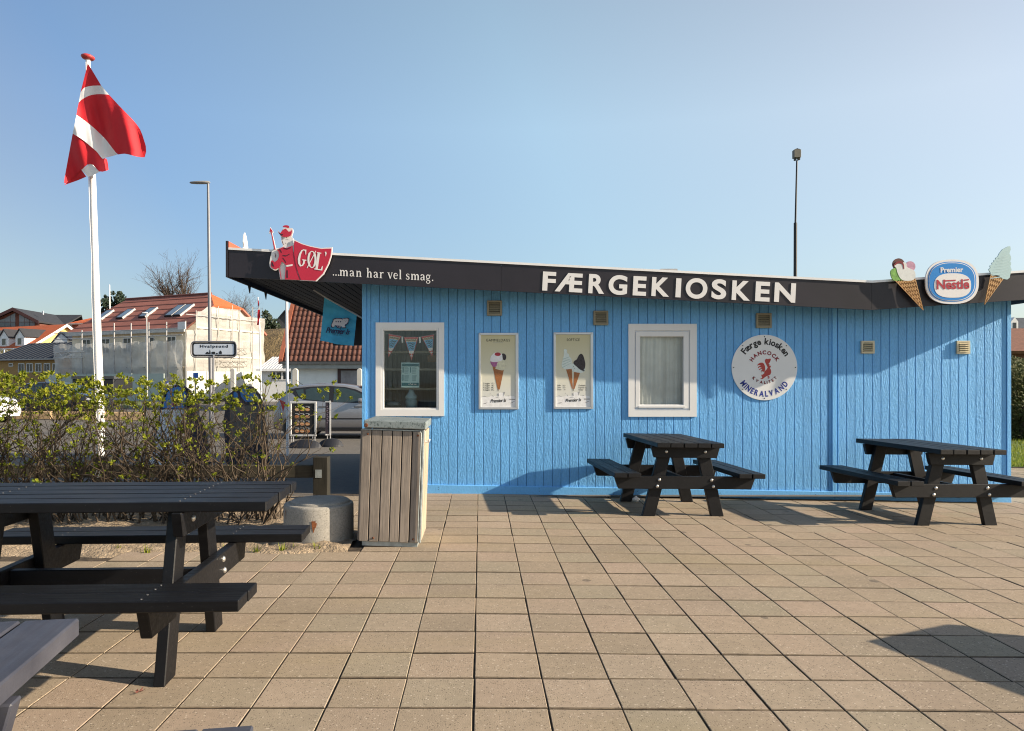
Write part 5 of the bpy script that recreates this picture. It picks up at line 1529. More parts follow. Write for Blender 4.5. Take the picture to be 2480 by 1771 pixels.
def cloth_y(x, y, y0=0.0):
    # soft folds that run down from the hoist
    s = (x - 300 - (y - 245) * 0.32) / 190.0
    g_ = min(1.0, max(0.0, (y - 245) / 500.0))
    return DF + y0 + g_ * (0.055 * math.sin(s * 2.6) + 0.022 * math.sin(s * 6.1 + y * 0.004)) - 0.10 * g_ * max(0.0, (x - 700) / 450.0)
fb = MB()
def fband(up, lo, mi, rows=8, y0=0.0, n=22):
    a, b = curve(sm(up), n), curve(sm(lo), n)
    R_ = []
    for j in range(rows + 1):
        t = j / rows
        row = []
        for i in range(n):
            p = a[i].lerp(b[i], t)
            x, y = f([(p.x, p.y)])[0]
            row.append(W(x, y, cloth_y(p.x, p.y, y0)))
        R_.append(row)
    fb.loft(R_, mi)
c1 = [(428, 560), (455, 522), (485, 502), (560, 487), (655, 485)]
c2 = [(410, 670), (440, 640), (490, 610), (550, 587), (640, 578), (740, 585)]
c3 = [(385, 805), (480, 870), (600, 970), (700, 1070), (770, 1160), (832, 1240)]
c4 = [(343, 1010), (440, 1068), (540, 1150), (610, 1212), (667, 1283)]
fband([(508, 246), (510, 245), (512, 246)], c1, 0)
fband(c1, c2, 1)
n = 26
a = curve(sm(c2), n); rgt = curve(sm([(740, 585), (860, 715), (1000, 860), (1080, 965), (1122, 1080), (1148, 1180), (1130, 1268)]), 14); lft = curve(sm([(410, 670), (395, 740), (385, 805)]), 14)
b = curve(sm(c3) + [(900, 1228), (960, 1238), (1030, 1258), (1090, 1268), (1130, 1268)], n)
R_ = []
for j in range(14):
    t = j / 13
    row = []
    for i in range(n):
        s = i / (n - 1)
        p = a[i] * (1 - t) + b[i] * t + (lft[j] - (a[0] * (1 - t) + b[0] * t)) * (1 - s) + (rgt[j] - (a[-1] * (1 - t) + b[-1] * t)) * s
        x, y = f([(p.x, p.y)])[0]
        row.append(W(x, y, cloth_y(p.x, p.y)))
    R_.append(row)
fb.loft(R_, 0)
fband(c3, c4, 1)
fband(c4 + [(715, 1283), (735, 1405)], [(262, 1450), (250, 1560), (300, 1525), (400, 1440), (440, 1402), (540, 1337), (640, 1425), (735, 1405)], 0, y0=0.012, rows=10)
fband([(436, 1402), (480, 1372), (540, 1335)], [(510, 1482), (560, 1468), (640, 1425)], 1, y0=0.02, rows=4)
fband([(243, 1578), (340, 1490), (436, 1402)], [(250, 1572), (400, 1520), (492, 1480)], 0, y0=0.03, rows=4)
flag = fb.build("national_flag", [M_RED, M_FLAGW], origin=W(225, 440, DF))
tag(flag, "big red flag with a white cross hanging in folds from the tall flagpole", "flag")

# ------------------------------------------------------------------ litter on the paving
q = MB(); r_ = random.Random(3); c = Vector((1.72, 8.13, zg(1.7, 8.1)))
rows = []
for j in range(7):
    rows.append([c + Vector((math.cos(2 * math.pi * i / 9) * 0.036 * math.sin(math.pi * (j + 0.4) / 7) * r_.uniform(0.6, 1.35), math.sin(2 * math.pi * i / 9) * 0.03 * math.sin(math.pi * (j + 0.4) / 7) * r_.uniform(0.6, 1.35), 0.002 + 0.062 * j / 6 * r_.uniform(0.9, 1.1))) for i in range(9)])
q.loft(rows, closed=True, smooth=False, caps=True)
tag(q.build("crumpled_paper", M_SIGNWHITE), "crumpled white paper scrap on the paving by a table leg at the blue wall", "litter")
q = MB(); c = W(336, 1676, 3.115); c.z = zg(c.x, c.y) + 0.004
for k in range(6):
    a = k * 1.05 + 0.3; l = rnd.uniform(0.018, 0.034)
    q.add([c + Vector((0, 0, 0.002)), c + Vector((math.cos(a - 0.3) * l * 0.5, math.sin(a - 0.3) * l * 0.5, 0.004)), c + Vector((math.cos(a) * l, math.sin(a) * l, 0.012)), c + Vector((math.cos(a + 0.3) * l * 0.5, math.sin(a + 0.3) * l * 0.5, 0.004))], [(0, 1, 2, 3)])
tag(q.build("fallen_leaf", pbr("red brown dry leaf", (0.15, 0.04, 0.028), 0.8, var=0.3, vs_=90)), "small dry red-brown leaf lying on the paving in front of the hedge table", "leaf")
# ------------------------------------------------------------------ street lamps, town sign, thin white pole
M_GALVPOLE = pbr("grey galvanised pole", (0.20, 0.205, 0.225), 0.5, metal=0.3, var=0.12, vs_=3)
D = 21.0
lp = thing("street_lamp", "tall grey street lamp with a flat head, behind the town sign", "street lamp", W(512, 1053, D))
q = MB(); q.tube([W(512, 1054, D), W(509, 860, D), W(504, 445, D)], [0.06, 0.052, 0.034], 14); q.build("pole", M_GALVPOLE, lp)
q = MB()
a = W(505, 443, D)
rows = []
for s, w_, h_ in ((0.04, 0.03, 0.02), (0.0, 0.055, 0.045), (-0.12, 0.10, 0.05), (-0.35, 0.10, 0.042), (-0.50, 0.07, 0.03), (-0.535, 0.02, 0.012)):
    rows.append([(a.x + s, D + w_ * math.cos(R(k)), a.z + 0.012 + h_ * 0.9 * math.sin(R(k)) - 0.02 * abs(s)) for k in range(0, 360, 30)])
q.loft(rows, closed=True, caps=True); q.build("lamp_head", pbr("grey lamp housing", (0.24, 0.24, 0.24), 0.5), lp)
D2 = 45.0
lp = thing("street_lamp", "small pale street lamp in front of the scaffolded house", "street lamp", W(356, 950, D2))
q = MB(); q.tube([W(356.5, 960, D2), W(355, 760, D2)], [0.045, 0.035], 10); q.build("pole", pbr("pale grey pole", (0.45, 0.45, 0.45), 0.5), lp)
a = W(355, 758, D2); q = MB(); q.loft([[(a.x + s, D2 + w_ * math.cos(R(k)), a.z + h_ * math.sin(R(k))) for k in range(0, 360, 45)] for s, w_, h_ in ((0.06, 0.04, 0.04), (-0.1, 0.1, 0.05), (-0.25, 0.06, 0.04))], closed=True, caps=True); q.build("lamp_head", M_WHITEPAINT, lp)
DS = 20.3
ts = thing("town_sign", "white town name sign with a black skyline on grey tubes", "sign", W(517, 1060, DS))
def rrect(x0, y0, x1, y1, r, n=6):
    o = []
    for cx, cy, a0 in ((x1 - r, y0 + r, -90), (x1 - r, y1 - r, 0), (x0 + r, y1 - r, 90), (x0 + r, y0 + r, 180)):
        for k in range(n): o.append((cx + r * math.cos(R(a0 + 90 * k / (n - 1))), cy + r * math.sin(R(a0 + 90 * k / (n - 1)))))
    return o
s3 = Z(420, 680, 0.13544)
q = MB(); q.tube([W(*p, DS) for p in s3(rrect(318, 1090, 1128, 1366, 70))] + [W(*s3(rrect(318, 1090, 1128, 1366, 70))[0], DS)], 0.021, 8); q.build("tube_frame", M_GALVPOLE, ts)
q = MB(); poly(q, s3(rrect(333, 1105, 1112, 1350, 48)), DS + 0.004, 0.012); q.build("panel", M_PRINTBLACK, ts)
q = MB(); poly(q, s3(rrect(362, 1132, 1084, 1322, 30)), DS - 0.001, 0.004); pan = q.build("face", pbr("pale sign face", (0.56, 0.62, 0.70), 0.5, var=0.04), ts)
q = MB(); (x0, y0), (x1, y1) = s3([(475, 1146), (975, 1214)]); px_text(q, "Hvalpsund", x0, y0, x1, y1, DS - 0.004, bold=0.03, spacing=1.25, res=3); q.build("lettering", M_PRINTBLACK, pan)
q = MB()
for k, pts in enumerate(([(575, 1312), (575, 1295), (605, 1270), (640, 1295), (640, 1312)], [(636, 1312), (645, 1260), (653, 1228), (664, 1280), (666, 1312)], [(682, 1312), (682, 1280), (692, 1270), (735, 1270), (748, 1282), (748, 1312)], [(758, 1312), (758, 1308), (778, 1286), (800, 1308), (800, 1312)], [(818, 1312), (818, 1275), (842, 1248), (866, 1275), (866, 1312)])):
    poly(q, s3(pts), DS - 0.004 - 0.0004 * k, 0.002)
q.build("skyline_print", M_PRINTBLACK, pan)
q = MB(); q.tube([W(517, 1060, DS), W(517, 860, DS)], 0.028, 10); q.build("post", M_GALVPOLE, ts)
D3 = 14.6
wp = thing("white_pole", "thin white pole behind the canopy edge beside the menu stand", "pole", W(696, 1103, D3))
q = MB(); q.tube([W(697, 1106, D3), W(694, 690, D3)], 0.029, 12); q.build("shaft", M_WHITEPAINT, wp)
D4 = 26.0
dl = thing("mast", "dark mast with a box lamp rising behind the kiosk roof", "mast", W(1928, 1030, D4))
q = MB(); q.tube([W(1924.5, 1030, D4), W(1926, 672, D4), W(1926.5, 540, D4)], 0.058, 10); q.build("lower_pole", M_BLACK, dl)
q = MB(); q.tube([W(1926.5, 541, D4), W(1930, 389, D4)], [0.034, 0.028], 10); q.build("upper_pole", M_BLACK, dl)
a = W(1921.5, 383, D4); b = W(1937, 364, D4)
q = MB(); q.bx(a.x, b.x, D4 - 0.1, D4 + 0.1, a.z, b.z); hd = q.build("lamp_box", pbr("olive lamp box", (0.14, 0.13, 0.105), 0.5), dl)
q = MB(); q.bx(b.x + 0.001, b.x + 0.012, D4 - 0.09, D4 + 0.09, a.z + 0.01, b.z - 0.01); q.build("side_plate", M_WHITEPAINT, hd)
q = MB(); q.bx(a.x + 0.05, b.x - 0.02, D4 - 0.06, D4 + 0.06, b.z + 0.001, b.z + 0.03); q.loft([[(a.x + 0.09, D4 - 0.05, b.z + 0.03), (b.x - 0.04, D4 - 0.05, b.z + 0.03), (b.x - 0.04, D4 + 0.05, b.z + 0.03), (a.x + 0.09, D4 + 0.05, b.z + 0.03)], [(a.x + 0.125, D4, b.z + 0.075)] * 4], closed=True, smooth=False); q.build("cap", M_BLACK, hd)
q = MB(); q.bx(a.x + 0.03, a.x + 0.09, D4 - 0.05, D4 + 0.05, a.z - 0.09, a.z - 0.001); q.bx(b.x - 0.07, b.x - 0.005, D4 - 0.05, D4 + 0.05, a.z - 0.07, a.z - 0.001); q.build("clamp", M_BLACK, hd)

# ------------------------------------------------------------------ menu stands
m6 = Z(620, 880, 0.12929)
DM = 16.9
zm = za(DM)
ms = thing("menu_stand", "silver framed black menu board showing twelve dishes, on a dark rubber foot", "sign", (W(734, 0, DM).x, DM, zm))
A, B = W(*m6([(632, 1370)])[0], DM), W(*m6([(1128, 715)])[0], DM)
q = MB(); e = 0.043
q.bx(A.x, B.x, DM, DM + 0.03, A.z, A.z + e); q.bx(A.x, B.x, DM, DM + 0.03, B.z - e, B.z); q.bx(A.x, A.x + e, DM, DM + 0.03, A.z + e, B.z - e); q.bx(B.x - e, B.x, DM, DM + 0.03, A.z + e, B.z - e)
q.build("frame", pbr("pale aluminium", (0.70, 0.69, 0.67), 0.4, metal=0.3), ms, bevel=0.006)
q = MB(); q.bx(A.x + e - 0.002, B.x - e + 0.002, DM + 0.012, DM + 0.016, A.z + e - 0.002, B.z - e + 0.002); bd = q.build("menu_sheet", pbr("black menu print", (0.016, 0.015, 0.016), 0.4), ms)
food, txt = MB(), MB()
fr_ = random.Random(5)
for j, y in enumerate((868, 1000, 1138, 1270)):
    for i, x in enumerate((768, 866, 966)):
        food.add([W(*p, DM + 0.009) for p in m6(smooth_poly([(x - 42, y - 8), (x - 20, y - 28), (x + 20, y - 24), (x + 42, y - 2), (x + 30, y + 22), (x - 10, y + 30), (x - 38, y + 14)], 2))], [list(range(14))], 0 if (i + j) % 3 else 1)
        food.add([W(*p, DM + 0.008) for p in m6([(x - 36, y - 4), (x + 36, y + 2), (x + 30, y + 10), (x - 30, y + 8)])], [(0, 1, 2, 3)], 2 if (i + j) % 2 else 3)
        txt.add([W(*p, DM + 0.009) for p in m6([(x - 36, y - 62), (x + 34, y - 62), (x + 34, y - 55), (x - 36, y - 55)])], [(0, 1, 2, 3)])
        txt.add([W(*p, DM + 0.009) for p in m6([(x + 12, y - 48), (x + 44, y - 45), (x + 42, y - 30), (x + 10, y - 34)])], [(0, 1, 2, 3)])
food.build("dish_print", [pbr("bun print", (0.52, 0.24, 0.09), 0.5, var=0.4, vs_=90), pbr("pale bun print", (0.58, 0.36, 0.18), 0.5, var=0.4, vs_=90), pbr("red filling print", (0.32, 0.03, 0.02), 0.5), pbr("cream filling print", (0.66, 0.55, 0.38), 0.5)], bd)
txt.build("text_print", pbr("pale grey print", (0.5, 0.5, 0.5), 0.5), bd)
q = MB()
for x in (1062, 1102): q.tube([W(*m6([(x, 1372)])[0], DM + 0.015), W(*m6([(x, 1450)])[0], DM + 0.015)], 0.012, 8)
for x in (660, 700): q.tube([W(*m6([(x, 1372)])[0], DM + 0.015), W(*m6([(x, 1470)])[0], DM + 0.015)], 0.012, 8)
q.build("spring_leg", M_ALU, ms)
M_RUBBER = pbr("dark blue grey rubber", (0.010, 0.012, 0.018), 0.6, var=0.15)
def foot(root, xa, xb, y, z):
    q = MB(); n = 12
    rows = []
    for i in range(n + 1):
        s = i / n; xx = xa + (xb - xa) * s; e = math.sin(math.pi * s) ** 0.5
        rows.append([(xx, y - 0.19 * e, z + 0.004), (xx, y - 0.17 * e, z + 0.05 * e + 0.004), (xx, y - 0.05 * e, z + 0.19 * e + 0.004), (xx, y + 0.05 * e, z + 0.19 * e + 0.004), (xx, y + 0.17 * e, z + 0.05 * e + 0.004), (xx, y + 0.19 * e, z + 0.004)])
    q.loft(rows, smooth=False, caps=True); q.build("foot", M_RUBBER, root)
foot(ms, W(*m6([(590, 1500)])[0], DM).x, W(*m6([(1240, 1500)])[0], DM).x, DM + 0.02, zm)
DN = 17.25
ms2 = thing("menu_stand", "menu stand seen edge on, a narrow upright frame beside the dish board", "sign", (W(*m6([(1350, 1440)])[0], DN).x, DN, za(DN)))
A, B = W(*m6([(1296, 1350)])[0], DN), W(*m6([(1400, 712)])[0], DN)
q = MB()
xm = (A.x + B.x) / 2
def edgebox(mb, x0, x1, y0, y1, z0, z1):
    mb.bx(x0, x1, y0, y1, z0, z1)
pr_ = MB(); ang = R(8)
q.bx(B.x - 0.032, B.x, DN, DN + 0.032, A.z, B.z); q.bx(A.x, A.x + 0.03, DN - 0.02, DN + 0.5, A.z, A.z + 0.03) ; q.bx(A.x, A.x + 0.02, DN + 0.48, DN + 0.51, A.z, B.z); q.bx(A.x + 0.0, B.x - 0.034, DN - 0.002, DN + 0.02, B.z - 0.025, B.z); q.bx(A.x, B.x - 0.034, DN - 0.002, DN + 0.02, A.z, A.z + 0.03)
q.build("frame", pbr("pale aluminium", (0.70, 0.69, 0.67), 0.4, metal=0.3), ms2)
q = MB(); q.bx(A.x + 0.004, B.x - 0.036, DN + 0.006, DN + 0.012, A.z + 0.03, B.z - 0.026); q.build("menu_sheet", pbr("plum black menu print", (0.045, 0.035, 0.048), 0.4, var=0.4, vs_=20), ms2)
q = MB()
for k in range(9):
    p = m6([(1325 + (k % 2) * 14, 800 + k * 38)])[0]; q.add([W(p[0] + dx, p[1] + dy, DN + 0.004) for dx, dy in ((0, 0), (3, 1), (2, 3.2), (-0.5, 2.4))], [(0, 1, 2, 3)])
q.build("text_print", pbr("mauve print", (0.25, 0.2, 0.26), 0.5), ms2)
q = MB()
for x in (1336, 1392): q.tube([W(*m6([(x, 1352)])[0], DN + 0.015), W(*m6([(x, 1425)])[0], DN + 0.015)], 0.012, 8)
q.build("spring_leg", M_ALU, ms2)
foot(ms2, W(*m6([(1150, 1490)])[0], DN).x, W(*m6([(1635, 1490)])[0], DN).x, DN + 0.05, za(DN))

# arched advertising boards behind the hedge
s4 = Z(340, 900, 0.13544)
DA = 11.4
M_ADBLUE = pbr("mid blue print", (0.03, 0.20, 0.55), 0.5, var=0.15, vs_=6); M_ADPALE = pbr("pale blue white print", (0.74, 0.80, 0.86), 0.5, var=0.06); M_ADNAVY = pbr("navy plastic", (0.012, 0.016, 0.04), 0.4, var=0.1)
ab = thing("arched_sign", "arch-topped pavement sign, blue above and pale below, behind the flagpole bush", "sign", W(410, 1150, DA))
q = MB(); q.prism([W(*p, DA) for p in s4([(395, 655), (480, 380), (560, 300), (660, 270), (740, 300), (810, 400), (800, 540), (770, 660)])], (0, 0.03, 0)); q.build("top_panel", M_ADBLUE, ab)
q = MB(); q.prism([W(*p, DA + 0.004) for p in s4(smooth_poly([(385, 690), (360, 900), (300, 1080), (270, 1180), (240, 1400), (150, 1620), (120, 1850), (430, 1850), (480, 1560), (470, 1450), (570, 1440), (620, 1290), (620, 1100), (700, 1000), (760, 860), (755, 690)], 3))], (0, 0.03, 0)); q.build("lower_panel", M_ADPALE, ab)
q = MB(); q.tube([W(*p, DA + 0.05) for p in s4([(790, 660), (835, 520), (820, 380), (760, 290), (660, 250), (560, 285), (470, 370), (400, 520), (370, 690), (340, 900), (250, 1180), (120, 1620), (90, 1850)])], 0.02, 8); q.build("frame", M_ADNAVY, ab)
q = MB(); q.prism([W(*p, DA + 0.10) for p in s4([(830, 560), (850, 420), (770, 250), (880, 330), (960, 480), (1000, 700), (1150, 1000), (1250, 1500), (1290, 1850), (900, 1850), (760, 1400), (820, 900)])], (0, 0.04, 0)); q.build("rear_panel", M_ADNAVY, ab)
q = MB(); q.prism([W(*p, DA - 0.003) for p in s4([(395, 655), (770, 660), (768, 680), (392, 675)])], (0, 0.002, 0)); q.build("dark_band_print", M_ADNAVY, ab)
q = MB()
for k, (x, y, w_, h_) in enumerate(((560, 440, 26, 40), (600, 420, 20, 50), (640, 445, 30, 36), (690, 430, 22, 48), (580, 500, 30, 26), (650, 510, 40, 20))): q.add([W(*p, DA - 0.0025) for p in s4([(x, y), (x + w_, y + 4), (x + w_ * 0.8, y + h_), (x - 4, y + h_ * 0.9)])], [(0, 1, 2, 3)])
q.build("white_print", M_SIGNWHITE, ab)
q = MB()
for x in (575, 615, 655): q.add([W(*p, DA - 0.0025) for p in s4([(x, 570), (x + 28, 568), (x + 10, 612), (x - 4, 612)])], [(0, 1, 2, 3)])
q.build("red_print", M_SIGNRED, ab)
ab2 = thing("arched_sign", "dark arch-topped sign with blue print, in the hedge twigs beside the silver car", "sign", W(570, 1170, DA + 0.3))
D_ = DA + 0.3
q = MB(); q.prism([W(*p, D_ + 0.005) for p in s4([(1480, 900), (1530, 600), (1560, 430), (1680, 320), (1830, 250), (2010, 270), (2130, 400), (2200, 600), (2240, 900), (2330, 1850), (1560, 1850)])], (0, 0.03, 0)); q.build("board", M_ADNAVY, ab2)
q = MB(); q.prism([W(*p, D_) for p in s4([(1665, 380), (1700, 365), (1745, 400), (1740, 470), (1700, 490), (1668, 460)])], (0, 0.004, 0)); q.prism([W(*p, D_) for p in s4([(1770, 320), (1900, 290), (2040, 360), (2100, 440), (2150, 540), (1880, 540), (1800, 450)])], (0, 0.004, 0)); q.build("blue_print", M_ADBLUE, ab2)
q = MB(); q.prism([W(*p, D_) for p in s4([(1840, 1480), (2020, 1470), (2080, 1850), (1850, 1850)])], (0, 0.004, 0)); q.prism([W(*p, D_) for p in s4([(1600, 620), (2150, 600), (2180, 760), (2190, 1300), (1600, 1350)])], (0, 0.004, 0)); q.build("grey_print", pbr("taupe print", (0.12, 0.115, 0.105), 0.5, var=0.2), ab2)

# parking sign and blue notice
DP = 24
pk = thing("parking_sign", "small blue and white parking sign on a post in the hedge", "sign", W(411, 1040, DP))
q = MB(); q.prism([W(*p, DP) for p in s4([(450, 178), (602, 178), (602, 365), (450, 365)])], (0, 0.03, 0)); q.build("plate", pbr("parking blue", (0.04, 0.09, 0.33), 0.4), pk)
q = MB(); q.prism([W(*p, DP - 0.004) for p in s4([(478, 205), (576, 205), (576, 300), (478, 300)])], (0, 0.003, 0)); q.build("white_print", M_SIGNWHITE, pk)
q = MB(); q.tube([W(411, 1045, DP), W(411, 925, DP + 0.05)], 0.03, 8); q.build("post", M_GALVPOLE, pk)
DQ = 38
nb_ = thing("blue_notice", "small blue notice board in front of the white hoarding", "sign", W(473, 985, DQ))
q = MB(); q.prism([W(*p, DQ) for p in s4([(942, 22), (1028, 20), (1030, 118), (942, 118)])], (0, 0.05, 0)); q.build("plate", pbr("notice blue", (0.03, 0.11, 0.42), 0.4), nb_)
q = MB(); q.tube([W(473, 992, DQ), W(473, 914, DQ + 0.04)], 0.04, 8); q.build("post", M_GALVPOLE, nb_)
DR = 17.5
br_ = thing("barrier_rail", "low black rail on two posts seen through the hedge", "rail", W(513, 1050, DR))
q = MB(); q.bx(W(470, 0, DR).x, W(556, 0, DR).x, DR, DR + 0.06, W(0, 973, DR).z, W(0, 966, DR).z); q.build("rail", M_BLACK, br_)
for px in (478, 548):
    x = W(px, 0, DR).x; q = MB(); q.bx(x - 0.03, x + 0.03, DR + 0.005, DR + 0.055, -0.25, W(0, 973, DR).z - 0.001); q.build("post", M_BLACK, br_)

# ------------------------------------------------------------------ cars
M_TYRE = pbr("tyre rubber", (0.018, 0.018, 0.019), 0.8); M_RIM = pbr("alloy rim", (0.55, 0.55, 0.57), 0.3, metal=0.7)
M_CARGLASS = glass_mat("car glass", (0.42, 0.50, 0.52), 0.10)
M_CARDARK = pbr("car black trim", (0.012, 0.012, 0.014), 0.45)
M_TAIL = pbr("tail lamp red", (0.36, 0.015, 0.02), 0.2)
def paint(name, col, metal):
    t = NT(name); t.base(col); t.b.inputs["Coat Weight"].default_value = 0.8; t.b.inputs["Coat Roughness"].default_value = 0.05
    return t.set(0.35, metal)
def car(label, loc, rotz, mat, s=1.0, plate=True):
    """five-door hatchback, nose along local +x, wheels on local z = 0"""
    c = thing("parked_car", label, "car", (0, 0, 0))
    top = [(0.02, 0.62), (0.05, 0.86), (0.12, 0.95), (0.26, 1.16), (0.42, 1.36), (0.56, 1.41), (0.9, 1.445), (1.4, 1.465), (1.8, 1.45), (2.15, 1.40), (2.5, 1.27), (2.85, 1.09), (3.1, 0.99), (3.5, 0.93), (3.9, 0.84), (4.12, 0.70), (4.2, 0.55)]
    def belt(x): return 0.955 + 0.05 * max(0, (1.6 - x) / 1.6) - 0.035 * max(0, (x - 1.6) / 1.6)
    def width(x): return 0.885 * (1 - 0.16 * max(0, (0.5 - x) / 0.5) ** 2 - 0.26 * max(0, (x - 3.3) / 0.9) ** 2)
    rows = []
    for x, zt in top:
        w = width(x); b = min(belt(x), zt - 0.02)
        lo = 0.20 + 0.06 * max(0, (0.3 - x) / 0.3) + 0.05 * max(0, (x - 3.9) / 0.3)
        g_ = max(0.0, zt - b)
        half = [(0.0, lo), (w * 0.90, lo), (w * 0.985, lo + 0.10), (w, 0.48), (w * 0.992, 0.66 if zt > 0.8 else (lo + zt) / 2), (w * 0.965, b), (w * 0.965 - 0.42 * g_ * 0.55, b + g_ * 0.55), (w * 0.965 - 0.42 * g_ * 0.90 - 0.02, b + g_ * 0.90), (w * 0.60 if g_ > 0.2 else w * 0.75, zt - 0.005), (0.0, zt + 0.012)]
        rows.append([(x, y, z) for y, z in half] + [(x, -y, z) for y, z in half[-2:0:-1]])
    q = MB(); q.loft(rows, closed=True, caps=True); body = q.build("body", mat, c)
    def side(x, z):
        w = width(x); b = belt(x)
        return (w * 0.965 - 0.42 * max(0, z - b) if z > b else w * (0.965 + 0.027 * (b - z) / max(b - 0.66, 0.01)) if z > 0.66 else w) + 0.004
    def sidepoly(name, pts, m, par=body, off=0.0):
        for sg in (-1, 1):
            q = MB()
            q.add([(x, sg * (side(x, z) + off), z) for x, z in pts], [list(range(len(pts)))])
            o = q.build(name, m, par)
        return o
    sidepoly("window_surround", [(0.42, 1.30), (0.60, 1.345), (1.0, 1.385), (1.5, 1.40), (1.9, 1.375), (2.2, 1.31), (2.5, 1.17), (2.78, 0.99), (2.2, 0.955), (1.4, 0.985), (0.85, 1.03), (0.62, 1.12)], M_CARDARK, off=0.001)
    for pts in ([(0.70, 1.13), (0.86, 1.06), (0.80, 1.32), (0.60, 1.29)], [(0.90, 1.05), (1.50, 0.99), (1.50, 1.365), (1.0, 1.345), (0.86, 1.30)], [(1.62, 0.985), (2.22, 0.975), (2.66, 1.0), (2.42, 1.16), (2.16, 1.275), (1.90, 1.34), (1.62, 1.36)]):
        sidepoly("side_window", pts, pbr("car window dark", (0.03, 0.05, 0.055), 0.08), off=0.006)
    for pts in ([(1.14, 1.05), (1.40, 1.02), (1.40, 1.30), (1.20, 1.27)], [(1.68, 1.20), (1.86, 1.19), (1.86, 1.31), (1.68, 1.33)], [(0.98, 1.20), (1.06, 1.13), (1.08, 1.28), (1.0, 1.26)]):
        sidepoly("window_glow", pts, pbr("pale wall seen through glass", (0.22, 0.32, 0.33), 0.15), off=0.009) if False else None
    q = MB()
    q.add([(0.10, -0.60, 1.0), (0.10, 0.60, 1.0), (0.375, 0.50, 1.34), (0.375, -0.50, 1.34)], [(0, 1, 2, 3)]); q.xf(Matrix.Translation((-0.012, 0, 0.012))); q.build("rear_window", M_CARDARK, body)
    q = MB(); q.add([(2.22, -0.50, 1.385), (2.22, 0.50, 1.385), (3.0, 0.64, 1.035), (3.0, -0.64, 1.035)], [(0, 1, 2, 3)]); q.xf(Matrix.Translation((0.012, 0, 0.022))); q.build("windscreen", pbr("car window dark", (0.03, 0.05, 0.055), 0.08), body)
    for sg in (-1, 1):
        q = MB(); q.add([(0.075, sg * 0.76, 0.72), (0.30, sg * (side(0.30, 0.75) + 0.004), 0.74), (0.36, sg * (side(0.36, 0.9) + 0.004), 0.97), (0.20, sg * (side(0.2, 0.95) + 0.004), 1.04), (0.13, sg * 0.66, 0.97)], [(0, 1, 2, 3, 4)])
        q.build("tail_lamp", M_TAIL, c)
        q = MB(); q.add([(3.75, sg * (side(3.75, 0.7) + 0.004), 0.70), (4.10, sg * (side(4.10, 0.66) + 0.002), 0.64), (4.06, sg * (side(4.06, 0.7) + 0.0), 0.72), (3.72, sg * (side(3.72, 0.8) + 0.002), 0.80)], [(0, 1, 2, 3)])
        q.build("headlight", pbr("headlamp glass", (0.55, 0.57, 0.6), 0.1), c)
        q = MB(); m0 = Vector((2.36, sg * (side(2.36, 1.0) + 0.09), 1.02))
        q.loft([[m0 + Vector((dx, sg * 0.085 * math.cos(R(k)) * w_, 0.07 * math.sin(R(k)) * w_)) for k in range(0, 360, 36)] for dx, w_ in ((-0.06, 0.85), (-0.02, 1.0), (0.05, 0.9), (0.10, 0.45))], closed=True, caps=True); q.build("mirror", mat, c)
        for xh in (1.28, 2.22):
            pass
    for x0 in (1.36, 2.30):
        sidepoly("door_handle", [(x0 - 0.13, 0.835), (x0 + 0.10, 0.835), (x0 + 0.10, 0.862), (x0 - 0.13, 0.862)], M_CARDARK, off=0.016)
    for pts in ([(1.555, 0.36), (1.565, 0.36), (1.565, 0.96), (1.555, 0.96)], [(0.83, 1.0), (0.84, 1.0), (0.70, 0.70), (0.69, 0.70)], [(2.79, 0.36), (2.80, 0.36), (2.86, 0.9), (2.85, 0.9)]):
        sidepoly("door_gap", pts, M_CARDARK, off=0.003)
    sidepoly("sill_trim", [(0.98, 0.235), (2.95, 0.235), (2.95, 0.30), (0.98, 0.30)], M_CARDARK, off=0.001)
    sidepoly("rubbing_strip", [(1.05, 0.53), (2.75, 0.53), (2.75, 0.555), (1.05, 0.555)], M_CARDARK, off=0.004)
    q = MB(); q.tube([(0.62, 0, 1.42), (0.42, 0, 1.56)], 0.006, 5); q.build("aerial", M_BLACK, c)
    if plate:
        q = MB(); q.bx(-0.005, 0.02, -0.26, 0.26, 0.70, 0.81); q.build("number_plate", M_SIGNWHITE, c)
    for xw in (0.66, 3.32):
        for sg in (-1, 1):
            y0 = sg * (width(xw) - 0.19)
            q = MB(); q.lathe([(0.20, 0), (0.305, 0.0), (0.32, 0.03), (0.32, 0.17), (0.305, 0.20), (0.20, 0.20)], (0, 0, 0), 28)
            M = Matrix.Translation((xw, y0, 0.32)) @ Matrix.Rotation(R(-90) * sg, 4, 'X')
            q.xf(M); w_ = q.build("wheel", M_TYRE, c)
            q = MB(); q.lathe([(0.20, 0.185), (0.205, 0.2), (0.19, 0.203)], (0, 0, 0), 28, caps=False)
            for k in range(5):
                a = R(72 * k)
                q.add([(0.19 * math.cos(a + d) if rr_ else 0.05 * math.cos(a + d * 2.2), 0.19 * math.sin(a + d) if rr_ else 0.05 * math.sin(a + d * 2.2), 0.197) for d, rr_ in ((-0.19, 1), (0.19, 1), (0.28, 0), (-0.28, 0))], [(0, 1, 2, 3)])
            q.lathe([(0.06, 0.19), (0.055, 0.203), (0.001, 0.205)], (0, 0, 0), 12)
            q.xf(M); q.build("rim", M_RIM, w_)
            q = MB(); q.lathe([(0.37, 0.0), (0.37, 0.192)], (0, 0, 0), 28, caps=False)
            q.add([(0.37 * math.cos(2 * math.pi * k / 28), 0.37 * math.sin(2 * math.pi * k / 28), 0.1935) for k in range(28)], [list(range(28))])
            q.xf(M @ Matrix.Translation((0, 0, 0.002)))
            q.v = [p for p in q.v]
            q.build("wheel_arch", M_CARDARK, body)
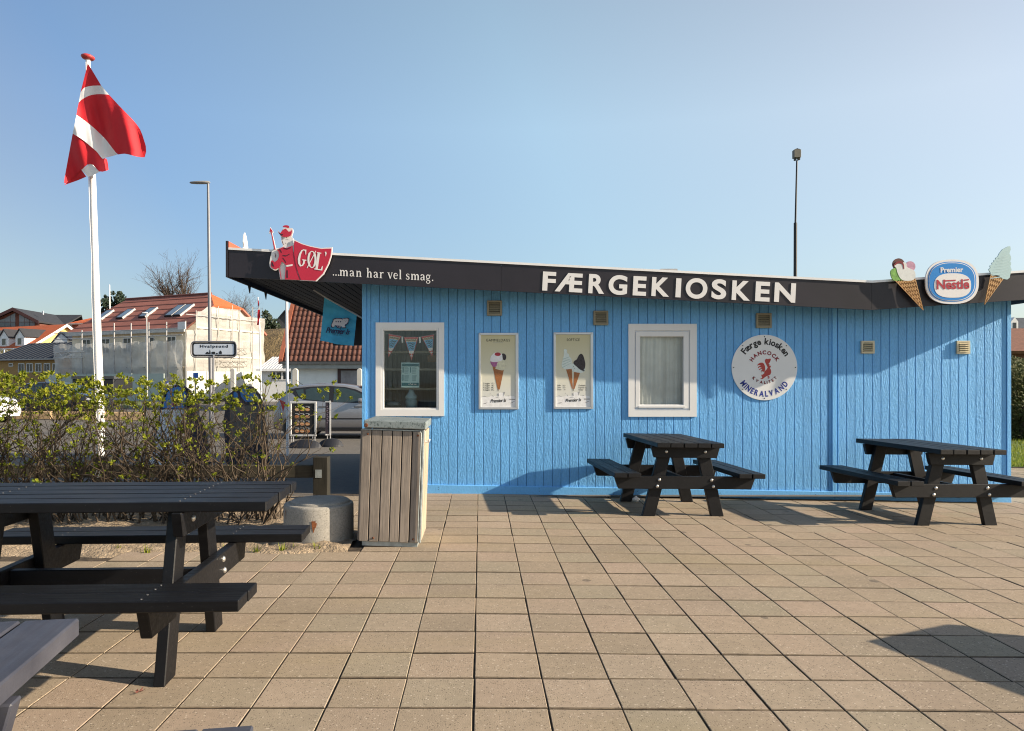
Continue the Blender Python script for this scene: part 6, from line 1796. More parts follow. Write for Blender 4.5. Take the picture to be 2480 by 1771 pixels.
    c.location = loc; c.rotation_euler = (0, 0, rotz); c.scale = (s, s, s)
    return c
X0 = W(657, 0, 19.4).x
car("silver hatchback parked side-on beside the kiosk, nose hidden by the blue wall", (X0, 20.3, -0.25), 0.0, paint("silver car paint", (0.30, 0.30, 0.315), 0.55))
car("small blue-grey car far off in front of the pale metal-roofed annexe", (W(640, 0, 74).x, 74, -0.25), R(12), paint("blue grey car paint", (0.25, 0.30, 0.38), 0.5), 1.0)
car("white car at the left picture edge behind the hedge", (W(-232, 0, 27).x, 27.0, -0.25), R(-8), paint("white car paint", (0.75, 0.75, 0.76), 0.0), 1.0)
car("dark car parked beyond the leafiest bush, left of the flagpole", (W(60, 0, 33).x, 33.0, -0.25), R(-10), paint("black car paint", (0.015, 0.016, 0.02), 0.0), 1.0)
tr = thing("trailer", "dark flat trailer with a grey top, parked behind the flagpole", "trailer", W(225, 975, 36))
a = W(175, 962, 36); b = W(275, 918, 36)
q = MB(); q.bx(a.x, b.x, 36, 38, a.z, b.z); q.build("box", M_BLACK, tr, bevel=0.03)
q = MB(); q.bx(a.x - 0.03, b.x + 0.03, 35.97, 38.03, b.z + 0.002, b.z + 0.14); q.build("top", pbr("grey tarpaulin", (0.05, 0.055, 0.06), 0.6), tr)
for x in (a.x + 0.5, b.x - 0.5):
    q = MB(); q.lathe([(0.28, 0), (0.3, 0.03), (0.3, 0.17), (0.28, 0.2)], (0, 0, 0), 20); q.xf(Matrix.Translation((x, 35.99, 0.05)) @ Matrix.Rotation(R(90), 4, 'X')); q.build("wheel", M_TYRE, tr)
# timber beam kerbs of the car park
M_BEAM = wood_mat("pale timber beam", (0.42, 0.30, 0.17), 0.3, 'x')
for k, (xa, xb, y) in enumerate(((20, 122, 29.0), (128, 250, 28.6), (256, 345, 28.2))):
    q = MB(); q.bx(W(xa, 0, y).x, W(xb, 0, y).x, y, y + 0.2, -0.249, -0.249 + 0.32)
    tag(q.build("kerb_beam", M_BEAM, bevel=0.02), "pale timber parking beam seen through the hedge, " + ("in front of the dark car", "just left of the flagpole foot", "right of the flagpole foot")[k], "kerb beam", "timber beams along the car park")
q = MB(); q.loft([[(W(px, 0, y).x, y, -0.245 + 0.02 * math.sin(px)) for px in range(255, 372, 8)] for y in (40, 44, 48, 52)])
tag(q.build("verge", pbr("rough verge grass", (0.10, 0.13, 0.03), 0.95, var=0.4, vs_=1.5)), kind="structure")
# rounded bollards
for k, (px, w_, lab) in enumerate(((563, 11, "rounded pale bollard in front of the white hoarding"), (714, 13, "rounded pale bollard behind the roof of the silver car"), (870, 12, "rounded pale bollard close against the blue corner of the kiosk"))):
    d = 25.5; top = W(px, 892.5, d); r_ = w_ / F * d / 2
    q = MB(); n = 10
    pts = [(-r_, -0.25 - top.z), (r_, -0.25 - top.z)] + [(r_ * math.cos(R(a)), -r_ + r_ * math.sin(R(a))) for a in range(0, 181, 18)]
    q.prism([(top.x + x, d, top.z + z) for x, z in pts], (0, 0.16, 0))
    tag(q.build("bollard", pbr("pale grey bollard", (0.52, 0.50, 0.45), 0.7, var=0.1), bevel=0.012), lab, "bollard", "rounded bollards along the street")
# ------------------------------------------------------------------ houses and trees behind the road
UX, UY, VX, VY = -0.9, 0.436, 0.436, 0.9
def frame(C):
    return Matrix(((UX, VX, 0, C[0]), (UY, VY, 0, C[1]), (0, 0, 1, 0), (0, 0, 0, 1)))
def t_of(C, s, px):
    """how far along the facade (at depth s behind its line) pixel column px lies"""
    r = (px - CX) / F
    return (C[0] + VX * s - r * (C[1] + VY * s)) / (-UX + UY * r)
def s_of(C, t, px):
    r = (px - CX) / F
    return (r * (C[1] + UY * t) - C[0] - UX * t) / (VX - VY * r)
def z_of(C, t, s, py):
    return H - (py - CY) / F * (C[1] + UY * t + VY * s)
def lb(M, x0, x1, y0, y1, z0, z1): return MB().bx(x0, x1, y0, y1, z0, z1).xf(M)
def slab(M, pts, th=0.14):
    a, b, c = (Vector(p) for p in pts[:3])
    n = (b - a).cross(c - a).normalized()
    if n.z < 0: n = -n
    return MB().prism(pts, -n * th).xf(M)
M_WINW = pbr("white window frame", (0.72, 0.72, 0.70), 0.5, var=0.04)
M_UNDER = pbr("brick red roof underlay", (0.34, 0.125, 0.088), 0.75, var=0.16, vs_=0.7)
M_UNDERLINE = pbr("dark underlay lap", (0.17, 0.06, 0.045), 0.8, var=0.15)
M_BEIGE = pbr("beige render", (0.78, 0.69, 0.53), 0.85, var=0.14, vs_=1.2)
M_CREAMW = pbr("cream render", (0.50, 0.45, 0.37), 0.85, var=0.10, vs_=1.0)
M_SCAF = pbr("scaffold tube", (0.42, 0.42, 0.42), 0.5, metal=0.3)
M_NETG = net_mat("grey scaffold net", (0.78, 0.78, 0.76), 0.36)
M_NETW = net_mat("white scaffold net", (0.58, 0.575, 0.55), 0.26)
M_NAVYROOF = pbr("navy metal roof", (0.016, 0.022, 0.036), 0.75, spec=0.2, var=0.2, vs_=1.5)
M_DARKROOF = pbr("dark slate roof", (0.028, 0.029, 0.034), 0.7, var=0.2, vs_=1.5)

def window(M, par, x0, x1, y, z0, z1, name="window", cross=True, fw=0.07):
    """a window in a wall plane y = const of the frame M (x along the wall)"""
    q = MB()
    q.bx(x0, x1, y - 0.04, y + 0.02, z0, z0 + fw); q.bx(x0, x1, y - 0.04, y + 0.02, z1 - fw, z1)
    q.bx(x0, x0 + fw, y - 0.04, y + 0.02, z0 + fw, z1 - fw); q.bx(x1 - fw, x1, y - 0.04, y + 0.02, z0 + fw, z1 - fw)
    if cross: q.bx((x0 + x1) / 2 - fw * 0.4, (x0 + x1) / 2 + fw * 0.4, y - 0.035, y + 0.02, z0 + fw, z1 - fw)
    w = q.xf(M).build(name, M_WINW, par)
    lb(M, x0 + fw, x1 - fw, y - 0.012, y - 0.004, z0 + fw, z1 - fw).build("pane", M_DARKGLASS, w)
    return w

# --- the house under scaffolding
C = (-21.9, 55.0); M = frame(C)
sh_ = thing("scaffolded_house", "two-storey house wrapped in scaffold nets, with a red roof and roof windows", "house", (C[0] - 4, C[1] + 5, -0.25))
lb(M, 0, 13, 0, 7.9, -0.4, 5.2).build("wall", M_BEIGE, sh_)
MB().prism([(0, 0.0, 5.201), (0, 7.9, 5.201), (0, 5.5, 7.0), (0, 2.4, 7.0)], (0.3, 0, 0)).xf(M).build("gable", M_CREAMW, sh_)
lb(M, -0.012, -0.002, 0.01, 7.89, -0.3, 5.2).build("gable_wall", M_CREAMW, sh_)
rf = slab(M, [(13.3, -0.4, 5.12), (-0.3, -0.4, 5.12), (-0.3, 2.35, 7.05), (1.69, 3.95, 8.2), (11.5, 3.95, 8.2)]).build("roof", M_UNDER, sh_)
slab(M, [(-0.3, 2.36, 7.06), (-0.3, 5.54, 7.06), (1.69, 3.955, 8.21)]).build("half_hip", M_ORANGE, sh_)
slab(M, [(-0.3, 8.3, 5.12), (13.3, 8.3, 5.12), (11.5, 3.96, 8.2), (1.69, 3.96, 8.2), (-0.3, 5.55, 7.05)]).build("roof", M_UNDER, sh_)
slab(M, [(13.31, -0.4, 5.12), (11.51, 3.95, 8.2), (13.31, 8.3, 5.12)]).build("hip", M_UNDER, sh_)
pitch = (8.2 - 5.12) / 4.35
for k in range(6):
    s = -0.4 + 4.35 * (k + 0.9) / 6.6
    z = 5.12 + (s + 0.4) * pitch
    x0, x1 = (-0.3 if z < 7.0 else -0.3 + (z - 7.05) / 1.15 * 2.0), 13.3 - (z - 5.12) / 3.08 * 1.8
    MB().prism([(x0, s - 0.035, z - 0.02), (x1, s - 0.035, z - 0.02), (x1, s + 0.035, z + 0.035), (x0, s + 0.035, z + 0.035)], (0, -0.012, 0.018)).xf(M).build("lap_line", M_UNDERLINE, rf)
MB().tube([(1.6, 3.95, 8.24), (11.6, 3.95, 8.24)], 0.10, 6).xf(M).build("ridge", M_UNDERLINE, sh_)
lb(M, -0.2, 13.2, -0.46, -0.30, 4.86, 5.10).build("gutter_board", pbr("pale gutter board", (0.50, 0.50, 0.47), 0.6), sh_)
def skylight(t0, t1, s0, s1):
    z = lambda s: 5.12 + (s + 0.4) * pitch
    q = MB(); q.prism([(t0, s0, z(s0)), (t1, s0, z(s0)), (t1, s1, z(s1)), (t0, s1, z(s1))], (0, -0.08, 0.115)); o = q.xf(M).build("roof_window", M_BLACK, sh_)
    e = 0.10
    q = MB(); q.prism([(t0 + e, s0 + 0.07, z(s0 + 0.07)), (t1 - e, s0 + 0.07, z(s0 + 0.07)), (t1 - e, s1 - 0.09, z(s1 - 0.09)), (t0 + e, s1 - 0.09, z(s1 - 0.09))], (0, -0.088, 0.126)); q.xf(M).build("pane", M_SKYGLASS, o)
    q = MB(); q.prism([(t0 - 0.01, s0, z(s0)), (t0 + e * 0.7, s0, z(s0)), (t0 + e * 0.7, s1, z(s1)), (t0 - 0.01, s1, z(s1))], (0, -0.09, 0.13)); q.xf(M).build("flashing", pbr("lead flashing", (0.40, 0.40, 0.40), 0.5), o)
for t in (11.35, 8.8, 6.17): skylight(t - 0.42, t + 0.42, 1.15, 2.35)
skylight(2.78, 3.62, 1.1, 2.5); skylight(1.86, 2.7, 1.1, 2.5)
for fl_, z0 in ((0, 0.6), (1, 3.35)):
    for t in (1.6, 3.9, 6.4, 8.9, 11.2): window(M, sh_, t - 0.5, t + 0.5, -0.002, z0, z0 + 1.25)
MG = Matrix(((VX, -UX, 0, C[0]), (VY, -UY, 0, C[1]), (0, 0, 1, 0), (0, 0, 0, 1)))     # gable frame: x along V, y out of the gable
for (a, b, y0, y1) in ((513, 527, 755, 777), (549, 561, 762, 780)):
    s0, s1 = s_of(C, 0, a), s_of(C, 0, b)
    q = MB(); z0, z1 = z_of(C, 0, s0, y1), z_of(C, 0, s0, y0); q.bx(s0, s1, 0.0, 0.05, z0, z1); w = q.xf(MG).build("window", M_WINW, sh_)
    q = MB(); q.bx(s0 + 0.1, s1 - 0.1, 0.051, 0.06, z0 + 0.1, z1 - 0.1); q.xf(MG).build("pane", pbr("grey far pane", (0.28, 0.29, 0.28), 0.3), w)
for z0 in (0.5, 3.2):
    for s0 in (1.0, 3.3, 5.6):
        q = MB(); q.bx(s0, s0 + 1.0, 0.014, 0.05, z0, z0 + 1.3); w = q.xf(MG).build("window", M_WINW, sh_)
        q = MB(); q.bx(s0 + 0.1, s0 + 0.9, 0.051, 0.06, z0 + 0.1, z0 + 1.2); q.xf(MG).build("pane", pbr("grey far pane", (0.28, 0.29, 0.28), 0.3), w)
scf = thing("scaffolding", "scaffold of tubes and hanging nets around the red-roofed house", "scaffold", (C[0] - 4, C[1] + 1, -0.25))
# nets
def net(name, pts_rows, mat, amp):
    q = MB(); q.loft(pts_rows); return q.xf(M).build(name, mat, scf)
rows = []
for j in range(12):
    z = 4.14 - 4.35 * j / 11
    rows.append([(-1.0 + 14.4 * i / 60, -1.28 + 0.07 * math.sin(i * 0.9 + j) + 0.05 * math.sin(i * 2.3), z + (0.06 * math.sin(i * 0.7) if j in (0,) else 0)) for i in range(61)])
net("facade_net", rows, M_NETG, 0)
CN = (C[0] - UX * 1.0, C[1] - UY * 1.0)
tops = [(451, 800), (474, 799), (474.5, 754), (488, 755), (501, 743), (511, 744), (581, 751), (590, 767), (623, 770), (640, 772)]
ss_ = [s_of(C, -1.05, p) for p, _ in tops]; tz = [z_of(C, -1.05, s, y) for s, (_, y) in zip(ss_, tops)]
rows = []
for j in range(16):
    row = []
    for i in range(50):
        s = ss_[0] + (ss_[-1] - ss_[0]) * i / 49
        k = max(n for n in range(len(ss_) - 1) if ss_[n] <= s + 1e-9)
        zt = tz[k] + (tz[k + 1] - tz[k]) * (s - ss_[k]) / max(ss_[k + 1] - ss_[k], 1e-6)
        row.append((-1.05 - 0.06 * math.sin(i * 1.3 + j * 0.8) - 0.05 * math.sin(j * 1.9), s, zt - (zt + 0.2) * j / 15))
    rows.append(row)
net("gable_net", rows, M_NETW, 0)
for k, zr in enumerate((5.1, 3.0, 0.9)):
    q = MB(); q.prism([(-1.14, ss_[1], zr), (-1.14, 6.6, zr), (-1.14, 6.6, zr + 0.1), (-1.14, ss_[1], zr + 0.14)], (-0.02, 0, 0)); q.xf(M).build("net_band", pbr("bright net band", (0.56, 0.54, 0.49), 0.8), scf)
for px, py in ((200, 800), (238, 790), (278, 783), (319, 783), (362, 781), (405, 780)):
    t = t_of(C, -1.3, px); q = MB(); q.tube([(t, -1.36, -0.3), (t, -1.36, z_of(C, t, -1.3, py))], 0.045, 6); q.xf(M).build("standard", M_SCAF, scf)
for px, py in ((450, 777), (475, 752), (529, 742), (563, 739), (581, 748), (612, 744)):
    s = s_of(C, -1.2, px); q = MB(); q.tube([(-1.2, s, -0.3), (-1.2, s, z_of(C, -1.2, s, py))], 0.03, 6); q.xf(M).build("standard", pbr("gable scaffold tube", (0.45, 0.43, 0.40), 0.5), scf)
q = MB(); s = s_of(C, -0.5, 446); 
for z in (4.55, 5.05): q.tube([(-1.0, -1.33, z), (13.4, -1.33, z)], 0.035, 5)
q.tube([(-1.2, -1.2, 6.05), (-1.2, 6.6, 6.05)], 0.035, 5)
q.xf(M).build("ledger", M_SCAF, scf)
def lattice(p0, p1, h, n, mat):
    q = MB(); a, b = Vector(p0), Vector(p1); up = Vector((0, 0, h))
    q.tube([a, b], 0.03, 4); q.tube([a + up, b + up], 0.03, 4)
    for k in range(n):
        c0, c1 = a.lerp(b, k / n), a.lerp(b, (k + 1) / n)
        q.tube([c0 + (up if k % 2 else Vector()), c1 + (Vector() if k % 2 else up)], 0.022, 4)
    q.xf(M).build("lattice_beam", mat, scf)
lattice((13.3, -1.42, 3.05), (9.6, -1.42, 3.05), 0.45, 6, pbr("pale scaffold tube", (0.62, 0.60, 0.56), 0.5))  # paler than the other scaffold tubes
lattice((13.3, -1.42, 0.75), (9.6, -1.42, 0.75), 0.45, 6, M_SCAF)
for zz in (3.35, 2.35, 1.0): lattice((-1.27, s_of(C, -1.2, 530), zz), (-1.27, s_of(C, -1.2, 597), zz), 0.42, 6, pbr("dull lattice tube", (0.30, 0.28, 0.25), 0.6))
for z in (2.2,):
    q = MB(); q.bx(-0.9, 13.3, -1.2, -0.15, z, z + 0.05); q.xf(M).build("deck", pbr("scaffold deck", (0.22, 0.19, 0.15), 0.8), scf)
q = MB(); t0, t1 = t_of(C, -1.45, 431), t_of(C, -1.45, 449); q.bx(t1, t0, -1.48, -1.44, z_of(C, 0, -1.4, 799), z_of(C, 0, -1.4, 781)); q.xf(M).build("site_board", M_SIGNWHITE, scf)
hd = thing("hoarding", "pale construction hoarding panels along the foot of the scaffold", "fence", (C[0] - 3, C[1] - 2, -0.25))
for k in range(8):
    q = MB(); q.bx(-0.6 + k * 1.65, -0.6 + k * 1.65 + 1.6, -2.62, -2.56, -0.25, 1.72 + rnd.uniform(-0.03, 0.03)); q.xf(M).build("panel", pbr("grey green hoarding", (0.42, 0.49, 0.45), 0.6, var=0.06, rand=0.08), hd)
for k in range(6):
    q = MB(); q.bx(-2.6, -2.54, -2.4 + k * 1.85, -2.4 + k * 1.85 + 1.8, -0.25, 1.9 + rnd.uniform(-0.02, 0.02)); q.xf(M).build("panel", pbr("white hoarding", (0.50, 0.51, 0.48), 0.6, var=0.04, rand=0.05), hd)

# --- ochre house with the navy roof
C1 = (W(146, 0, 66).x, 66.0); M1 = frame(C1)
b1 = thing("low_house", "low ochre house with a navy metal roof and a row of white windows", "house", (C1[0] - 4, C1[1] + 3, -0.25))
ez = H - (867.6 - CY) / F * 66
lb(M1, 0, 10.5, 0.3, 7.9, -0.4, ez - 0.06).build("wall", pbr("ochre render", (0.40, 0.235, 0.085), 0.85, var=0.08, vs_=1.0), b1)
MB().prism([(0.02, 0.3, ez - 0.059), (0.02, 7.9, ez - 0.059), (0.02, 4.1, ez + 1.55)], (0.2, 0, 0)).xf(M1).build("gable", pbr("ochre render", (0.40, 0.235, 0.085)), b1)
rr_ = slab(M1, [(-0.3, -0.1, ez), (10.8, -0.1, ez), (10.8, 4.1, ez + 1.72), (-0.3, 4.1, ez + 1.72)]).build("roof", M_NAVYROOF, b1)
slab(M1, [(-0.3, 8.3, ez), (10.8, 8.3, ez), (10.8, 4.11, ez + 1.72), (-0.3, 4.11, ez + 1.72)]).build("roof", M_NAVYROOF, b1)
for k in range(15):
    t = -0.2 + k * 0.77
    MB().prism([(t, -0.1, ez + 0.005), (t + 0.06, -0.1, ez + 0.005), (t + 0.06, 4.08, ez + 1.725), (t, 4.08, ez + 1.725)], (0, -0.012, 0.03)).xf(M1).build("seam", pbr("navy seam", (0.022, 0.03, 0.045), 0.7), rr_)
MB().prism([(-0.34, -0.12, ez - 0.14), (-0.34, 4.1, ez + 1.58), (-0.34, 4.1, ez + 1.72), (-0.34, -0.12, ez + 0.0)], (0.04, 0, 0)).xf(M1).build("verge_board", M_WINW, b1)
lb(M1, -0.3, 10.8, -0.16, -0.11, ez - 0.12, ez - 0.01).build("gutter", pbr("gutter grey", (0.42, 0.40, 0.38), 0.5), b1)
for a, b in ((44.7, 59.6), (65, 80), (86, 101), (107, 122), (128, 144)):
    t0, t1 = t_of(C1, 0.3, b), t_of(C1, 0.3, a)
    window(M1, b1, t0, t1, 0.297, z_of(C1, t0, 0.3, 902), z_of(C1, t0, 0.3, 880))
window(M1, b1, t_of(C1, 0.3, 32), t_of(C1, 0.3, 22), 0.297, z_of(C1, 8, 0.3, 888), z_of(C1, 8, 0.3, 880), cross=False)

# --- orange-roofed house with the yellow gable
C2 = (W(155.8, 0, 85).x, 85.0); M2 = frame(C2)
b2 = thing("yellow_house", "yellow gabled house with an orange roof, two dormers and a white balcony", "house", (C2[0] - 6, C2[1] + 2, -0.25))
rz = 7.68; ee = 4.4; evz = 4.86
k2 = (rz - evz) / ee
M_YEL = pbr("pale yellow render", (0.62, 0.47, 0.17), 0.85, var=0.05)
lb(M2, 0.01, 15, -4.1, 4.1, -0.4, 4.9).build("wall", M_YEL, b2)
MB().prism([(0.0, -4.1, 4.901), (0.0, 4.1, 4.901), (0.0, 0, rz - 0.2)], (0.25, 0, 0)).xf(M2).build("gable", M_YEL, b2)
slab(M2, [(-0.45, -ee, evz), (15, -ee, evz), (15, 0, rz), (-0.45, 0, rz)]).build("roof", M_ORANGE, b2)
slab(M2, [(-0.45, ee, evz), (15, ee, evz), (15, 0.01, rz), (-0.45, 0.01, rz)]).build("roof", M_ORANGE, b2)
for sg in (-1, 1):
    MB().prism([(-0.5, sg * ee, evz - 0.28), (-0.5, 0, rz - 0.30), (-0.5, 0, rz + 0.02), (-0.5, sg * ee, evz + 0.02)], (0.045, 0, 0)).xf(M2).build("verge_board", M_WINW, b2)
for px in (51.5, 13.5, -20):
    t = t_of(C2, -ee + 0.5, px)
    y0 = -ee + 0.35; zb0 = evz - 0.35
    q = MB(); q.prism([(t - 0.8, y0, zb0), (t + 0.8, y0, zb0), (t + 0.8, y0, 6.15), (t, y0, 6.95), (t - 0.8, y0, 6.15)], (0, 3.0, 0)); dm = q.xf(M2).build("dormer", M_WHITEPAINT, b2)
    for sg in (-1, 1):
        slab(M2, [(t, y0 - 0.12, 7.03), (t, y0 + 3.2, 7.03), (t + sg * 1.0, y0 + 3.2, 6.05), (t + sg * 1.0, y0 - 0.12, 6.05)], 0.09).build("dormer_roof", M_DARKROOF, dm)
    q = MB(); q.bx(t - 0.42, t + 0.42, y0 - 0.05, y0 - 0.002, zb0 + 0.15, 6.0); q.xf(M2).build("window_frame", M_WINW, dm)
    for (za_, zb_) in ((zb0 + 0.25, 5.05), (5.2, 5.9)):
        q = MB(); q.bx(t - 0.32, t + 0.32, y0 - 0.06, y0 - 0.051, za_, zb_); q.xf(M2).build("pane", M_DARKGLASS, dm)
yb = -ee - 0.8
for k in range(6):
    t0 = t_of(C2, yb, 57) + k * 1.75
    z0, z1 = 3.95, 4.75
    q = MB(); q.bx(t0, t0 + 1.7, yb, yb + 0.06, z1 - 0.1, z1); q.bx(t0, t0 + 1.7, yb, yb + 0.06, z0, z0 + 0.1); q.bx(t0, t0 + 0.1, yb, yb + 0.06, z0 + 0.1, z1 - 0.1); q.bx(t0 + 1.6, t0 + 1.7, yb, yb + 0.06, z0 + 0.1, z1 - 0.1)
    q.prism([(t0 + 0.1, yb + 0.01, z0 + 0.1), (t0 + 0.22, yb + 0.01, z0 + 0.1), (t0 + 1.6, yb + 0.01, z1 - 0.1), (t0 + 1.48, yb + 0.01, z1 - 0.1)], (0, 0.03, 0)); q.prism([(t0 + 0.1, yb + 0.005, z1 - 0.1), (t0 + 0.22, yb + 0.005, z1 - 0.1), (t0 + 1.6, yb + 0.005, z0 + 0.1), (t0 + 1.48, yb + 0.005, z0 + 0.1)], (0, 0.03, 0))
    q.xf(M2).build("balustrade", M_WHITEPAINT, b2)
q = MB(); q.bx(t_of(C2, yb, 57), 14, yb + 0.05, -ee + 0.3, 3.75, 3.9); q.xf(M2).build("balcony_floor", pbr("grey deck", (0.3, 0.3, 0.3), 0.8), b2)
# porch gable beside it
pA = [W(*p, 78) for p in Z(0, 720, 0.13544)([(905, 836), (1080, 632), (1200, 720), (1200, 836)])]
po = MB().prism(pA, (1.5, 4.0, 0)).build("porch_gable", pbr("grey white boards", (0.56, 0.59, 0.62), 0.7), b2)
q = MB(); z78 = lambda p: W(*Z(0, 720, 0.13544)([p])[0], 77.9)
q.prism([z78((1070, 610)), z78((890, 836)), z78((912, 838)), z78((1084, 634))], (1.5, 4.2, 0)); q.prism([z78((1070, 610)), z78((1260, 760)), z78((1250, 775)), z78((1078, 636))], (1.5, 4.2, 0))
q.build("porch_roof", M_NAVYROOF, b2)

# --- large dark-roofed building with a glazed gable
b3 = thing("glazed_house", "large dark-roofed brick building with a glazed gable on the skyline", "house", (-63, 106, -0.25))
M_BRICK = pbr("red brick far wall", (0.15, 0.06, 0.042), 0.9, var=0.15)
pk_ = W(34, 745.7, 100); re = W(97, 778, 100); le = Vector((2 * pk_.x - re.x - 1.0, 100, re.z - 0.3))
MB().prism([(le.x + 0.2, 100.4, -0.4), (re.x - 0.3, 100.4, -0.4), (re.x - 0.3, 100.4, re.z - 0.15), (pk_.x, 100.4, pk_.z - 0.3), (le.x + 0.2, 100.4, le.z - 0.15)], (-1.5, 24, 0)).build("wall", M_BRICK, b3)
for A_, B_ in ((re, pk_), (pk_, le)):
    a, b = Vector(A_), Vector(B_)
    q = MB(); q.prism([a + Vector((0, -0.3, 0)), b + Vector((0, -0.3, 0)), b + Vector((-1.6, 25, 0)), a + Vector((-1.6, 25, 0))], (0, 0, -0.22)); q.build("roof", M_DARKROOF, b3)
    q = MB(); q.prism([a + Vector((0, -0.34, 0.03)), b + Vector((0, -0.34, 0.03)), b + Vector((0, -0.34, -0.42)), a + Vector((0, -0.34, -0.42))], (0, 0.05, 0)); q.build("verge_board", pbr("brown verge board", (0.05, 0.02, 0.02), 0.6), b3)
def tri_glass(x0, x1, y0):
    top = lambda x: (pk_.z - 0.62) - abs(x - W(34, 0, 100).x) * 0.535
    a, b = W(x0, 0, 100).x, W(x1, 0, 100).x
    q = MB(); zb_ = W(0, y0, 100).z; q.prism([(a, 100.35, zb_), (b, 100.35, zb_), (b, 100.35, max(top(b), zb_ + 0.05)), (a, 100.35, max(top(a), zb_ + 0.05))], (0, 0.04, 0)); q.build("glazing", pbr("blue grey glass", (0.19, 0.22, 0.25), 0.1, var=0.2, vs_=0.3), b3)  # blue-grey panes, lighter than the row below
for x0, x1 in ((-14, 7.5), (8.3, 20.5), (21.5, 33), (42.5, 54.5), (55.5, 67), (68, 80)):
    tri_glass(x0, x1, 779)
    a, b = W(x0, 0, 100).x, W(x1, 0, 100).x
    q = MB(); q.bx(a, b, 100.34, 100.38, W(0, 791, 100).z, W(0, 780.5, 100).z); q.build("glazing", pbr("blue grey glass low", (0.12, 0.14, 0.16), 0.1, var=0.3, vs_=0.3), b3)
q = MB(); xa = W(96, 0, 104).x; q.prism([(-67, 107, 9.35), (W(160, 0, 107).x, 107, 9.35), (W(198, 0, 111).x, 111, 11.05), (-67, 111, 11.05)], (0, 0, -0.2)); q.prism([(-67, 115, 9.35), (W(205, 0, 115).x, 115, 9.35), (W(198, 0, 111).x, 111.01, 11.05), (-67, 111.01, 11.05)], (0, 0, -0.2)); q.build("roof", M_DARKROOF, b3)
q = MB(); q.bx(-67, W(160, 0, 108).x, 107.6, 114.6, -0.4, 9.25); q.build("wall", M_BRICK, b3)
q = MB()
for z in (0, 0.35): q.tube([W(104.5, 762 - z * 10, 102), W(104.5, 757 - z * 10, 102)], 0.12, 6)
q.build("flue", M_ALU, b3)
# --- small orange-roofed house
b4 = thing("orange_roof_house", "small white house with an orange hipped roof between two bigger houses", "house", (W(192, 0, 95).x, 97, -0.25))
a, b = W(163, 783, 95), W(226, 783, 95)
q = MB(); q.loft([[(a.x, 95, a.z), (b.x, 95, a.z), (b.x, 101, a.z), (a.x, 101, a.z)], [(a.x + 1.6, 97.5, a.z + 0.85), (b.x - 0.8, 97.5, a.z + 0.85), (b.x - 0.8, 98.5, a.z + 0.85), (a.x + 1.6, 98.5, a.z + 0.85)]], closed=True, smooth=False, caps=True); q.build("roof", M_ORANGE, b4)
q = MB(); q.bx(a.x + 0.4, W(186, 0, 95).x, 95.4, 100.6, -0.4, a.z - 0.16); q.build("wall", M_BRICK, b4)
q = MB(); q.bx(W(186, 0, 95).x + 0.005, b.x - 0.3, 95.4, 100.6, -0.4, a.z - 0.16); q.build("wall", M_WHITEPAINT, b4)
q = MB(); q.bx(a.x - 0.05, b.x + 0.05, 94.9, 95.0, a.z - 0.15, a.z + 0.0); q.build("gutter", pbr("gutter grey", (0.42, 0.40, 0.38), 0.5), b4)

# --- white house with the steep tiled roof, next to the kiosk
DH = 36.0
th_ = thing("tiled_house", "white house with a steep brown-red pantile roof behind the silver car", "house", (-4, 38, -0.25))
ex = W(681, 0, DH).x; ez = W(0, 877, DH).z
rise, run = 2.93, 2.3
lb(Matrix.Identity(4), ex + 0.35, 2.0, DH + 0.5, DH + 7.7, -0.4, ez - 0.02).build("wall", pbr("blue white render", (0.62, 0.68, 0.70), 0.8, var=0.05), th_)
q = MB(); q.bx(ex - 0.02, 2.3, DH - 0.10, DH + 0.02, ez - 0.10, ez + 0.02); q.build("gutter", pbr("dark grey gutter", (0.06, 0.065, 0.07), 0.5), th_)
q = MB(); q.bx(ex + 0.05, 2.2, DH + 0.02, DH + 0.49, ez - 0.32, ez - 0.10); q.build("eaves_box", pbr("grey eaves board", (0.26, 0.29, 0.29), 0.7), th_)
rf = MB().prism([(ex + 0.05, DH, ez), (2.2, DH, ez), (2.2, DH + 4.1, ez + 4.1 * rise / run), (ex + 0.05, DH + 4.1, ez + 4.1 * rise / run)], (0, 0.12, -0.08)).build("roof", pbr("dark roof battens", (0.06, 0.025, 0.018), 0.9), th_)
MB().prism([(ex + 0.05, DH + 8.2, ez), (2.2, DH + 8.2, ez), (2.2, DH + 4.11, ez + 4.1 * rise / run), (ex + 0.05, DH + 4.11, ez + 4.1 * rise / run)], (0, -0.12, -0.08)).build("rear_roof", M_TERRA, th_)
MB().prism([(ex + 0.4, DH + 0.6, ez - 0.019), (ex + 0.4, DH + 7.6, ez - 0.019), (ex + 0.4, DH + 4.1, ez + 4.6)], (0.2, 0, 0)).build("gable", pbr("blue white render", (0.62, 0.68, 0.70)), th_)
sl_ = math.hypot(rise, run); cu, su = run / sl_, rise / sl_
tw, tl = 0.236, 0.375
def tile_mesh():
    vs0, fs0 = [], []
    prof = [(0.0, 0.010), (0.05, 0.018), (0.105, 0.055), (0.155, 0.058), (0.20, 0.030), (0.242, 0.012)]
    for v_, lift in ((-0.03, 0.030), (tl * 1.0, 0.002)):
        for x, h in prof: vs0.append((x, v_ * cu - (h + lift) * su, v_ * su + (h + lift) * cu))
    n = len(prof)
    for i in range(n - 1): fs0.append((i, i + 1, n + i + 1, n + i))
    for x, h in prof: vs0.append((x, -0.03 * cu - (h - 0.012) * su, -0.03 * su + (h - 0.012) * cu))
    for i in range(n - 1): fs0.append((2 * n + i, 2 * n + i + 1, i + 1, i))
    return vs0, fs0
tv, tf = tile_mesh()
tme = bpy.data.meshes.new("roof_tile"); tme.from_pydata(tv, [], tf); tme.materials.append(M_TERRA)
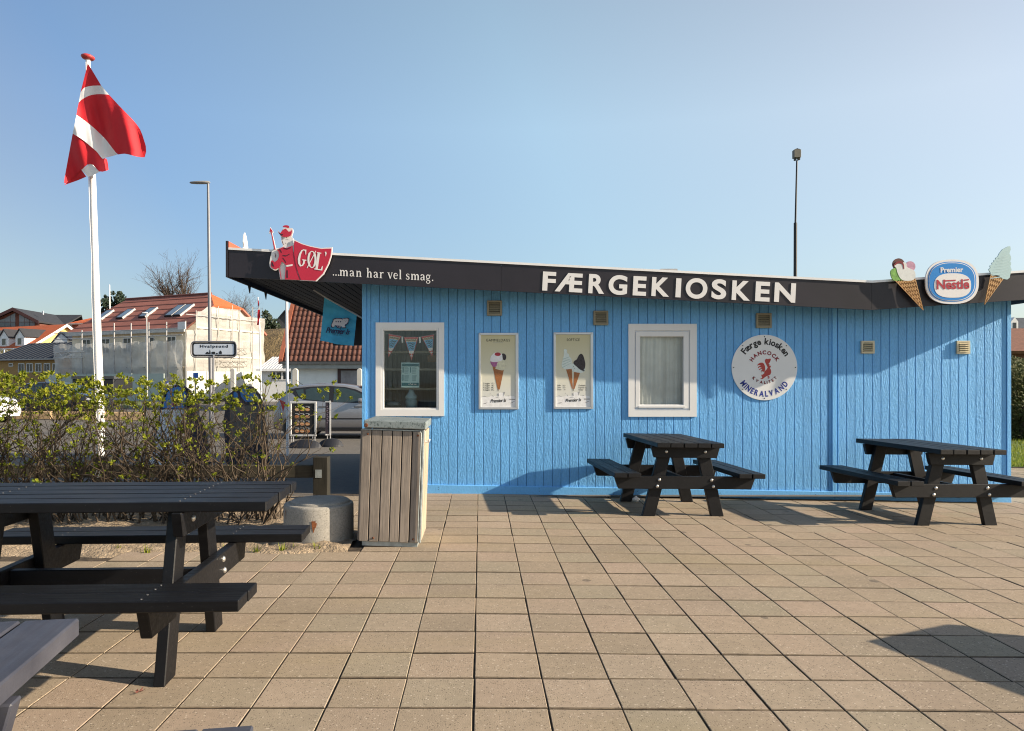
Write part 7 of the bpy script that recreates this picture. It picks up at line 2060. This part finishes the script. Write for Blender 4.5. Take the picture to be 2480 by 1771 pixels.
for p in tme.polygons: p.use_smooth = len(tme.polygons) and p.index < 5
rest = MB()
nrow = int(4.55 / run * sl_ / tl) if False else int(math.hypot(4.1, 4.1 * rise / run) / tl)
cnt = 0
for j in range(nrow):
    for i in range(int((2.1 - ex) / tw)):
        x = ex + 0.06 + i * tw; d = j * tl
        loc = Vector((x, DH + d * cu, ez + 0.03 + d * su))
        px = CX + loc.x / loc.y * F; py = CY - (loc.z - H) / loc.y * F
        if px < 884 and py > 672 and not (px < 716 and py < 700) and cnt < 298:
            o = inst("roof_tile", tme, rf, loc + Vector((0, rnd.uniform(-0.003, 0.003), rnd.uniform(-0.004, 0.004)))); cnt += 1
        else:
            rest.add([loc + Vector(v_) for v_ in tv], tf)
tag(rest.build("tile_field", M_TERRA, parent=rf), kind="stuff")
MB().prism([(ex - 0.12, DH - 0.06, ez - 0.10), (ex + 0.07, DH - 0.06, ez - 0.10), (ex + 0.07, DH - 0.06, ez + 0.14), (ex - 0.12, DH - 0.06, ez + 0.14)], (0, 4.16, 4.16 * rise / run)).build("verge_tiles", pbr("brown red verge", (0.27, 0.085, 0.045), 0.7, var=0.2, vs_=5), th_)
xa, xb = W(818, 0, DH + 0.5).x, W(885, 0, DH + 0.5).x; zt = W(0, 892, DH + 0.5).z
q = MB(); q.bx(xa, xb, DH + 0.44, DH + 0.499, -0.25, zt); dr = q.build("door", pbr("brown door", (0.035, 0.014, 0.014), 0.5), th_)
q = MB(); q.bx(xa + 0.17, xb - 0.3, DH + 0.43, DH + 0.439, 0.2, zt - 0.12); q.build("pane", pbr("grey mauve pane", (0.19, 0.20, 0.23), 0.1, var=0.25, vs_=2.5), dr)

# --- pale annexe with the metal roof
DX = 52.0
an = thing("annexe", "pale annexe with a ribbed metal roof and white windows, left of the tiled house", "house", (W(668, 0, DX).x, DX, -0.25))
a, b = W(628, 895, DX), W(709, 895, DX)
q = MB(); q.bx(a.x, b.x, DX + 0.3, DX + 5, -0.4, a.z - 0.02); q.build("wall", M_WINW, an)
q = MB(); q.prism([(a.x - 0.2, DX, a.z), (b.x + 0.1, DX, a.z), (b.x + 0.1, DX + 4, a.z + 1.0), (a.x - 0.2, DX + 4, a.z + 1.0)], (0, 0, -0.08)); rf2 = q.build("roof", pbr("pale ribbed roof", (0.50, 0.50, 0.50), 0.5), an)
for k in range(12):
    x = a.x - 0.15 + k * (b.x - a.x) / 11.2
    q = MB(); q.prism([(x, DX, a.z + 0.002), (x + 0.05, DX, a.z + 0.002), (x + 0.05, DX + 3.95, a.z + 0.99), (x, DX + 3.95, a.z + 0.99)], (0, 0, 0.04)); q.build("rib", pbr("pale roof rib", (0.62, 0.62, 0.62), 0.5), rf2)
q = MB(); q.bx(a.x - 0.22, b.x + 0.12, DX - 0.06, DX - 0.001, a.z - 0.12, a.z + 0.03); q.build("fascia_board", M_WHITEPAINT, an)
I4 = Matrix.Identity(4)
for p0, p1 in ((654, 666), (667, 680), (681, 692), (694, 706)):
    window(I4, an, W(p0, 0, DX).x, W(p1, 0, DX).x, DX + 0.297, W(0, 921, DX).z, W(0, 900, DX).z, cross=False, fw=0.05)
# --- dark house on the hill
DD = 128.0
dk = thing("dark_house", "dark grey house with a navy roof standing on the hill behind", "house", (W(695, 0, DD).x, DD, 6))
q = MB(); q.prism([W(671, 812, DD), W(720, 812, DD), W(720, 752, DD), W(690, 752, DD), W(671, 775, DD)], (0, 8, 0)); q.build("wall", pbr("dark grey boards", (0.055, 0.06, 0.065), 0.8), dk)
q = MB(); q.prism([W(689, 751, DD - 0.3), W(668, 776, DD - 0.3), W(669.5, 777.5, DD - 0.3), W(690, 753.5, DD - 0.3)], (0, 8.6, 0)); q.prism([W(689, 751, DD - 0.3), W(730, 790, DD - 0.3), W(730, 793, DD - 0.3), W(690, 754, DD - 0.3)], (0, 8.6, 0)); q.build("roof", M_NAVYROOF, dk)

# --- the hill, trees
hl = MB(); rows = []
for j in range(24):
    y = 84 + j * 3.2
    row = []
    for i in range(30):
        x = -62 + i * 2.6
        k = math.exp(-((x + 30) / 22) ** 2) * 0.8 + 0.25
        row.append((x, y, -0.4 + 9.3 * k * (1 / (1 + math.exp(-(y - 99) / 4.0))) + 0.25 * math.sin(x * 1.3 + y) ))
    rows.append(row)
hl.loft(rows)
tag(hl.build("hill", pbr("dry brown hillside grass", (0.135, 0.095, 0.042), 0.95, var=0.5, vs_=0.9, bump=1.0, bs=3.0, dist=0.5)), kind="structure")
M_PINE = leaf_mat("dark pine needles", (0.010, 0.022, 0.014), (0.030, 0.055, 0.030), 0.1)
M_CONIF = leaf_mat("green conifer foliage", (0.008, 0.018, 0.009), (0.028, 0.046, 0.020), 0.1)
M_BARE = pbr("bare grey brown bark", (0.10, 0.072, 0.055), 0.9, var=0.3)
def crown_tree(name, label, cat, base, clumps, n, size, mat, seed, trunk=0.25):
    r = random.Random(seed)
    t = thing(name, label, cat, base)
    q = MB(); c0 = clumps[0][0]
    q.tube([base, (base[0] + 0.2, base[1], base[2] + (c0[2] - base[2]) * 0.5), (c0[0], c0[1], c0[2])], [trunk, trunk * 0.8, trunk * 0.4], 8); q.build("trunk", M_BARE, t)
    q = MB()
    for (c, rad) in clumps:
        for k in range(int(n * rad[0] * rad[2])):
            d = Vector((r.gauss(0, 1), r.gauss(0, 1), r.gauss(0, 1))).normalized()
            m = r.random() ** 0.35
            p = Vector((c[0] + d.x * rad[0] * m, c[1] + d.y * rad[1] * m, c[2] + d.z * rad[2] * m))
            a = Vector((r.gauss(0, 1), r.gauss(0, 1), r.gauss(0, 1))).normalized(); b = a.orthogonal().normalized()
            s = size * r.uniform(0.6, 1.4)
            q.add([p - a * s, p + b * s * 0.55, p + a * s, p - b * s * 0.55], [(0, 1, 2, 3)])
    tag(q.build("crown", mat, t), kind="stuff")
    return t
def P(px, py, d): return tuple(W(px, py, d))
d = 100.0; r = random.Random(21)
cl_ = [((W(px, py, d).x, d + r.uniform(-1, 1), W(px, py, d).z), (rx * d / F, rx * d / F, ry * d / F)) for px, py, rx, ry in
       ((262, 735, 14, 14), (255, 755, 16, 14), (275, 728, 13, 12), (292, 722, 13, 12), (303, 735, 12, 12), (282, 745, 18, 16), (270, 765, 18, 14), (258, 722, 7, 7), (290, 712, 7, 6), (278, 712, 6, 5), (248, 770, 12, 16))]
crown_tree("pine_tree", "dark pine rising behind the left slope of the red roof", "tree", (W(275, 0, d).x, d, -0.3), cl_, 260, 0.22, M_PINE, 5)
d = 118.0
for k, (px, py, s, lab) in enumerate(((645, 770, 1.0, "taller dark conifer on the hill beside the small pennant"), (668, 790, 0.8, "lower dark conifer on the hill next to the dark house"))):
    cl_ = [((W(px + dx, py + dy, d).x, d, W(px + dx, py + dy, d).z), (rr * s * d / F, rr * s * d / F, rr * s * 0.9 * d / F)) for dx, dy, rr in ((0, 0, 14), (-8, 16, 15), (9, 14, 15), (2, 24, 18), (-2, -14, 8), (14, 28, 12), (-12, 30, 12))]
    crown_tree("conifer", lab, "tree", (W(px, 0, d).x, d, 6.5), cl_, 170, 0.24, M_CONIF, 30 + k)
def bare(name, label, base, top_z, spread, seed, n0=9, r0=0.16, lean=(0, 0), dense=1.0, fan=0.45, st0=(0.66, 0.80), len0=(0.20, 0.28)):
    rr = random.Random(seed); root = thing(name, label, "tree", base)
    q = MB(); tr_ = MB()
    Hh = top_z - base[2]
    tr_.tube([base, (base[0], base[1], base[2] + Hh * st0[1])], [r0 * 1.4, r0 * 0.5], 7); tr_.build("trunk", M_BARE, root)
    def grow(p, d, L, rad, dep):
        pts, rs = [p], [rad]; n = max(4, int(L / 0.30))
        for i in range(n):
            d = (d + Vector((rr.gauss(0, 0.10), rr.gauss(0, 0.10), rr.gauss(0.02, 0.06)))).normalized()
            p = p + d * (L / n); pts.append(p); rs.append(rad * (1 - 0.7 * (i + 1) / n))
            if dep < 4 and i > 0 and rr.random() < 0.62 * dense:
                sd = (d + Vector((rr.gauss(0, 0.55), rr.gauss(0, 0.55), rr.gauss(0.1, 0.3)))).normalized()
                grow(p, sd, L * rr.uniform(0.35, 0.6), max(rs[-1] * 0.7, 0.012), dep + 1)
        q.tube(pts, rs, 3, caps=False)
    for k in range(n0):
        a = rr.uniform(0, 6.28); st_ = Vector((base[0], base[1], base[2] + Hh * rr.uniform(*st0)))
        grow(st_, Vector((math.cos(a) * fan + lean[0], math.sin(a) * fan, 1)).normalized(), Hh * rr.uniform(*len0), r0 * 0.45, 1)
    tag(q.build("branches", M_BARE, root), kind="stuff")
d = 92.0
b_ = W(447, 0, d); bare("bare_tree", "bare tree with fine upright twigs, right one above the red roof", (b_.x, d, -0.3), W(0, 664, d).z, 2.5, 3, 16, 0.2, fan=0.42)
b_ = W(418, 0, d); bare("bare_tree", "bare tree leaning left, its twigs spread above the red roof", (b_.x, d, -0.3), W(0, 668, d).z, 2.5, 8, 16, 0.2, lean=(-0.35, 0), fan=0.40)
d = 106.0
b_ = W(572, 0, d); bare("bare_bush", "round leafless brown thicket behind the orange half-hip", (b_.x, d, 4.0), W(0, 724, d).z, 4, 15, 70, 0.12, dense=0.9, fan=1.1, st0=(0.15, 0.6), len0=(0.30, 0.5))

# small pennant on its pole
DW = 49.0
wp2 = thing("pennant_pole", "slim white pole with a narrow red and white pennant, before the scaffold's end", "flagpole", W(632, 950, DW))
q = MB(); q.tube([W(632.5, 965, DW), W(629, 800, DW), W(624.5, 720, DW)], [0.055, 0.05, 0.035], 8); q.build("pole", M_WHITEPAINT, wp2)
q = MB()
s_ = Z(420, 680, 0.13544)
pa = s_([(1510, 320), (1530, 380), (1535, 450), (1548, 520), (1552, 640), (1535, 700), (1528, 790)]); pb = s_([(1510, 325), (1512, 380), (1515, 450), (1508, 520), (1500, 640), (1505, 700), (1492, 795)])
for i in range(6):
    mi = 1 if i in (2,) else 0
    q.add([W(pa[i][0], pa[i][1], DW - 0.15 + 0.06 * (i % 2)), W(pa[i + 1][0], pa[i + 1][1], DW - 0.15 + 0.06 * ((i + 1) % 2)), W(pb[i + 1][0], pb[i + 1][1], DW - 0.1), W(pb[i][0], pb[i][1], DW - 0.1)], [(0, 1, 2, 3)], mi)
tag(q.build("small_pennant", [M_RED, M_FLAGW]), "narrow red and white pennant hanging limp on the slim far pole", "flag")
q = MB(); q.tube([W(267, 800, 72), W(265, 690, 72)], 0.06, 8)
tag(q.build("roof_mast", M_WHITEPAINT), "short white mast standing in front of the dark pine", "mast")

# ------------------------------------------------------------------ beyond the right-hand end of the kiosk
M_HEDGE = leaf_mat("olive hedge leaves", (0.045, 0.062, 0.018), (0.13, 0.135, 0.045), 0.25)
r = random.Random(77)
hg = thing("garden_hedge", "tall olive-green hedge behind the lawn at the right picture edge", "hedge", (14.0, 18.0, -0.2))
q = MB(); q.tube([(13.2, 18.0, -0.2), (13.3, 18.0, 1.2)], [0.05, 0.03], 6); q.tube([(14.6, 18.2, -0.2), (14.4, 18.2, 1.2)], [0.05, 0.03], 6); q.build("stems", M_STEM, hg)
q = MB()
for k in range(26000):
    x = r.uniform(11.4, 18.0); z = -0.15 + 2.2 * r.random() ** 0.85
    y = 17.6 + abs(r.gauss(0, 0.35)) + 0.25 * math.sin(x * 3.1 + z * 2.3) + 0.15 * math.sin(z * 7 + x)
    if z > 1.95 + 0.12 * math.sin(x * 2.2): continue
    p = Vector((x, y, z)); a = Vector((r.gauss(0, 1), r.gauss(0, 1), r.gauss(0, 1))).normalized(); b = a.orthogonal().normalized(); s = r.uniform(0.02, 0.05)
    q.add([p - a * s, p + b * s * 0.6, p + a * s, p - b * s * 0.6], [(0, 1, 2, 3)])
q.bx(11.5, 17.9, 18.3, 19.2, -0.2, 1.8)
tag(q.build("foliage", M_HEDGE, hg), kind="stuff")
D7 = 40.0
r1 = thing("red_roof_house", "house with a dull red tiled roof just above the garden hedge", "house", (W(2470, 0, D7).x, D7 + 3, -0.2))
a = W(2438, 850, D7); q = MB(); q.prism([(a.x, D7, a.z), (a.x + 16, D7, a.z), (a.x + 16, D7 + 4, a.z + 1.5), (a.x + 0.5, D7 + 4, a.z + 1.5)], (0, 0.1, -0.15)); q.prism([(a.x, D7 + 8, a.z), (a.x + 16, D7 + 8, a.z), (a.x + 16, D7 + 4.01, a.z + 1.5), (a.x + 0.5, D7 + 4.01, a.z + 1.5)], (0, -0.1, -0.15)); q.build("roof", pbr("dull red tiles", (0.16, 0.07, 0.045), 0.85, var=0.3, vs_=6), r1)
q = MB(); q.bx(a.x + 0.4, a.x + 15.6, D7 + 0.5, D7 + 7.5, -0.3, a.z - 0.05); q.build("wall", M_BRICK, r1)
D8 = 75.0
r2 = thing("blue_roof_house", "far house with a dark blue-grey roof and a white dormer at the right edge", "house", (W(2470, 0, D8).x, D8 + 4, -0.2))
a = W(2436, 815, D8); b = W(2436, 770, D8 + 4)
q = MB(); q.prism([(a.x, D8, a.z), (a.x + 20, D8, a.z), (a.x + 20, D8 + 4, b.z), (a.x + 1, D8 + 4, b.z)], (0, 0.1, -0.15)); q.build("roof", pbr("blue grey slates", (0.05, 0.06, 0.075), 0.7, var=0.2, vs_=2), r2)
q = MB(); q.bx(a.x + 0.3, a.x + 19.5, D8 + 0.5, D8 + 7.5, -0.3, a.z - 0.05); q.build("wall", M_CREAMW, r2)
a = W(2449, 801, D8 - 0.6); b = W(2466, 772, D8 - 0.6)
q = MB(); q.prism([(a.x, D8 - 0.6, a.z), (b.x, D8 - 0.6, a.z), (b.x, D8 - 0.6, b.z - 0.3), ((a.x + b.x) / 2, D8 - 0.6, b.z + 0.15), (a.x, D8 - 0.6, b.z - 0.3)], (0, 3.5, 0)); dm = q.build("dormer", M_WHITEPAINT, r2)
q = MB(); q.bx(a.x + 0.2, b.x - 0.2, D8 - 0.63, D8 - 0.601, a.z + 0.15, b.z - 0.4); q.build("pane", M_DARKGLASS, dm)
